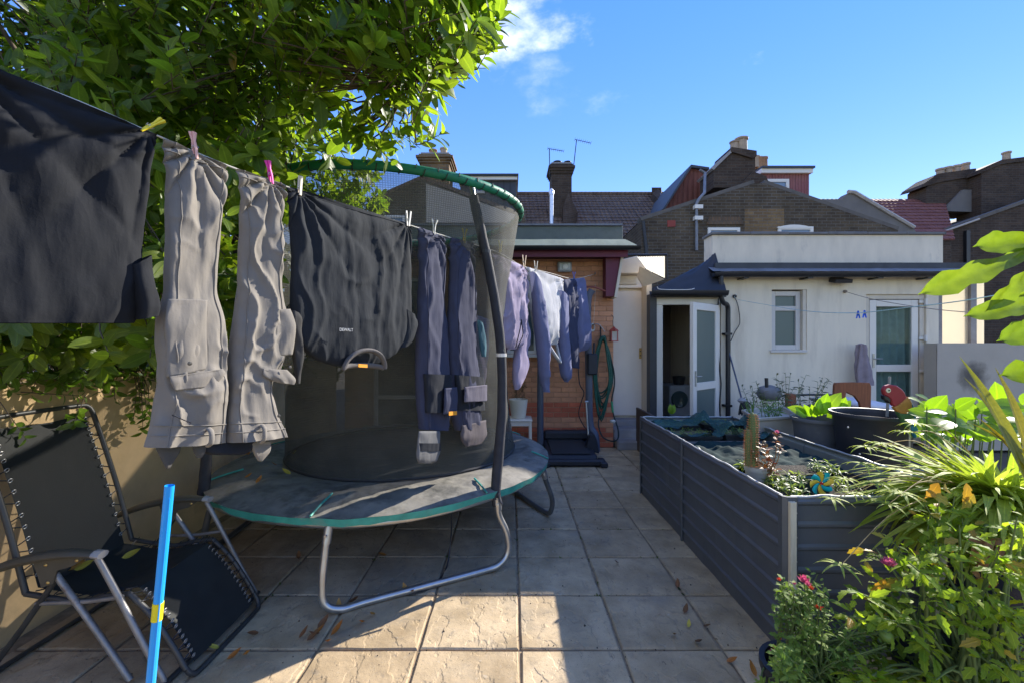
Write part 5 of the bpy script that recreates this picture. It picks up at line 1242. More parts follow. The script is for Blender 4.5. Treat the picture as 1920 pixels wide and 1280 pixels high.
def shoot_leaves(base, dirv, length, n, size, rr, spread=.9, droop=.0):
    """leaves spiralled along a short shoot"""
    d = Vector(dirv).normalized(); ort = d.orthogonal().normalized(); res = []
    ph = rr.random() * 6.28
    for k in range(n):
        t = (k + .6) / n; a = ph + k * 2.4
        side = (Quaternion(d, a) @ ort)
        ld = (d * (1 - spread * (1 - t * .45)) + side * spread + Vector((0, 0, -droop))).normalized()
        p = base + d * (length * t)
        nrm = (d * .8 + Vector((0, 0, .6)) - side * .3 + Vector((rr.uniform(-.4, .4), rr.uniform(-.4, .4), rr.uniform(-.3, .3))))
        mw = Matrix.Translation(p) @ frame(ld, nrm, rr.uniform(-.5, .5))
        res.append((mw, size * rr.uniform(.7, 1.15) * (1 - .25 * abs(t - .4))))
    return res
def inpoly(x, y, poly):
    c = False; n = len(poly)
    for i in range(n):
        x0, y0 = poly[i]; x1, y1 = poly[(i + 1) % n]
        if (y0 > y) != (y1 > y) and x < (x1 - x0) * (y - y0) / (y1 - y0) + x0: c = not c
    return c
laurel_m = leafmat('laurel_leaf', (.085, .145, .024), (.19, .24, .036), .54, .40, spec=.45, tcol=(2.5, 2.6, .8))
laurel_yel = leafmat('yellowing_leaf', (.42, .30, .03), (.50, .22, .03), .4, .45, tcol=(1.3, 1.2, .7))
bark_m = M('laurel_bark', (.11, .085, .06), .9, .3, 15, .7, 60)

# ------------------------------------------------------------------ laurel tree over the left wall
lt = thing('laurel_tree', 'big glossy laurel tree overhanging the wall at upper left', 'tree', (-3.05, 3.2, 0))
silh = [(-500, -560), (1000, -560), (965, -80), (948, 0), (925, 85), (880, 140), (812, 172), (782, 200), (828, 242), (838, 262), (772, 296), (738, 326), (728, 400), (560, 410), (545, 350), (500, 640), (450, 660), (300, 670), (292, 700), (200, 690), (100, 690), (0, 690), (-500, 700)]
rr = random.Random(21)
shoots = []
tries = 0
while len(shoots) < 3300 and tries < 200000:
    tries += 1
    px, py = rr.uniform(-420, 960), rr.uniform(-520, 700)
    if not inpoly(px, py, silh): continue
    Z = rr.uniform(1.75, 5.6) if rr.random() < .8 else rr.uniform(1.6, 2.4)
    p = P(px, py, Z)
    if p.x < -4.6 or p.z > 4.9: continue
    if py > 300 and p.z < 1.42 and p.x > -2.75: continue
    if p.z < 2.75 and (Vector((p.x - (LX0 + LK * p.y), 0, 0))).x > -.30: continue        # stay behind the washing line
    if p.z < 2.75 and math.hypot(p.x + .97, p.y - 3.85) < 1.28: continue                  # and outside the net
    if px > 560 and py > 150 and Z > 3.2 and p.x > -1.7: continue
    if py > 330 and px > 540 and Z < 4.2: continue
    if px > 640 and rr.random() > (.95 if py < 150 else .75): continue
    if px < 60 and py < 120 and Z < 2.5: continue
    if px < 520 and Z < 2.0 and rr.random() < .5: continue
    shoots.append((p, px, py))
for k in range(110):                                 # the part of the crown seen through the net
    px, py = rr.uniform(540, 728), rr.uniform(318, 425)
    shoots.append((P(px, py, rr.uniform(5.1, 5.9)), px, py))
lv, twigs = [], MB()
cen = Vector((-2.6, 3.3, 2.3))
limb_t = [Vector((-.55, 2.3, 2.95)), Vector((-.7, 2.6, 3.4)), Vector((-1.3, 2.4, 3.1)), Vector((-1.7, 3.1, 3.6)), Vector((-2.2, 2.2, 2.7)), Vector((-2.4, 3.8, 2.6)), Vector((-2.1, 4.8, 2.9)), Vector((-3.2, 4.4, 2.5)), Vector((-1.2, 2.0, 3.6)), Vector((-2.9, 2.2, 3.6))]
for p, px, py in shoots:
    out = (p - cen).normalized()
    d = (out * .8 + Vector((.35, -.25, .25)) + Vector((rr.uniform(-.6, .6), rr.uniform(-.6, .6), rr.uniform(-.5, .5)))).normalized()
    if py > 280: d = (d + Vector((0, 0, -.5))).normalized()
    L = rr.uniform(.12, .24)
    lv += shoot_leaves(p - d * L, d, L, rr.randint(7, 11), rr.uniform(.095, .148), rr, .75)
    near = min(limb_t, key=lambda q: (q - p).length)
    a = p - d * L; b = a.lerp(near, min(.5, .28 / max(.01, (a - near).length)))
    twigs.tube([b, a - d * .03, p], [.004, .003, .0015], 5, cap=False)
# hanging sprays at the right edge of the crown, as drawn against the sky
for (px, py, Z, dx, dz) in ((905, 20, 2.0, .3, .6), (870, 60, 2.0, .7, .1), (840, 120, 2.05, .6, -.1), (850, 40, 2.1, .2, .8), (880, -20, 2.0, .3, .7), (800, 80, 2.1, .4, .4), (830, 170, 2.1, .5, -.3),
                            (770, 150, 2.2, .4, -.2), (740, 200, 2.2, .5, -.4), (800, 225, 2.3, .8, .1), (830, 250, 2.3, .7, .2), (760, 255, 2.3, .6, -.2), (710, 280, 2.3, .5, -.5), (735, 305, 2.3, .5, -.6), (680, 270, 2.3, .1, -.7),
                            (640, 250, 2.3, .0, -.6), (690, 220, 2.2, .4, .1), (720, 90, 2.1, .3, .5), (640, 60, 2.0, .1, .6), (600, 180, 2.1, .2, -.3)):
    p = P(px, py, Z); d = Vector((dx, rr.uniform(-.3, .1), dz)).normalized()
    L = rr.uniform(.14, .22)
    lv += shoot_leaves(p - d * L, d, L, 10, rr.uniform(.12, .16), rr, .72)
    near = min(limb_t, key=lambda q: (q - p).length); a = p - d * L
    twigs.tube([near, a.lerp(near, .35) + Vector((0, 0, -.04)), a, p], [.009, .005, .003, .0015], 6, cap=False, smooth=10)
ell = lambda t: math.sin(math.pi * min(1, t ** .95)) ** .62
tm1 = leaf_tmpl(1., .42, 7, .2, .12, ell); tm2 = leaf_tmpl(1., .38, 7, .3, .28, ell); tm3 = leaf_tmpl(1., .46, 7, .12, -.08, ell)
foliage(lt, 'leaf', [tm1, tm2, tm3], laurel_m, lv, 300, 'crown', 3)
foliage(lt, 'yellow_leaf', [tm2], laurel_yel, [l for l in [(Matrix.Translation(P(px, py, Z)) @ frame(Vector((rr.uniform(-1, 1), -.3, rr.uniform(-1, .4))), Vector((0, -1, .4))), .11) for px, py, Z in ((255, 205, 2.2), (300, 232, 2.2), (286, 142, 2.1), (520, 165, 2.3), (338, 155, 2.2), (440, 95, 2.1), (305, 250, 2.2))]], 50)
twigs.build('twigs', bark_m, lt, smooth='all', kind='stuff', fix=False)
tk = [Vector((-3.05, 3.2, -.02)), Vector((-3.0, 3.2, .6)), Vector((-2.95, 3.15, 1.3)), Vector((-2.8, 3.1, 2.0)), Vector((-2.6, 3.05, 2.5))]
MB().tube(tk, [.13, .11, .10, .085, .06], 12, smooth=24).build('trunk', bark_m, lt, smooth=True)
for q in limb_t:
    s_ = tk[3] if q.z > 2.8 else tk[2]
    m_ = s_.lerp(q, .5) + Vector((0, 0, .18))
    MB().tube([s_, m_, q], [.04, .016, .006], 8, smooth=14).build('limb', bark_m, lt, smooth=True)
# ivy-like shrub spilling over the wall
sm_ = leafmat('shrub_leaf', (.07, .13, .022), (.13, .21, .04), .42, .32)
sb_ = thing('wall_shrub', 'leafy green shrub spilling over the top of the low tan wall', 'shrub', (-2.75, 2.6, 0))
lv, stems = [], MB()
for k in range(260):
    y = rr.uniform(1.9, 3.7) if k < 200 else rr.uniform(3.5, 5.5); top = 1.40
    o = rr.uniform(0, 1)
    p = Vector((lerp(-2.82, -2.44, o) , y, top + rr.uniform(-.02, .28) - .22 * max(0, o - .4) * rr.uniform(.2, 1.9)))
    px = CX + F * p.x / p.y
    if px > 300 and p.z < 1.25: continue
    d = Vector((rr.uniform(.1, 1), rr.uniform(-.6, .5), rr.uniform(-.7, .35))).normalized()
    lv += shoot_leaves(p, d, rr.uniform(.08, .16), rr.randint(6, 9), rr.uniform(.055, .085), rr, .8, .15)
    stems.tube([p - d * .1, p, p + d * .12], [.003, .0025, .001], 4, cap=False)
for (px, py, Z) in ((262, 755, 2.9), (275, 772, 2.9), (250, 788, 2.9), (282, 795, 2.95), (268, 806, 2.9), (258, 730, 2.9), (190, 735, 2.6), (150, 728, 2.5), (60, 735, 2.3), (20, 742, 2.25), (215, 745, 2.7)):
    p = P(px, py, Z); d = Vector((rr.uniform(-.3, .4), -.3, -.8)).normalized()
    lv += shoot_leaves(p - d * .1, d, .12, 7, .075, rr, .8, .1); stems.tube([Vector((-2.58, p.y, 1.42)), p.lerp(Vector((-2.58, p.y, 1.42)), .5) + Vector((.03, 0, .03)), p], [.004, .003, .0015], 5, cap=False)
foliage(sb_, 'leaf', [leaf_tmpl(1., .46, 5, .2, .2), leaf_tmpl(1., .52, 5, .12, .3)], sm_, lv, 300, 'foliage', 4)
stems.build('stems', bark_m, sb_, smooth='all', kind='stuff', fix=False)
# dense evergreen hedge closing the view beyond the wall
hd = thing('evergreen_hedge', 'dark dense evergreen hedge filling the gap beyond the low tan wall', 'hedge', (-3.9, 3.5, 0))
lv = []
for k in range(2300):
    p = Vector((rr.uniform(-4.6, -3.3), rr.uniform(.3, 8.5), rr.uniform(.7, 5.6)))
    if p.y > 6.2 and p.z > 3.2: continue
    d = Vector((rr.uniform(0, 1), rr.uniform(-.8, .5), rr.uniform(-.4, .6))).normalized()
    lv += shoot_leaves(p, d, .2, 6, rr.uniform(.12, .19), rr, .8)
foliage(hd, 'leaf', [tm1, tm3], leafmat('hedge_leaf', (.03, .062, .016), (.055, .09, .022), .25, .4), lv, 0, 'foliage', 5)
mb = MB()
for y in (1.0, 2.2, 4.4, 5.8, 7.4): mb.tube([(-4.0, y, -.02), (-3.95, y + .1, 1.5), (-3.9, y, 3.2)], [.07, .05, .02], 8, smooth=8)
mb.build('stems', bark_m, hd, smooth='all', kind='stuff')
# ------------------------------------------------------------------ corrugated raised bed
corr = M('anthracite_sheet_metal', (.088, .096, .108), .42, .15, 4, .15, 30, spec=.5, dirt=(.13, .13, .125), ds=5, dlo=.55, dhi=.85)
corr_in = M('grey_green_sheet_back', (.21, .225, .205), .55, .12, 4, .2, 30)
trim_m = M('pale_edge_trim', (.48, .48, .46), .45, .2, 6, .3, 60, metal=.3)
soil_m = M('dark_soil', (.026, .019, .013), .95, .35, 12, 1., 60, bd=.02)
liner_m = M('dark_green_liner', (.018, .045, .045), .45, .25, 7, .4, 30, spec=.5)
BX0, BX1, BY0, BY1, BZ = 1.36, 2.32, 2.12, 4.46, .79
rb = thing('raised_bed', 'long raised garden bed of ribbed anthracite metal sheets with pale rim', 'planter', ((BX0 + BX1) / 2, (BY0 + BY1) / 2, 0))
zst_ = []
z = 0.
NR = 7
for k in range(NR):
    z0 = k * BZ / NR
    zst_ += [(z0, 0), (z0 + .072, 0), (z0 + .084, .011), (z0 + .096, .011), (z0 + .108, 0)]
zst_.append((BZ, 0))
def panel(name, a, b, outv, mat_o, seg=14, dent=.008, seed=0):
    a, b, outv = Vector(a), Vector(b), Vector(outv)
    n = len(zst_) - 1
    def fn(u, v, s=0.):
        z, o = zst_[int(round(v * n))]
        p = a.lerp(b, u); bow = dent * nz(u * 3 + seed, z * 2, seed) + dent * .5 * nz(u * 9, z * 5, seed + 3)
        zz = z if z < BZ else z + .010 * nz(u * 8 + seed, 5)
        return Vector((p.x, p.y, zz)) + outv * (o + bow * min(1, 4 * u * (1 - u) + .1) - s)
    m = MB().grid(lambda u, v: fn(u, v), seg, n)
    pn = m.build(name, mat_o, rb)
    MB().grid(lambda u, v: fn(u, v, .004), seg, n).build('inner_face', corr_in, pn)
    MB().tube([fn(u / 24, 1) + outv * -.002 + Vector((0, 0, .003)) for u in range(25)], .0065, 6).build('rim_trim', trim_m, pn, smooth=True)
    return pn
BM = 3.37
panel('side_panel', (BX0, BY0 + .02, 0), (BX0, BM - .004, 0), (-1, 0, 0), corr, seed=1)
panel('side_panel', (BX0 + .006, BM + .004, 0), (BX0, BY1 - .02, 0), (-1, 0, 0), corr, seed=2)
panel('front_panel', (BX0 + .03, BY0, 0), (BX1 - .02, BY0, 0), (0, -1, 0), corr, seed=3)
panel('back_panel', (BX0 + .02, BY1, 0), (BX1 - .02, BY1, 0), (0, 1, 0), corr, seed=4)
panel('side_panel', (BX1, BY0 + .02, 0), (BX1, BM, 0), (1, 0, 0), corr, seed=5)
panel('side_panel', (BX1, BM + .008, 0), (BX1, BY1 - .02, 0), (1, 0, 0), corr, seed=6)
MB().box(BX0 - .020, BX0 - .002, BM - .009, BM + .009, 0, BZ + .014).build('joint_strip', trim_m if False else M('grey_joint_strip', (.13, .14, .15), .4, .1, metal=.4), rb, bevel=.004)
for (x, y) in ((BX0, BY0), (BX1, BY0), (BX0, BY1), (BX1, BY1)):
    sx = -1 if x == BX0 else 1; sy = -1 if y == BY0 else 1
    cpz = MB().prism([(x + sx * .014, y - sy * .03, 0), (x + sx * .014, y + sy * .002, 0), (x - sx * .004, y + sy * .016, 0), (x - sx * .055, y + sy * .016, 0), (x - sx * .055, y + sy * .008, 0), (x - sx * .004, y + sy * .006, 0), (x + sx * .008, y - sy * .03, 0)], (0, 0, BZ + .008)).build('corner_post', M('grey_joint_strip', (.13, .14, .15), .4), rb)
    if (x, y) == (BX0, BY0):
        bx('timber_batten', M('bed_batten', (.66, .58, .42), .8, .12, 20, .3, 80, stretch=(6, 6, .6)), rb, x + .006, x + .036, y - .036, y - .0175, .02, BZ - .012)
        for k in range(6):
            MB().lathe([(0, .005), (.005, .004), (.006, 0)], (x + .045, y - .0165, .12 + k * .12), 8, (1, 0, 0), (0, 0, 1), (0, -1, 0)).build('screw', steel, cpz)
def soilf(u, v):
    x, y = lerp(BX0 + .012, BX1 - .012, u), lerp(BY0 + .012, BY1 - .012, v)
    return Vector((x, y, .655 + .04 * nz(x * 3, y * 3) + .02 * nz(x * 11, y * 11) + (.07 * max(0, (2.5 - y) / .4) if y < 2.5 else 0)))
MB().grid(soilf, 40, 90).build('soil', soil_m, rb, smooth='all')
# crumpled plastic liner along the inner edge
def linf(u, v):
    y = lerp(BY0 + .03, BY1 - .03, u); t = v
    return Vector((BX0 + .012 + .10 * t + .02 * nz(y * 7, t * 3) * t, y, BZ - .012 - .20 * t * t + .035 * nz(y * 9, t * 4, 5) * math.sin(math.pi * min(1, t + .1))))
MB().grid(linf, 120, 10).build('plastic_liner', liner_m, rb, smooth='all')
def linf2(u, v):
    x = lerp(BX0 + .03, BX1 - .03, u); t = v
    return Vector((x, BY0 + .012 + .07 * t, BZ - .012 - .10 * t + .02 * nz(x * 10, t * 4, 5) * math.sin(math.pi * min(1, t + .1))))
MB().grid(linf2, 40, 8).build('plastic_liner', liner_m, rb, smooth='all')
def shf(u, v):
    x, y = lerp(BX0 + .06, BX1 - .06, u), lerp(2.86, 3.66, v)
    return Vector((x, y, .70 + .03 * abs(nz(x * 5, y * 5, 2)) * 2 + .022 * nz(x * 12, y * 12, 4) + .01 * nz(x * 30, y * 30)))
MB().grid(shf, 50, 44).build('plastic_sheet', M('matt_green_sheet', (.016, .034, .033), .9, .3, 8, .3, 40, spec=.08), None, smooth='all', label='crumpled dark green plastic sheet covering the middle of the raised bed', cat='sheet')
# seed trays under dark green netting at the far end
tray_m = M('black_tray', (.03, .033, .035), .5, .2)
sprout = leafmat('sprout_leaf', (.16, .24, .04), (.24, .30, .07), .4, .45)
for k, (x0, x1, y0, y1, lab) in enumerate(((1.42, 1.86, 3.78, 4.12, 'near left seed tray of sprouts at the far end of the raised bed'), (1.92, 2.26, 3.80, 4.12, 'near right seed tray of sprouts at the far end of the raised bed'), (1.44, 1.84, 4.18, 4.42, 'far left seed tray of sprouts at the far end of the raised bed'), (1.90, 2.26, 4.18, 4.42, 'far right seed tray of sprouts at the far end of the raised bed'))):
    t = thing('seed_tray', lab, 'tray', ((x0 + x1) / 2, (y0 + y1) / 2, .60), 'seed trays in the raised bed')
    zt = .735 + .01 * k
    MB().box(x0, x1, y0, y1, .60, zt - .02).build('tray', tray_m, t)
    MB().box(x0 - .012, x1 + .012, y0 - .012, y0 + .004, zt - .02, zt).box(x0 - .012, x1 + .012, y1 - .004, y1 + .012, zt - .02, zt).box(x0 - .012, x0 + .004, y0 + .004, y1 - .004, zt - .02, zt).box(x1 - .004, x1 + .012, y0 + .004, y1 - .004, zt - .02, zt).build('rim', tray_m, t)
    MB().grid(lambda u, v: Vector((lerp(x0 + .005, x1 - .005, u), lerp(y0 + .005, y1 - .005, v), zt - .012 + .012 * nz(u * 9, v * 7, k))), 16, 10).build('compost', M('mossy_compost', (.12, .105, .05), .95, .35, 30, .8, 120), t, smooth='all')
    lv = []
    for i in range(34):
        p = Vector((rr.uniform(x0 + .03, x1 - .03), rr.uniform(y0 + .03, y1 - .03), zt - .01))
        lv += shoot_leaves(p, Vector((0, 0, 1)), .03, 4, .028, rr, .8)
    foliage(t, 'leaf', [leaf_tmpl(1., .5, 3, .2, .2)], sprout, lv, 40, 'seedlings', k)
# dark green netting, crumpled over the trays
netg = netmat('green_garden_netting', (.03, .085, .08), .72, 500)
def crump(u, v):
    x = lerp(1.38, 2.34, u); y = lerp(3.70, 4.52, v)
    h_ = .74 + .045 * abs(nz(x * 5, y * 6, 3)) * 1.6 + .03 * nz(x * 13, y * 13)
    ridge = .075 * math.exp(-((x - 1.88 - .05 * math.sin(y * 9)) / .06) ** 2) + .07 * math.exp(-((y - 4.15) / .045) ** 2) + .05 * math.exp(-((y - 3.74) / .05) ** 2) * nz(x * 6)
    return Vector((x, y, h_ + ridge - (.05 if (.16 < u < .44 or .62 < u < .9) and (.12 < v < .45 or .66 < v < .92) else 0)))
cg = MB().grid(crump, 60, 50)
keep = []
for f in cg.f:
    c = sum((Vector(cg.v[i]) for i in f), Vector()) / 4
    inside = ((1.46 < c.x < 1.82) or (1.96 < c.x < 2.22)) and (3.82 < c.y < 4.08 or 4.2 < c.y < 4.38)
    if not inside: keep.append(f)
cg.f = keep
cg.build('garden_netting', netg, smooth='all', label='crumpled dark green netting over the seed trays in the raised bed', cat='netting')
for z_, y_ in ((.70, 3.70), (.655, 3.66)):
    bx('plank', M('weathered_plank', (.20, .185, .16), .85, .2, 9, .4, 60, stretch=(.4, 3, 3)), None, BX0 + .03, BX1 - .03, y_, y_ + .07, z_ - .03, z_, bevel=.004, label=('upper' if z_ == .70 else 'lower') + ' grey weathered plank lying across the raised bed before the seed trays', cat='plank')

# ------------------------------------------------------------------ pots beyond the bed
bench = thing('plant_stand', 'low timber stand under the row of plant tubs behind the raised bed', 'stand', (3.0, 3.7, 0))
bx('top', M('weathered_plank', (.20, .185, .16), .85), bench, 2.40, 3.75, 2.95, 4.6, .36, .41, bevel=.006)
for x in (2.46, 3.68):
    for y in (3.02, 4.5): bx('leg', M('weathered_plank', (.2, .18, .16), .85), bench, x - .03, x + .03, y - .03, y + .03, 0, .358)
def soil_disc(parent, x, y, z, rx, ry):
    MB().lathe([(0, .01), (.5, .012), (1., 0)], (x, y, z), 20, sx=rx, sy=ry).build('compost', soil_m, parent, smooth=True)
beige_pl = M('beige_plastic', (.40, .36, .29), .55, .1, 5, .1, 40)
def tub(name, label, px0, px1, pyr, Z, h, taper, mat, fill=True, sy=1., cat='pot', base=.412, rim_h=.03):
    cx = PX((px0 + px1) / 2, Z); r = (PX(px1, Z) - PX(px0, Z)) / 2; zr = PZ(pyr, Z)
    t = thing(name, label, cat, (cx, Z, zr - h))
    b = zr - h
    MB().lathe([(r * taper * .9, 0), (r * taper, .004), (r * .90, h - rim_h), (r * .99, h - rim_h), (r, h - .006), (r * .985, h), (r * .93, h - .002), (r * .90, h - .05), (r * taper * .93, .03), (0, .03)], (cx, Z, b), 36, sy=sy, caps=(True, False)).build('tub', mat, t, smooth=True)
    if fill: soil_disc(t, cx, Z, zr - .06, r * .9, r * .9 * sy)
    return t, cx, zr, r
# long beige trough
tx = thing('beige_trough', 'long beige plastic trough of seedlings behind the cactus', 'trough', P(1447, 815, 4.1))
A, B, C, D = P(1391, 768, 4.35), P(1468, 764, 4.6), P(1500, 776, 4.0), P(1420, 781, 3.85)
zr = (A.z + C.z) / 2
def rect(s, z):
    c = (A + B + C + D) / 4; return [Vector((c.x + (q.x - c.x) * s, c.y + (q.y - c.y) * s, z)) for q in (A, B, C, D)]
mb = MB(); lev = [rect(.80, .41), rect(.95, zr - .03), rect(1.03, zr - .03), rect(1.03, zr), rect(.93, zr), rect(.90, zr - .05)]
vs = [p for l in lev for p in l]; fs = [(0, 1, 2, 3)] + [(k * 4 + i, k * 4 + (i + 1) % 4, k * 4 + 4 + (i + 1) % 4, k * 4 + 4 + i) for k in range(5) for i in range(4)] + [(20, 21, 22, 23)]
mb.add(vs, fs).build('trough', beige_pl, tx, bevel=.006)
herb = leafmat('herb_leaf', (.08, .16, .03), (.17, .25, .06), .4, .4)
def sprig(parent, base, n, hgt, size, mat, tm, spread=.25, seed=0, n_ind=200, leaves=9, stem_m=None, sp=.85, droop=.0):
    r2 = random.Random(seed); lv = []; stems = MB()
    for k in range(n):
        d = Vector((r2.uniform(-spread, spread), r2.uniform(-spread, spread), 1)).normalized(); L = hgt * r2.uniform(.6, 1.1)
        b = Vector(base) + Vector((r2.uniform(-.5, .5) * spread * hgt, r2.uniform(-.5, .5) * spread * hgt, 0))
        lv += shoot_leaves(b + d * L * .15, d, L * .85, leaves, size, r2, sp, droop); stems.tube([b, b + d * L], [.004, .0015], 5, cap=False)
    foliage(parent, 'leaf', tm, mat, lv, n_ind, 'foliage', seed)
    stems.build('stems', stem_m or M('green_stem', (.13, .17, .05), .7), parent, smooth='all', fix=False)
narrow = [leaf_tmpl(1., .2, 5, .3, .3)]; broad = [leaf_tmpl(1., .5, 6, .12, .35, wave=.0), leaf_tmpl(1., .56, 6, .2, .2)]
t = thing('trough_herbs', 'thin bright green seedlings growing in the beige trough', 'plant', P(1450, 776, 4.15))
for px, py, h_ in ((1405, 776, .16), (1430, 780, .12), (1447, 778, .2), (1456, 780, .16), (1475, 780, .1)): pass
sprig(t, P(1448, 776, 4.15) - Vector((0, 0, .03)), 12, .2, .07, herb, narrow, .7, 5)
t2 = thing('trough_chives', 'thin chive blades at the left end of the beige trough', 'plant', P(1406, 778, 4.3))
lv = []
for k in range(14):
    d = Vector((rr.uniform(-.5, .5), rr.uniform(-.3, .3), 1)); lv.append((Matrix.Translation(P(1404 + rr.uniform(-6, 8), 780, 4.3)) @ frame(d, Vector((0, -1, 0))), rr.uniform(.12, .22)))
foliage(t2, 'blade', [leaf_tmpl(1., .05, 5, .3, .3)], herb, lv)
t, cx, zr, r = tub('grey_tub', 'round grey plastic tub with broad bright leaves', 1489, 1582, 781, 3.75, zr - .412 + .03, .72, M('slate_grey_plastic', (.115, .12, .125), .5, .1), cat='tub')
bl = leafmat('backlit_broad_leaf', (.17, .28, .02), (.24, .34, .03), .55, .38, tcol=(1.7, 1.9, .5))
t = thing('broad_leaf_seedling', 'broad bright lime leaves growing in the grey tub', 'plant', (cx, 3.75, zr - .06))
lv = []
for px, py, dx, dz, s in ((1515, 778, -.9, .45, .19), (1540, 778, .1, .9, .2), (1545, 776, .45, .9, .24), (1562, 778, .6, .7, .2), (1520, 780, -.5, .8, .12), (1530, 781, -.3, .6, .12), (1550, 781, .8, .3, .13), (1510, 780, -.6, .6, .12), (1572, 778, .2, .9, .17), (1535, 779, -.1, .8, .15)):
    lv.append((Matrix.Translation(P(px, py, 3.75)) @ frame(Vector((dx, -.15, dz)), Vector((-.5, -.6, .5))), s))
foliage(t, 'leaf', broad, bl, lv)
t, cx, zr2, r = tub('black_tub', 'large round black plastic tub with pale rim, empty looking', 1568, 1702, 772, 3.35, .62, .70, M('black_tub_plastic', (.022, .025, .032), .45, .15, spec=.5), cat='tub')
for (px, py) in ((1590, 800), (1678, 806), (1612, 850)): MB().lathe([(0, .004), (.006, .003), (.007, 0)], P(px, py, 3.35 - r * .86), 8, (1, 0, 0), (0, 0, 1), (0, -1, 0)).build('speck', upvc, t)
# stake in the black tub and the parrot ornament
MB().tube([P(1663, 780, 3.4), P(1668, 706, 3.4)], .010, 8).build('garden_stake', M('grey_stake', (.30, .29, .25), .7), smooth=True, label='thin grey stake standing behind the parrot ornament', cat='stake')
pr = thing('parrot_ornament', 'painted wooden parrot ornament with red head and blue tail', 'ornament', P(1700, 800, 2.9))
Zp = 2.95
def flat(pts, dz=.0, d=.03): return MB().prism([P(x, y, Zp + dz) for x, y in pts], (0, d, 0))
head = [(1659, 740), (1657, 730), (1661, 723), (1670, 720), (1682, 722), (1692, 729), (1697, 735), (1701, 745), (1694, 752), (1686, 758), (1678, 762), (1674, 758), (1671, 748), (1667, 744)]
flat(head).build('head', M('red_paint', (.30, .025, .03), .45, .15), pr, bevel=.006)
flat([(1676, 763), (1686, 758), (1701, 745), (1704, 742), (1711, 755), (1712, 770), (1704, 775), (1690, 775), (1682, 770)], .002, .028).build('shoulder', M('orange_yellow_paint', (.45, .20, .04), .5, .25, 20), pr, bevel=.005)
flat([(1683, 771), (1692, 775), (1705, 775), (1712, 770), (1715, 780), (1713, 795), (1704, 802), (1697, 796), (1690, 783)], .001, .03).build('wing', M('green_paint', (.07, .16, .06), .5, .2, 20), pr, bevel=.005)
flat([(1712, 756), (1717, 772), (1720, 790), (1723, 810), (1718, 822), (1712, 806), (1714, 795), (1716, 780)], .003, .026).build('tail', M('blue_paint', (.03, .22, .33), .5, .2, 20), pr, bevel=.004)
MB().lathe([(0, -.004), (.016, -.003), (.018, .006)], P(1665.5, 731, Zp), 16, (1, 0, 0), (0, 0, 1), (0, 1, 0)).build('eye_ring', M('cream_eye', (.72, .66, .42), .5), pr, smooth=True)
MB().lathe([(0, -.009), (.005, -.008), (.006, 0)], P(1666, 731, Zp), 10, (1, 0, 0), (0, 0, 1), (0, 1, 0)).build('pupil', M('dark_pupil', (.03, .08, .03), .4), pr, smooth=True)
flat([(1658, 740), (1667, 744), (1671, 749), (1669, 756), (1664, 750), (1659, 748)], -.002, .034).build('beak', black_pl, pr, bevel=.004)
MB().tube([P(1706, 790, Zp + .015), Vector((P(1706, 790, Zp).x, Zp + .015, .3))], .006, 6).build('stake', steel, pr)
# ------------------------------------------------------------------ in the bed: cactus, little rose, pinwheel, tufts
beige_ct = M('pale_pot_clay', (.45, .40, .33), .8, .12, 8)
t, cx, zr3, r = tub('cactus_pot', 'small beige square-shouldered pot holding the cactus', 1398, 1440, 872, 2.62, .13, .85, beige_ct)
ca = thing('column_cactus', 'tall green column cactus with three ribbed stems and orange spines', 'cactus', P(1412, 872, 2.62))
cact_m = M('cactus_skin', (.13, .17, .055), .6, .2, 10, .3, 60); spine_m = M('orange_spine', (.62, .24, .09), .6)
for px0, pyt, pyb, rad, off in ((1410, 772, 872, .021, 0), (1402, 803, 872, .015, -.03), (1416, 774, 872, .017, .035)):
    Zc_ = 2.62 + off; a, b = P(px0, pyb, Zc_), P(px0, pyt, Zc_); L = (b - a).length
    prof = [(1., 0), (1., .3), (1.03, .6), (.97, .82), (.8, .93), (.45, .985), (0.02, 1.)]
    mb = MB(); n = 20; vs = []
    for q, (rr_, t_) in enumerate(prof):
        for j in range(n): 
            an = 2 * math.pi * j / n; r_ = rad * rr_ * (1 if j % 2 == 0 else .80)
            vs.append(a.lerp(b, t_) + Vector((r_ * math.cos(an), r_ * math.sin(an), 0)))
    mb.add(vs, [(i * n + j, i * n + (j + 1) % n, (i + 1) * n + (j + 1) % n, (i + 1) * n + j) for i in range(len(prof) - 1) for j in range(n)])
    stm = mb.build('stem', cact_m, ca, smooth='all')
    sp_ = MB()
    for k in range(22):
        t_ = k / 22; rr_ = rad * np.interp(t_, [x[1] for x in prof], [x[0] for x in prof])
        for j in range(0, n, 2):
            an = 2 * math.pi * j / n; o = Vector((math.cos(an), math.sin(an), 0)); c = a.lerp(b, t_) + o * rr_
            for q in range(3):
                sp_.tube([c, c + (o + Vector((rr.uniform(-.6, .6), rr.uniform(-.6, .6), rr.uniform(-.4, .6)))) * .009], [.0012, .0004], 3, cap=False)
    sp_.build('spines', spine_m, stm, kind='stuff', fix=False)
rs = thing('small_rose', 'small rose bush with reddish leaves and one pink bloom right of the cactus', 'plant', P(1440, 885, 2.6))
rose_leaf = leafmat('reddish_leaf', (.16, .12, .03), (.30, .09, .04), .45, .45, tcol=(1.6, 1.2, .6))
lv, stems = [], MB()
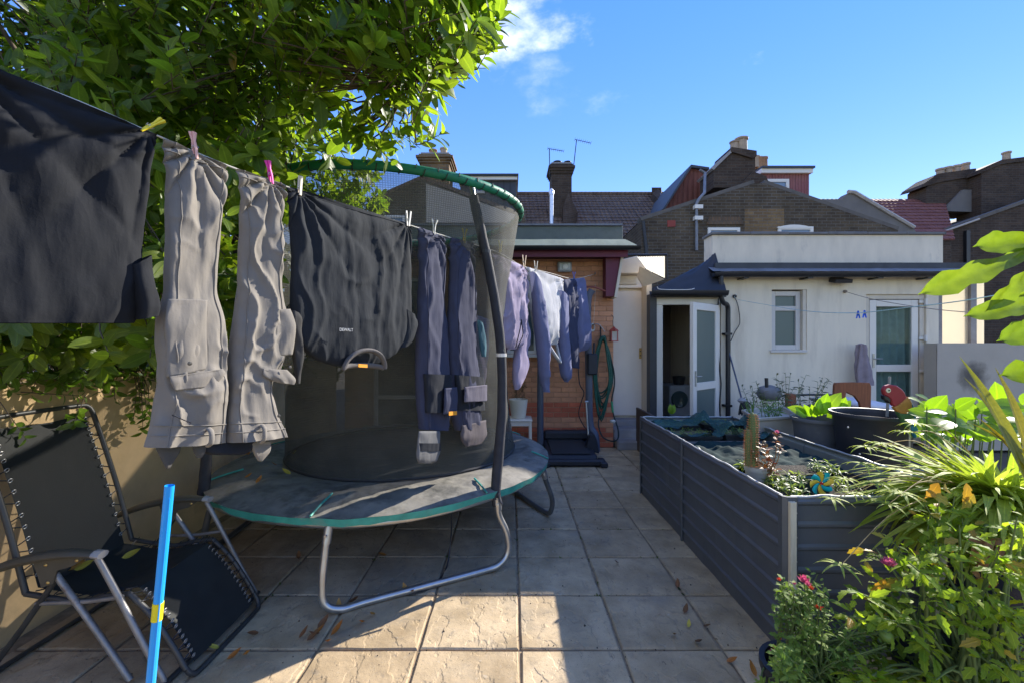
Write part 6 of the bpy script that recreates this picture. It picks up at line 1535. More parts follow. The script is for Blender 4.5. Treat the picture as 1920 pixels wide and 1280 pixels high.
for (px, py, Z) in ((1455, 815, 2.6), (1435, 838, 2.6), (1425, 830, 2.62), (1440, 850, 2.58), (1448, 862, 2.6), (1430, 862, 2.6), (1418, 845, 2.6), (1450, 880, 2.55), (1440, 872, 2.55), (1462, 835, 2.6)):
    p = P(px, py, Z); b = P(1442, 890, 2.6); stems.tube([b, b.lerp(p, .5) + Vector((.02, 0, 0)), p], [.003, .0025, .0015], 5, cap=False, smooth=6)
    lv += shoot_leaves(p - Vector((0, 0, .05)), Vector((rr.uniform(-.4, .4), -.2, 1)), .06, 7, .042, rr, .9)
stems.build('stems', M('rose_stem', (.30, .16, .06), .7), rs, smooth='all', fix=False)
foliage(rs, 'leaf', [leaf_tmpl(1., .5, 4, .2, .2)], rose_leaf, lv)
def bloom(parent, c, r, mat, n=16, flat_=.4, name='flower', seed=0):
    r2 = random.Random(seed); mb = MB()
    for k in range(n):
        a = k * 2.4; e = flat_ + .9 * (k / n); d = Vector((math.cos(a) * math.cos(e), math.sin(a) * math.cos(e), math.sin(e)))
        mw = Matrix.Translation(c) @ frame(d, Vector((0, 0, 1))); tm = leaf_tmpl(r, r * .45, 3, .3, -.3)
        mb.add([mw @ Vector(v) for v in tm[0]], tm[1])
    return mb.build(name, mat, parent, smooth='all', fix=False)
pink_m = leafmat('pink_petal', (.62, .10, .24), (.70, .20, .36), .4, .6, tcol=(1.2, 1., 1.)); red_m = leafmat('red_petal', (.60, .05, .03), (.66, .12, .05), .4, .6, tcol=(1.2, 1., 1.))
bloom(rs, P(1457, 812, 2.6), .022, pink_m)
pwh = thing('toy_pinwheel', 'yellow and turquoise toy pinwheel on a red stick at the bed corner', 'pinwheel', P(1541, 937, 2.3))
c = P(1538, 904, 2.3); RW = .062
yel = M('yellow_foil', (.75, .52, .05), .4, .05); tur = M('turquoise_foil', (.0, .42, .45), .4, .05)
for k in range(8):
    a0 = k * math.pi / 4 + .2
    def vane(u, v, a0=a0):
        rad = RW * v; sw = a0 + .75 * v + (u - .5) * .80 * (1 - .25 * v) * min(1, v * 3)
        cup = .010 * math.sin(math.pi * u) * v
        return c + Vector((math.cos(sw) * rad * (.95 + .12 * math.sin(math.pi * u)), -cup - .004, math.sin(sw) * rad * (.95 + .12 * math.sin(math.pi * u))))
    MB().grid(vane, 6, 6).build('vane', yel if k % 2 else tur, pwh, smooth='all')
redp = M('red_plastic', (.50, .02, .02), .4)
MB().lathe([(0, -.02), (.006, -.018), (.007, -.006)], c, 10, (1, 0, 0), (0, 0, 1), (0, 1, 0)).build('hub', redp, pwh, smooth=True)
MB().tube([c + Vector((.008, .004, 0)), P(1541, 937, 2.3) + Vector((0, 0, -.08))], .0055, 8).build('stick', redp, pwh, smooth=True)
# green bottle lying in the bed, grey planter strip
bt = thing('plastic_planter', 'low dark green plastic planter sunk in the bed behind the pinwheel', 'planter', P(1480, 890, 2.7))
MB().box(P(1430, 885, 2.75).x, P(1530, 885, 2.75).x, 2.62, 2.86, .55, .74).build('box', liner_m, bt, bevel=.01)
bx('compost', soil_m, bt, P(1430, 885, 2.75).x + .015, P(1530, 885, 2.75).x - .015, 2.635, 2.845, .741, .746)
tuft_m = leafmat('tuft_leaf', (.14, .20, .06), (.28, .32, .12), .35, .45)
tufts = [(1467, 893, 2.55, .09, 'spiky green seedling beside the rose in the raised bed'), (1487, 918, 2.3, .10, 'spiky green tuft left of the pinwheel in the raised bed'), (1505, 930, 2.22, .07, 'small leafy tuft below the pinwheel at the bed corner'), (1525, 937, 2.18, .05, 'tiny leafy tuft at the bed rim under the pinwheel'), (1600, 925, 2.25, .08, 'pale leafy tuft on the bed soil right of the pinwheel'),
         (1462, 905, 2.45, .07, 'low leafy tuft between the rose and the pinwheel'), (1445, 895, 2.55, .06, 'small tuft at the foot of the cactus pot'), (1572, 905, 2.4, .08, 'straggly tuft just right of the pinwheel vanes'), (1500, 893, 2.6, .07, 'tuft behind the pinwheel in the green planter'), (1398, 868, 2.75, .06, 'curled pale weed left of the cactus pot'), (1560, 880, 2.6, .09, 'leafy weed in front of the bed far wall'), (1530, 872, 2.75, .07, 'small weed behind the green planter near the grey bed wall')]
for k, (px, py, Z, h_, lab) in enumerate(tufts):
    t = thing('green_tuft', lab, 'plant', P(px, py, Z), 'tufts in the raised bed')
    sprig(t, P(px, py, Z) - Vector((0, 0, .04)), 6, h_, .055, tuft_m, narrow, .8, 40 + k, leaves=7)
# ------------------------------------------------------------------ spider plant at right
spd = leafmat('spider_plant_blade', (.32, .40, .06), (.54, .57, .16), .45, .6, spec=.2, tcol=(1.35, 1.4, .55))
def blade_tmpl(bend, W=.07, n=9):
    vs, fs = [], []
    for i in range(n + 1):
        t = i / n; ang = bend * t; 
        y = math.sin(ang) / max(bend, 1e-3); z = -(1 - math.cos(ang)) / max(bend, 1e-3)
        w_ = W / 2 * (1 - t ** 2.2) * (.6 + .8 * min(1, t * 3)) + .001
        vs += [(-w_, y, z + w_ * .35), (0, y, z), (w_, y, z + w_ * .35)]
    for i in range(n):
        a, b = i * 3, i * 3 + 3; fs += [(a, a + 1, b + 1, b), (a + 1, a + 2, b + 2, b + 1)]
    return vs, fs
sp_c = P(1868, 880, 1.95)
t = thing('spider_plant_pot', 'dark tall pot under the spider plant at the right edge', 'pot', (sp_c.x, sp_c.y, 0))
MB().lathe([(.15, 0), (.16, .02), (.20, .74), (.215, .74), (.215, .80), (.195, .80), (.185, .72), (0, .72)], (sp_c.x, sp_c.y, 0), 30, caps=(True, False)).build('pot', M('dark_glazed_pot', (.02, .025, .045), .3, .15), t, smooth=True)
sp = thing('spider_plant', 'large spider plant with arching pale striped blades at the right', 'plant', (sp_c.x, sp_c.y, .78))
lv = []
r2 = random.Random(77)
for k in range(420):
    a = r2.uniform(0, 2 * math.pi); 
    if r2.random() < .5: a = r2.uniform(1.9, 4.2)
    el = r2.uniform(.05, 1.35); d = Vector((math.cos(a) * math.cos(el), math.sin(a) * math.cos(el), math.sin(el)))
    base = Vector((sp_c.x + r2.uniform(-.06, .06), sp_c.y + r2.uniform(-.06, .06), .80))
    lv.append((Matrix.Translation(base) @ frame(d, Vector((0, 0, 1))), r2.uniform(.32, .62) * (1.0 if el < .8 else .75)))
foliage(sp, 'blade', [blade_tmpl(1.3), blade_tmpl(.9), blade_tmpl(1.7), blade_tmpl(.55)], spd, lv, 300)
run = MB(); lv = []
for (px, py, Z, x2, y2) in ((1625, 838, 2.1, 1760, 870), (1655, 832, 2.1, 1780, 860), (1620, 870, 2.05, 1770, 880), (1585, 898, 2.1, 1760, 890), (1640, 905, 1.95, 1770, 905), (1600, 925, 2.05, 1765, 900), (1560, 935, 2.0, 1760, 905), (1576, 1060, 1.7, 1740, 930), (1700, 810, 2.0, 1800, 850), (1720, 795, 2.0, 1820, 850), (1690, 925, 1.8, 1790, 905), (1665, 945, 1.85, 1780, 905)):
    p, b = P(px, py, Z), P(x2, y2, 1.95)
    run.tube([b, b.lerp(p, .5) + Vector((0, 0, .05)), p], [.003, .002, .0015], 5, cap=False, smooth=8)
    for k in range(9):
        a = k * 2.4; d = Vector((math.cos(a), math.sin(a), .35)); lv.append((Matrix.Translation(p) @ frame(d, Vector((0, 0, 1))), r2.uniform(.06, .11)))
foliage(sp, 'plantlet_blade', [blade_tmpl(1.2, .11, 5)], spd, lv, 200)
run.build('runners', M('straw_runner', (.42, .30, .12), .7), sp, smooth='all', fix=False)
# strappy blades and round-leaved bush behind
bb = thing('round_leaf_bush', 'bush of round glowing green leaves behind the spider plant', 'bush', P(1800, 800, 2.9))
lv, stems = [], MB()
for k in range(90):
    p = P(r2.uniform(1735, 1925), r2.uniform(755, 830), r2.uniform(2.5, 3.2)); d = Vector((r2.uniform(-1, 1), r2.uniform(-.8, .3), r2.uniform(-.2, .8)))
    lv.append((Matrix.Translation(p) @ frame(d, Vector((-.3, -.5, .8)), r2.uniform(-.4, .4)), r2.uniform(.10, .17)))
    if k % 3 == 0: stems.tube([(p.x * .9 + .25, p.y, .3), p], [.006, .003], 5, cap=False)
foliage(bb, 'leaf', [leaf_tmpl(1., .78, 6, .1, .3), leaf_tmpl(1., .7, 6, .2, .15)], bl, lv)
stems.build('stems', M('green_stem', (.13, .17, .05), .7), bb, smooth='all', fix=False)
cd = thing('strap_leaf_plant', 'plant with long orange tipped strap leaves at the right edge', 'plant', P(1925, 900, 1.55))
cm = leafmat('strap_leaf', (.22, .24, .03), (.42, .28, .03), .45, .4, tcol=(1.4, 1.3, .5))
lv = []
for (px, py, tx, ty, L) in ((1925, 900, 1838, 670, .5), (1930, 880, 1850, 780, .32), (1928, 905, 1860, 700, .46), (1935, 890, 1900, 690, .42), (1940, 860, 1835, 790, .3)):
    a, b = P(px, py, 1.5), P(tx, ty, 1.6); lv.append((Matrix.Translation(a) @ frame(b - a, Vector((0, -1, .3))), (b - a).length * 1.06))
foliage(cd, 'blade', [blade_tmpl(.5, .075, 9), blade_tmpl(.3, .085, 9)], cm, lv)
# ------------------------------------------------------------------ fig at the right edge
fg = thing('fig_tree', 'fig tree reaching in from the right edge with large lobed glowing leaves', 'tree', (2.15, 1.35, 0))
fig_m = leafmat('fig_leaf', (.15, .22, .022), (.20, .26, .03), .55, .45, tcol=(1.5, 1.6, .45))
MB().tube([(2.15, 1.35, -.02), (2.1, 1.33, .8), (2.0, 1.3, 1.6), (1.72, 1.28, 1.95)], [.035, .03, .022, .012], 10, smooth=20).build('trunk', bark_m, fg, smooth=True)
def lobed_leaf(name, c, lobes, Z0, parent, thick=.0):
    """each lobe a wavy strip from the leaf's heart c to its tip (photo pixels), with depth of its own"""
    mb = MB()
    for (tx, ty, wpx, Zt_) in lobes:
        a, b = P(c[0], c[1], Z0), P(tx, ty, Zt_); d = b - a; L = d.length; nrm = Vector((.1, -1, .35)); nrm = (nrm - d * (nrm.dot(d) / L / L)).normalized(); s = d.normalized().cross(nrm)
        w = wpx / F * Z0
        def fn(u, v, a=a, d=d, s=s, nrm=nrm, w=w):
            t = v; prof = (np.interp(t, (0, .25, .5, .62, .72, .82, .92, 1), (.55, .42, .62, .95, .72, .98, .62, .08))) * (1 + .07 * math.sin(t * 25 + tx))
            k = (u - .5) * 2
            return a + d * t + s * (k * w / 2 * prof) + nrm * (.010 * abs(k) + .03 * math.sin(math.pi * t) + .004 * math.sin(t * 22 + k * 3))
        mb.grid(fn, 6, 28)
    o = mb.build(name, fig_m, parent, smooth='all', fix=False)
    return o
lobed_leaf('leaf', (1960, 470), ((1824, 464, 50, 1.18), (1958, 400, 50, 1.1), (1870, 492, 26, 1.15)), 1.2, fg)
lobed_leaf('leaf', (1945, 472), ((1721, 553, 46, 1.12), (1846, 584, 32, 1.1)), 1.15, fg)
lobed_leaf('leaf', (1985, 570), ((1806, 594, 40, 1.1), (1890, 556, 26, 1.2)), 1.15, fg)
lobed_leaf('leaf', (1970, 602), ((1868, 640, 48, 1.1), (1960, 680, 50, 1.1)), 1.15, fg)
lobed_leaf('leaf', (1975, 690), ((1872, 704, 44, 1.15), (1960, 740, 40, 1.1)), 1.2, fg)
for (px, py) in ((1945, 478), (1950, 505), (1975, 572), (1965, 612), (1975, 690)):
    MB().tube([P(px, py, 1.17), P(px + 60, py + 30, 1.25), Vector((1.9, 1.29, 1.7))], [.003, .004, .005], 6, smooth=8).build('leaf_stalk', M('green_stem', (.13, .17, .05), .7), fg, smooth=True)
# ------------------------------------------------------------------ tomato and chrysanthemum in the foreground
tom = leafmat('tomato_leaf', (.17, .26, .03), (.33, .39, .05), .55, .6, spec=.25, tcol=(1.9, 2., .7))
tomy = leafmat('yellow_tomato_leaf', (.45, .38, .04), (.50, .26, .04), .45, .5, tcol=(1.2, 1.1, .6))
stem_g = M('green_stem', (.13, .17, .05), .7)
tp = thing('tomato_plant', 'sprawling tomato plant with yellowing leaves filling the lower right corner', 'plant', (1.75, 1.62, 0))
lt_ = [lobed_tmpl(1., .56, 3, .35, .3), lobed_tmpl(1., .5, 4, .3, .45)]
lv, ly, stems = [], [], MB()
nodes_ = []
for k in range(95):
    px, py = r2.uniform(1590, 1960), r2.uniform(960, 1330)
    if py < 1050 and px < 1690 + (1050 - py): continue
    p = P(px, py, r2.uniform(1.35, 1.85)); nodes_.append(p)
nodes_ += [P(x, y, 1.75) for x, y in ((1675, 1015), (1640, 1025), (1720, 1010), (1745, 960), (1760, 935), (1735, 945), (1790, 930), (1810, 980), (1600, 1160), (1630, 1140), (1650, 1120))]
for p in nodes_:
    base = Vector((1.75 + r2.uniform(-.15, .15), 1.62 + r2.uniform(-.1, .1), .12))
    mid = base.lerp(p, .55) + Vector((0, 0, .12)); stems.tube([base, mid, p], [.007, .005, .002], 6, cap=False, smooth=8)
    for j in range(r2.randint(12, 17)):
        d = Vector((r2.uniform(-1, 1), r2.uniform(-1, .5), r2.uniform(-.5, .6))).normalized(); q = p + d * r2.uniform(0, .05) + (mid - p) * r2.uniform(0, .35)
        (ly if r2.random() < .05 else lv).append((Matrix.Translation(q) @ frame(d, Vector((r2.uniform(-.5, .5), -.3, 1)), r2.uniform(-.5, .5)), r2.uniform(.028, .062)))
for (px, py) in ((1760, 905), (1775, 915), (1812, 905), (1825, 925), (1745, 925), (1700, 1090), (1845, 1050), (1820, 1030), (1660, 1085)):
    d = Vector((r2.uniform(-1, 1), -.3, r2.uniform(-.9, .2))); ly.append((Matrix.Translation(P(px, py, 1.7)) @ frame(d, Vector((0, -1, .5))), r2.uniform(.07, .11)))
foliage(tp, 'leaf', lt_, tom, lv, 290, 'foliage', 8); foliage(tp, 'yellow_leaf', lt_, tomy, ly, 100, 'yellow_foliage', 9)
dry = leafmat('dry_brown_leaf', (.28, .13, .05), (.38, .18, .06), .3, .7, tcol=(1.2, 1., .8))
lv = [(Matrix.Translation(P(r2.uniform(1820, 1880), r2.uniform(1000, 1085), 1.65)) @ frame(Vector((r2.uniform(-1, 1), -.3, r2.uniform(-1, .3))), Vector((0, -1, .5))), r2.uniform(.04, .07)) for k in range(22)]
foliage(tp, 'dry_leaf', [leaf_tmpl(1., .5, 5, .5, .6)], dry, lv)
stems.build('stems', stem_g, tp, smooth='all', fix=False)
MB().tube([P(1790, 1060, 1.75), P(1820, 1045, 1.72), P(1838, 1020, 1.7), P(1848, 985, 1.7), P(1858, 1000, 1.7), P(1880, 1050, 1.7), P(1870, 1080, 1.7)], .008, 8, smooth=24).build('thick_stem', stem_g, tp, smooth=True)
gt = M('green_tomato', (.16, .24, .05), .35, .1)
for (px, py) in ((1662, 1192), (1775, 1138), (1820, 1145)):
    MB().lathe([(0, -.022), (.014, -.018), (.023, -.004), (.022, .010), (.012, .02), (0, .017)], P(px, py, 1.6), 14).build('tomato', gt, tp, smooth=True)
MB().tube([(1.62, 1.70, 0), P(1770, 1040, 1.72)], .012, 8).build('wooden_cane', M('pale_batten', (.52, .44, .31), .8), None, smooth=True, label='pale cane propping the tomato plant', cat='cane')
pt = thing('tomato_tub', 'black plastic tub under the tomato plant', 'tub', (1.75, 1.62, 0))
MB().lathe([(.17, 0), (.22, .28), (.235, .28), (.235, .31), (.21, .31), (.20, .24), (0, .24)], (1.75, 1.62, 0), 28, caps=(True, False)).build('tub', black_pl, pt, smooth=True)
chm = leafmat('chrysanthemum_leaf', (.14, .22, .045), (.26, .34, .09), .45, .65, spec=.2, tcol=(1.6, 1.7, .8))
cy = thing('chrysanthemum', 'bushy chrysanthemum with pink and red blooms in front of the bed corner', 'plant', (1.14, 1.72, 0))
lv, stems = [], MB()
for k in range(210):
    if k < 160: px, py = r2.uniform(1452, 1690), r2.uniform(1095, 1330); Z = r2.uniform(1.55, 1.82)
    elif k < 184: px, py = r2.uniform(1455, 1545), r2.uniform(1075, 1150); Z = 1.75
    else: px, py = r2.uniform(1420, 1500), r2.uniform(1225, 1330); Z = r2.uniform(1.45, 1.6)
    if py < 1130 + max(0, (px - 1560)) * .25 and px > 1560: continue
    p = P(px, py, Z); base = Vector((1.16 + r2.uniform(-.1, .1), 1.7 + r2.uniform(-.08, .08), .22))
    d = (p - base).normalized(); stems.tube([base, base.lerp(p, .5) + Vector((0, 0, .03)), p], [.004, .003, .0015], 5, cap=False)
    lv += shoot_leaves(p - d * .09, (d + Vector((r2.uniform(-.4, .4), 0, .5))).normalized(), .10, 8, .034, r2, .85)
foliage(cy, 'leaf', [lobed_tmpl(1., .6, 3, .4, .2), leaf_tmpl(1., .4, 4, .2, .2)], chm, lv, 300, 'foliage', 10)
stems.build('stems', stem_g, cy, smooth='all', fix=False)
for k, (px, py, r_, m_) in enumerate(((1507, 1092, .026, pink_m), (1515, 1098, .016, pink_m), (1521, 1105, .014, red_m), (1535, 1143, .020, red_m), (1461, 1088, .011, red_m), (1455, 1219, .016, red_m), (1640, 1123, .014, red_m), (1447, 1222, .010, pink_m), (1489, 1095, .010, pink_m))):
    bloom(cy, P(px, py, 1.62), r_ * 1.15, m_, seed=k)
bloom(tp, P(1666, 1060, 1.65), .034, pink_m, 30, .1)
t = thing('chrysanthemum_pot', 'ribbed black pot under the chrysanthemum', 'pot', (1.16, 1.7, 0))
MB().lathe([(.11, 0), (.14, .24), (.15, .24), (.15, .27), (.13, .27), (.12, .2), (0, .2)], (1.16, 1.7, 0), 26, caps=(True, False)).build('pot', black_pl, t, smooth=True)
for k in range(26):
    a = 2 * math.pi * k / 26; MB().tube([(1.16 + .112 * math.cos(a), 1.7 + .112 * math.sin(a), .005), (1.16 + .140 * math.cos(a), 1.7 + .140 * math.sin(a), .235)], .004, 5).build('rib', black_pl, t)
MB().tube([P(1464, 1180, 1.95), P(1462, 1210, 1.95), P(1466, 1245, 1.95)], .006, 8, smooth=8).build('orange_handle', M('orange_plastic', (.65, .16, .03), .4), None, smooth=True, label='orange plastic tool handle at the foot of the bed corner', cat='handle')
# ------------------------------------------------------------------ things by the outhouse
tm_ = thing('treadmill', 'dark folding treadmill standing against the orange brick outhouse', 'treadmill', (PX(1068, 5.7), 5.7, 0))
tgrey = M('treadmill_grey', (.085, .095, .125), .45, .1); tblk = M('treadmill_black', (.022, .025, .034), .5, .15)
xl, xr = PX(1024, 5.7), PX(1122, 5.7)
MB().prism([(xl, 5.45, .05), (xl, 5.5, .13), (xl, 6.3, .17), (xl, 6.3, .05)], (xr - xl - .06, 0, 0)).build('deck', tblk, tm_, bevel=.012)
MB().prism([(xl + .06, 5.50, .138), (xl + .06, 6.28, .178), (xl + .06, 6.28, .186), (xl + .06, 5.50, .146)], (xr - xl - .20, 0, 0)).build('belt', M('treadmill_belt', (.03, .032, .036), .8), tm_)
bx('front_bar', tblk, tm_, xl - .05, xr + .03, 5.38, 5.46, .012, .09, bevel=.02)
for x in (xl - .03, xr - .0): bx('foot', tblk, tm_, x - .04, x + .05, 5.34, 5.6, .0, .07, bevel=.015)
MB().box(xl, xr, 6.15, 6.3, .17, .30).build('motor_hood', tblk, tm_, bevel=.03)
MB().tube([P(1013, 838, 6.1), P(1013, 740, 6.1), P(1014, 650, 6.1)], .034, 10, sx=1, sy=1.4).build('upright', tgrey, tm_, smooth=True)
MB().tube([P(1119, 846, 5.9), P(1116, 815, 5.95), P(1106, 790, 6.0), P(1104, 700, 6.0), P(1102, 600, 6.0), P(1103, 560, 6.0), P(1110, 544, 6.0)], .036, 10, smooth=30, sx=1, sy=1.4).build('upright', tgrey, tm_, smooth=True)
MB().tube([P(1092, 540, 6.1), P(1108, 538, 6.1), P(1122, 541, 6.15), P(1134, 546, 6.2)], .012, 8, smooth=10).build('handrail', M('rust_red_rail', (.22, .06, .05), .5), tm_, smooth=True)
MB().box(PX(1100, 5.95), PX(1119, 5.95), 5.88, 6.0, PZ(702, 5.95), PZ(662, 5.95)).build('control_pod', tblk, tm_, bevel=.02)
MB().tube([P(1113, 664, 5.9), P(1114, 642, 5.9)], .014, 8).build('key_post', tblk, tm_)
MB().prism([P(1098, 842, 5.75), P(1106, 815, 5.75), P(1114, 812, 5.75), P(1120, 826, 5.75), P(1124, 850, 5.75)], (0, .10, 0)).build('fold_bracket', tblk, tm_, bevel=.01)
MB().tube([P(1099, 752, 5.85), P(1103, 815, 5.85)], .010, 8).build('gas_strut', M('pale_strut', (.55, .53, .45), .4), tm_, smooth=True)
MB().tube([P(1097, 752, 5.85), P(1103, 752, 5.85)], .014, 8).build('strut_cap', steel, tm_)
MB().tube([P(1084, 690, 6.2), P(1087, 720, 6.2), P(1095, 735, 6.15), P(1090, 752, 6.15), P(1085, 775, 6.15), P(1093, 795, 6.15), P(1102, 806, 6.1)], .008, 6, smooth=24).build('power_cable', tblk, tm_, smooth=True)
# green hose coils on a bracket
hs_ = thing('garden_hose', 'dark green garden hose hung in long loops on the outhouse corner', 'hose', P(1130, 800, 6.3))
hose_m = M('green_hose_rubber', (.012, .085, .06), .45, .2, 8)
mb = MB(); pts = []
for k in range(11):
    x0, x1 = 1120 + rnd.uniform(-4, 5), 1143 + rnd.uniform(-3, 4); bot = 740 + 5 * k + rnd.uniform(-10, 10); zz = 6.33 - .012 * k
    pts += [P(1130 + rnd.uniform(-3, 3), 632 + rnd.uniform(-3, 3), zz), P(x0, 665, zz), P(x0 - 3, 715, zz), P((x0 + x1) / 2 - 4, bot, zz - .01), P(x1 + 2, 715, zz - .01), P(x1 - 3, 662, zz)]
mb.tube(pts, .0105, 8, smooth=len(pts) * 5)
mb.build('coils', hose_m, hs_, smooth=True)
MB().tube([P(1138, 650, 6.28), P(1150, 690, 6.28), P(1152, 720, 6.25), P(1147, 750, 6.25), P(1150, 775, 6.25), P(1159, 805, 6.2), P(1158, 822, 6.15), P(1147, 826, 6.1), P(1130, 818, 6.1), P(1122, 795, 6.15), P(1126, 770, 6.2)], .0105, 8, smooth=60).build('loose_end', M('dark_hose_rubber', (.02, .035, .035), .5), hs_, smooth=True)
MB().tube([P(1147, 752, 6.22), P(1149, 772, 6.22)], .016, 10).build('hose_connector', M('green_connector', (.05, .30, .14), .4), hs_, smooth=True)
MB().lathe([(.0, .0), (.035, .005), (.045, .03), (.02, .05)], P(1149, 792, 6.18), 12).build('spray_rose', M('pale_strut', (.55, .53, .45), .4), hs_, smooth=True)
MB().tube([P(1112, 610, ZS), P(1114, 608, 6.3), P(1124, 609, 6.3), P(1134, 622, 6.3)], .008, 6, smooth=10).build('bracket', steel, hs_, smooth=True)
MB().tube([P(1126, 610, 6.32), P(1126, 632, 6.32)], .012, 6).build('hook', black_pl, hs_)
# red lantern on a curled hook
ln_ = thing('red_lantern', 'small red metal lantern hanging at the outhouse corner by the white door', 'lantern', P(1150, 640, 6.3))
rl = M('red_lantern_metal', (.36, .06, .045), .5, .15)
c = P(1151, 640, 6.3); wv_ = .045
for sx in (-1, 1):
    for sy in (-1, 1): bx('post', rl, ln_, c.x + sx * wv_ - .006, c.x + sx * wv_ + .006, 6.3 + sy * wv_ - .006, 6.3 + sy * wv_ + .006, c.z + .012, c.z + .15)
bx('base', rl, ln_, c.x - .055, c.x + .055, 6.245, 6.355, c.z, c.z + .0115)
MB().lathe([(.075, .151), (.05, .18), (.02, .2), (.015, .215), (0, .216)], (c.x, 6.3, c.z), 4).build('roof', rl, ln_)
bx('pane', M('candle_glass', (.45, .40, .36), .2), ln_, c.x - .038, c.x + .038, 6.262, 6.338, c.z + .012, c.z + .148)
MB().tube([P(1151, 616, 6.3), P(1149, 604, 6.3), P(1150, 595, 6.3), P(1146, 590, 6.3)], .004, 5, smooth=10).build('hook', black_pl, ln_)
# white pot with small evergreen on a white stool
st_ = thing('white_stool', 'small white plastic stool beside the outhouse wall with slatted front', 'stool', (PX(978, 6.0), 6.0, 0))
sx0, sx1 = PX(954, 5.9), PX(998, 5.9); ztop = PZ(785, 5.9)
bx('top', upvc, st_, sx0, sx1, 5.85, 6.2, ztop - .03, ztop, bevel=.01)
for x in (sx0 + .01, sx1 - .04):
    for y in (5.86, 6.15): MB().prism([(x, y, ztop - .032), (x + .03, y, ztop - .032), (x + .035 if x > sx0 + .1 else x + .025, y, 0), (x + .005 if x > sx0 + .1 else x - .005, y, 0)], (0, .03, 0)).build('leg', upvc, st_)
bx('apron', upvc, st_, sx0 + .042, sx1 - .042, 5.87, 5.89, ztop - .09, ztop - .033)
bx('lower_shelf', upvc, st_, sx0 + .042, sx1 - .042, 5.9, 6.14, .10, .12)
c = Vector((PX(972, 6.02), 6.02, ztop + .002))
t = thing('white_plant_pot', 'plain white plant pot standing on the white stool', 'pot', c)
hp_ = PZ(748, 6.0) - ztop
MB().lathe([(.095, 0), (.10, .004), (.135, hp_ - .003), (.13, hp_), (.12, hp_ - .004), (.115, hp_ - .04), (0, hp_ - .04)], c, 28, caps=(True, False)).build('pot', upvc, t, smooth=True)
t = thing('potted_evergreen', 'small dense dark evergreen in the white pot on the stool', 'plant', c + Vector((0, 0, hp_)))
lv = []
for k in range(90):
    a, e, r_ = rr.uniform(0, 6.28), rr.uniform(0, 1.5), rr.uniform(.02, .11)
    p = c + Vector((math.cos(a) * r_, math.sin(a) * r_, hp_ - .02 + rr.uniform(0, .24))); lv += shoot_leaves(p, (p - c + Vector((0, 0, -.05))).normalized(), .06, 7, .04, rr, .8)
foliage(t, 'leaf', narrow, leafmat('dark_evergreen', (.025, .055, .02), (.045, .08, .03), .2, .5), lv, 60)
c = Vector((PX(978, 5.95), 5.98, .122)); t = thing('grey_plant_pot', 'grey pot with trailing leaves under the top of the white stool', 'pot', c)
MB().lathe([(.06, 0), (.09, .11), (.085, .11), (0, .09)], c, 20, caps=(True, False)).build('pot', M('slate_grey_plastic', (.115, .12, .125), .5), t, smooth=True)
lv = []
for k in range(12): lv += shoot_leaves(c + Vector((0, 0, .09)), Vector((rr.uniform(-1, 1), rr.uniform(-1, .3), .5)), .08, 4, .05, rr, .8)
foliage(t, 'leaf', narrow, herb, lv)
# ------------------------------------------------------------------ things along the white house
mo = thing('mop', 'blue handled mop leaning on the white wall by the downpipe', 'mop', P(1395, 755, 6.45))
MB().tube([P(1367, 660, 6.6), P(1390, 745, 6.4)], .012, 8).build('handle', M('blue_mop_handle', (.07, .09, .15), .5), mo, smooth=True)
MB().lathe([(.0, .05), (.03, .04), (.07, 0), (.05, -.03), (0, -.03)], P(1392, 750, 6.38), 12).build('head', M('pale_mop_head', (.35, .35, .36), .9), mo, smooth=True)
mb = MB()
for k in range(30):
    a = rr.uniform(0, 6.28); c = P(1396, 752, 6.36); mb.tube([c + Vector((.04 * math.cos(a), .04 * math.sin(a), 0)), c + Vector((.09 * math.cos(a) + .03, .07 * math.sin(a), -.06)), c + Vector((.11 * math.cos(a) + .03, .09 * math.sin(a), -.2))], .008, 5)
mb.build('strands', M('dark_mop_strand', (.05, .05, .055), .9), mo, smooth=True)
MB().tube([P(1395, 760, 6.4), P(1398, 785, 6.4), P(1388, 802, 6.4)], .02, 8, smooth=8).build('grey_hose_bend', black_pl, None, smooth=True, label='short bent dark hose below the mop head', cat='hose')
# clothes lines over the yard with blue pegs
l1p = [P(1376, 556, 6.68), P(1385, 562, 6.4), P(1440, 572, 5.2), P(1510, 583, 4.0), P(1600, 587, 3.2), P(1700, 577, 2.6), P(1820, 562, 2.2), P(1960, 535, 1.9)]
hk = thing('yard_line', 'thin pale line crossing in front of the white wall towards the right edge', 'washing line', P(1376, 556, 6.68))
MB().tube(l1p, .0030, 5, smooth=70).build('cord', M('aqua_cord', (.45, .62, .58), .6), hk, smooth=True)
MB().lathe([(0, -.03), (.025, -.028), (.03, 0)], P(1377, 556, 6.69), 12, (1, 0, 0), (0, 0, 1), (0, 1, 0)).build('wall_hook', black_pl, hk, smooth=True)
hk2 = thing('second_yard_line', 'thin brown line running from a wall hook above the curtained door to the right', 'washing line', P(1584, 547, 6.68))
MB().tube([P(1584, 547, 6.68), P(1640, 562, 5.8), P(1730, 577, 4.6), P(1830, 586, 3.4), P(1960, 580, 2.4)], .004, 5, smooth=40).build('cord', M('brown_cord', (.25, .20, .16), .8), hk2, smooth=True)
MB().lathe([(0, -.03), (.02, -.028), (.025, 0)], P(1584, 547, 6.69), 12, (1, 0, 0), (0, 0, 1), (0, 1, 0)).build('wall_hook', M('brown_cord', (.25, .2, .16), .8), hk2, smooth=True)
bpm = M('blue_peg_plastic', (.02, .12, .60), .4)
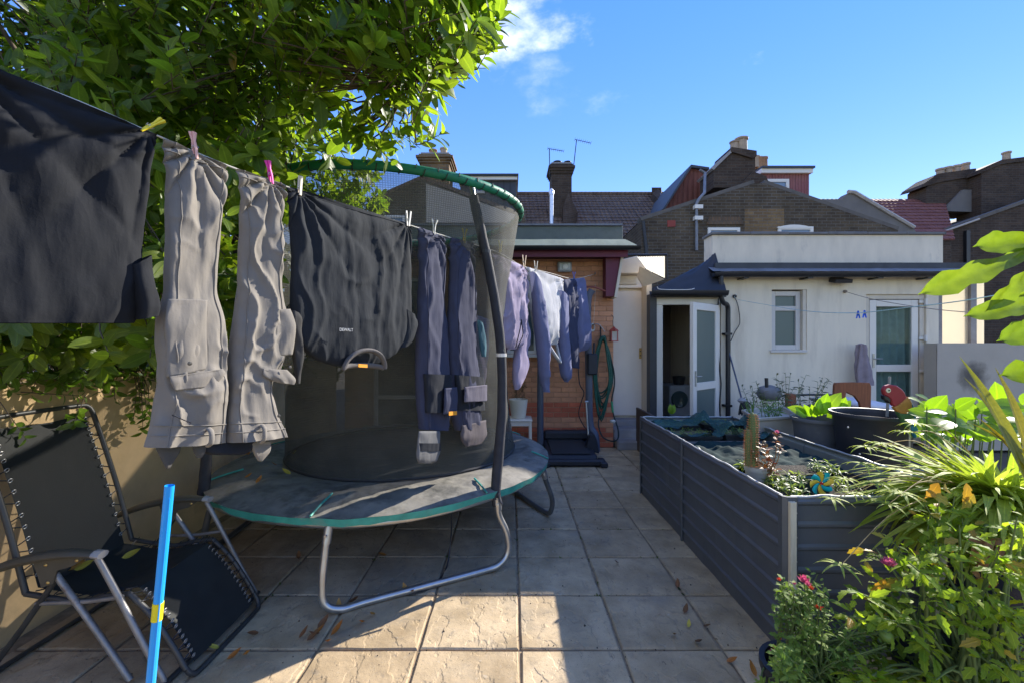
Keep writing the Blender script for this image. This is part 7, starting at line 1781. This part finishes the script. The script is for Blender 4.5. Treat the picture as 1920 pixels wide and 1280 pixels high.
for px, py, lab in ((1609, 588, 'left blue peg hanging on the yard line before the white wall'), (1621, 587, 'right blue peg hanging on the yard line before the white wall')):
    t = thing('clothes_peg', lab, 'peg', P(px, py, 3.1), 'blue pegs on the yard line')
    for s in (-1, 1):
        a = P(px, py - 5, 3.1); MB().tube([a, P(px + s * .8, py, 3.1), P(px + s * 3, py + 9, 3.1)], [.006, .006, .005], 6, sx=1.3, sy=.7).build('jaw', bpm, t, smooth=True)
    MB().tube([P(px - 1.5, py, 3.09), P(px + 1.5, py, 3.09)], .005, 6).build('spring', steel, t)
# cloth hanging by the door
ht = thing('hanging_towel', 'mauve grey towel hanging from the curtained door handle', 'towel', P(1620, 725, 6.5))
def tow(u, v):
    w_ = lerp(.05, .10, min(1, v * 1.6)); a = 2 * math.pi * u; c = P(lerp(1614, 1621, v), lerp(646, 722, v), 6.52)
    f = 1 + .35 * math.sin(a * 5 + v * 3) + .2 * nz(a, v * 5)
    return c + Vector((math.cos(a) * w_ * f, math.sin(a) * .05 * f, .01 * nz(a * 2, v)))
MB().grid(tow, 40, 24, True).build('cloth', clothmat('mauve_towel', (.30, .25, .27), .05), ht, smooth='all')
MB().lathe([(0, .02), (.03, .015), (.05, 0)], P(1614, 646, 6.52), 14).build('gathered_top', clothmat('mauve_towel2', (.28, .23, .25), .05), ht, smooth=True)
# rust coloured wooden arch panel and white cushion behind the tubs
wd_m = M('rust_wood', (.25, .085, .035), .6, .25, 4, .3, 60, stretch=(14, 14, 1.2))
ar = thing('wooden_arch_panel', 'rust brown wooden arched end panel standing behind the black tub', 'furniture', P(1600, 770, 5.0))
Za = 5.0
outl = [(1563, 790), (1564, 745), (1565, 722), (1567, 717), (1600, 716), (1631, 717), (1634, 724), (1633, 790), (1617, 790), (1616, 770), (1612, 754), (1603, 742), (1592, 737), (1587, 734), (1586, 744), (1584, 760), (1580, 776), (1577, 790)]
MB().prism([P(x, y, Za) for x, y in outl], (0, .035, 0)).build('panel', wd_m, ar, bevel=.004)
bx('rail', wd_m, ar, PX(1569, Za), PX(1578, Za), Za + .037, Za + .25, PZ(770, Za), PZ(758, Za))
cu = thing('white_cushion', 'plump white cushion on the dark seat behind the arch panel', 'cushion', P(1600, 765, 5.4))
MB().grid(lambda u, v: (lambda a, b: P(lerp(1545, 1662, u), 752 + 10 * u, 5.45) + Vector((0, .28 * math.cos(b), .085 * math.sin(b) * math.sin(math.pi * min(.99, max(.01, u))) ** .35 + .012 * nz(u * 7, v * 5))))(0, 2 * math.pi * v), 40, 24).build('cushion', clothmat('white_cushion_cloth', (.62, .62, .64), .05), cu, smooth='all')
sb2 = thing('dark_storage_seat', 'dark blue storage box under the white cushion', 'box', P(1600, 785, 5.4))
bx('box', M('dark_navy_plastic', (.025, .035, .06), .5), sb2, PX(1548, 5.45), PX(1655, 5.45), 5.15, 5.8, .0, PZ(764, 5.45), bevel=.015)
# dark bench rail with scruffy plants behind the trough
MB().tube([P(1462, 741, 5.6), P(1520, 739, 5.6), P(1572, 740, 5.6)], .014, 8).build('dark_rail', black_pl, None, smooth=True, label='thin dark rail behind the scruffy pot plants', cat='rail')
bx('brick_pier', M('terracotta_pot', (.33, .12, .06), .8), None, PX(1482, 5.5), PX(1494, 5.5), 5.5, 5.62, 0, PZ(738, 5.5), bevel=.01, label='narrow terracotta post behind the beige trough', cat='post')
scr = leafmat('dusty_leaf', (.14, .15, .08), (.22, .22, .13), .3, .6, tcol=(1.2, 1.2, .8))
for k, (px, py, Z, h_, lab) in enumerate(((1432, 775, 5.0, .42, 'dark scruffy plant behind the left end of the trough'), (1478, 770, 5.0, .50, 'tall scruffy herb behind the beige trough'), (1518, 775, 4.8, .46, 'dusty silvery herb behind the grey tub'))):
    t = thing('scruffy_plant', lab, 'plant', P(px, py, Z), 'scruffy plants by the white wall')
    sprig(t, Vector((PX(px, Z), Z, PZ(py, Z) - .05)), 9, h_, .075, scr, [leaf_tmpl(1., .3, 4, .3, .4)], .45, 60 + k, leaves=10)
    MB().lathe([(.10, 0), (.14, PZ(py, Z) - .02), (.13, PZ(py, Z) - .02), (0, PZ(py, Z) - .06)], (PX(px, Z), Z, 0), 18, caps=(True, False)).build('pot', black_pl, t, smooth=True)
MB().tube([P(1438, 740, 5.1), P(1437, 708, 5.1)], .02, 8).build('tool_handle', black_pl, None, smooth=True, label='black tool handle sticking up behind the trough', cat='handle')
MB().lathe([(0, .0), (.10, .02), (.14, .09), (.11, .17), (.03, .2), (0, .2)], P(1442, 752, 5.15), 18).build('grey_watering_can', M('grey_can', (.20, .20, .20), .5), smooth=True, label='rounded grey container under the black tool handle', cat='container')
# lime leaf at the back of the bed and dark board by the porch
t = thing('lime_seedling', 'single lime leaf standing above the netting by the porch door', 'plant', P(1259, 775, 4.6))
foliage(t, 'leaf', broad, bl, [(Matrix.Translation(P(1259, 776, 4.5)) @ frame(Vector((d_x, -.1, 1)), Vector((-.3, -1, .2))), .11) for d_x in (-.15, .25)])
bx('brown_board', M('dark_brown_board', (.11, .08, .065), .8, .2), None, PX(1222, 5.6), PX(1222, 5.6) + .03, 4.75, 6.3, 0, .62, label='dark brown board edging the path before the porch', cat='board')
# ------------------------------------------------------------------ fallen leaves
fallm = [leafmat('fallen_orange_leaf', (.42, .15, .03), (.50, .24, .05), .2, .6, tcol=(1., .8, .5)), leafmat('fallen_brown_leaf', (.16, .075, .03), (.24, .10, .04), .15, .7, tcol=(1., .8, .5)), leafmat('fallen_yellow_leaf', (.55, .42, .05), (.60, .50, .10), .2, .6, tcol=(1., .9, .5))]
fm = [tmesh('fallen_leaf', leaf_tmpl(1., .5, 5, .5, -.5), m) for m in fallm]
spots = [(583, 1195, 0), (600, 1190, 1), (575, 1205, 1), (612, 1203, 0), (560, 1200, 1), (595, 1182, 1), (620, 1195, 0), (680, 1166, 0), (703, 1152, 0), (765, 1118, 0), (460, 1228, 0), (425, 1240, 0), (412, 1218, 2), (485, 1188, 1), (635, 1150, 0), (655, 1130, 1), (560, 1050, 1), (725, 1042, 0), (770, 1110, 1)]
flab = {7: 'orange leaf just below the left half of the silver trampoline leg bar', 8: 'orange leaf touching the silver leg bar of the trampoline', 9: 'orange leaf behind the silver leg bar near the loose cord', 10: 'orange leaf on the paving nearest the recliner floor bar', 11: 'orange leaf close under the recliner footrest corner', 12: 'yellow leaf lying left of the recliner floor bar', 13: 'brown leaf between the recliner and the leaf heap', 14: 'orange leaf inside the left bend of the silver trampoline leg', 15: 'brown leaf in shade behind the left bend of the silver trampoline leg', 16: 'brown leaf in deep shade under the middle of the trampoline', 17: 'orange leaf in shade under the front of the trampoline', 18: 'brown leaf beside the loose cord on the paving'}
for n_, (px, py, k) in enumerate(spots):
    g_ = G(px, py); s = rnd.uniform(.05, .085)
    o = place('fallen_leaf', fm[k], None, Matrix.Translation(g_ + Vector((0, 0, .012))) @ frame(Vector((rnd.uniform(-1, 1), rnd.uniform(-1, 1), .1)), Vector((rnd.uniform(-.3, .3), -.2, 1))) @ Matrix.Diagonal((s, s, s, 1)))
    props(o, flab.get(n_, 'dry leaf in the small heap on the paving below the trampoline leg'), 'leaf', 'leaves in the small heap' if n_ < 7 else 'fallen leaves under the trampoline')
for px, py, k, lab in ((1270, 1104, 1, 'curled brown leaf on the paving beside the middle of the bed'), (1291, 1179, 2, 'pale yellow round leaf on the paving beside the bed'), (1318, 1176, 1, 'small brown leaf just right of the yellow leaf'), (1283, 1152, 1, 'dark dry leaf above the yellow leaf on the paving'), (1303, 1203, 1, 'reddish leaf scrap below the yellow leaf'), (1362, 1243, 0, 'orange brown leaf near the foot of the bed corner'), (1418, 1272, 0, 'rust brown curled leaf at the bottom edge by the chrysanthemum'), (1265, 1190, 1, 'tiny dark leaf scrap left of the yellow leaf'), (1160, 1056, 1, 'dark leaf stain like scrap in the middle of the path')):
    g_ = G(px, py); s = rnd.uniform(.04, .06)
    o = place('fallen_leaf', fm[k], None, Matrix.Translation(g_ + Vector((0, 0, .010))) @ frame(Vector((rnd.uniform(-1, 1), rnd.uniform(-1, 1), .1)), Vector((rnd.uniform(-.3, .3), -.2, 1))) @ Matrix.Diagonal((s, s, s, 1)))
    props(o, lab, 'leaf')
for px, py in ((466, 852), (458, 895), (480, 905), (545, 888), (548, 850), (520, 870)):
    g_ = G(px, py, .60); s = rnd.uniform(.05, .07)
    o = place('fallen_leaf', fm[2 if px > 540 else 0], None, Matrix.Translation(g_) @ frame(Vector((rnd.uniform(-1, 1), rnd.uniform(-1, 1), .1)), Vector((.1, -.3, 1))) @ Matrix.Diagonal((s, s, s, 1)))
    props(o, 'dry yellow leaf lying on the trampoline pad', 'leaf', 'leaves on the trampoline pad')
for px, py, k, lab in ((122, 1088, 0, 'orange leaf lying on the recliner seat'), (138, 1085, 2, 'yellow leaf blade beside the orange leaf on the recliner seat'), (228, 1064, 2, 'round yellow leaf on the recliner seat by the grey leg')):
    g_ = P(px, py, 2.18 if px < 200 else 2.3); s = .085
    o = place('fallen_leaf', fm[k], None, Matrix.Translation(Vector((min(g_.x, -1.8), g_.y, .40))) @ frame(Vector((.8, .5, .05)), Vector((.1, -.5, .7))) @ Matrix.Diagonal((s, s, s, 1)))
    props(o, lab, 'leaf')

# grit and crumbs gathered along the paving joints and scattered over the slabs
r3 = random.Random(5); gv = MB()
for k in range(1500):
    if k < 1000:
        if r3.random() < .5: x = .045 + COLP * r3.randint(-5, 4) + r3.gauss(0, .012); y = r3.uniform(1.2, 6.3)
        else: x = r3.uniform(-2.5, 2.1); y = 2.168 + ROWP * r3.randint(-2, 8) + r3.gauss(0, .012)
    else: x, y = r3.uniform(-2.5, 1.3), r3.uniform(1.2, 5.5)
    s_ = r3.uniform(.0015, .0045) * (1 if k % 9 else 1.8); z_ = -.002 if k < 1000 else .002
    a_ = r3.uniform(0, 6.28)
    gv.add([(x + s_ * math.cos(a_ + q * 2.1), y + s_ * math.sin(a_ + q * 2.1), z_) for q in range(3)] + [(x, y, z_ + s_ * 1.3)], [(0, 1, 3), (1, 2, 3), (2, 0, 3)])
gv.build('paving_grit', M('dark_grit', (.06, .05, .038), .95, .4, 30), None, label='dark grit and crumbs scattered along the paving joints', cat='grit', kind='stuff')
mv = []
for k in range(120):
    if r3.random() < .5: x = .045 + COLP * r3.randint(-5, 3); y = r3.uniform(2.6, 6.3)
    else: x = r3.uniform(-2.5, 1.3); y = 2.168 + ROWP * r3.randint(1, 8)
    for j in range(5): mv.append((Matrix.Translation((x + r3.gauss(0, .006), y + r3.gauss(0, .006), -.008)) @ frame(Vector((r3.uniform(-1, 1), r3.uniform(-1, 1), r3.uniform(.3, 1))), Vector((0, 0, 1))), r3.uniform(.010, .022)))
ms_ = thing('joint_moss', 'tiny green moss and weeds growing in the paving joints', 'moss', (0, 3.5, 0)); ms_['kind'] = 'stuff'
foliage(ms_, 'moss', [leaf_tmpl(1., .5, 3, .2, .3)], leafmat('moss_leaf', (.07, .10, .025), (.12, .14, .04), .3, .7, spec=.2), mv, 0, 'moss', 2)
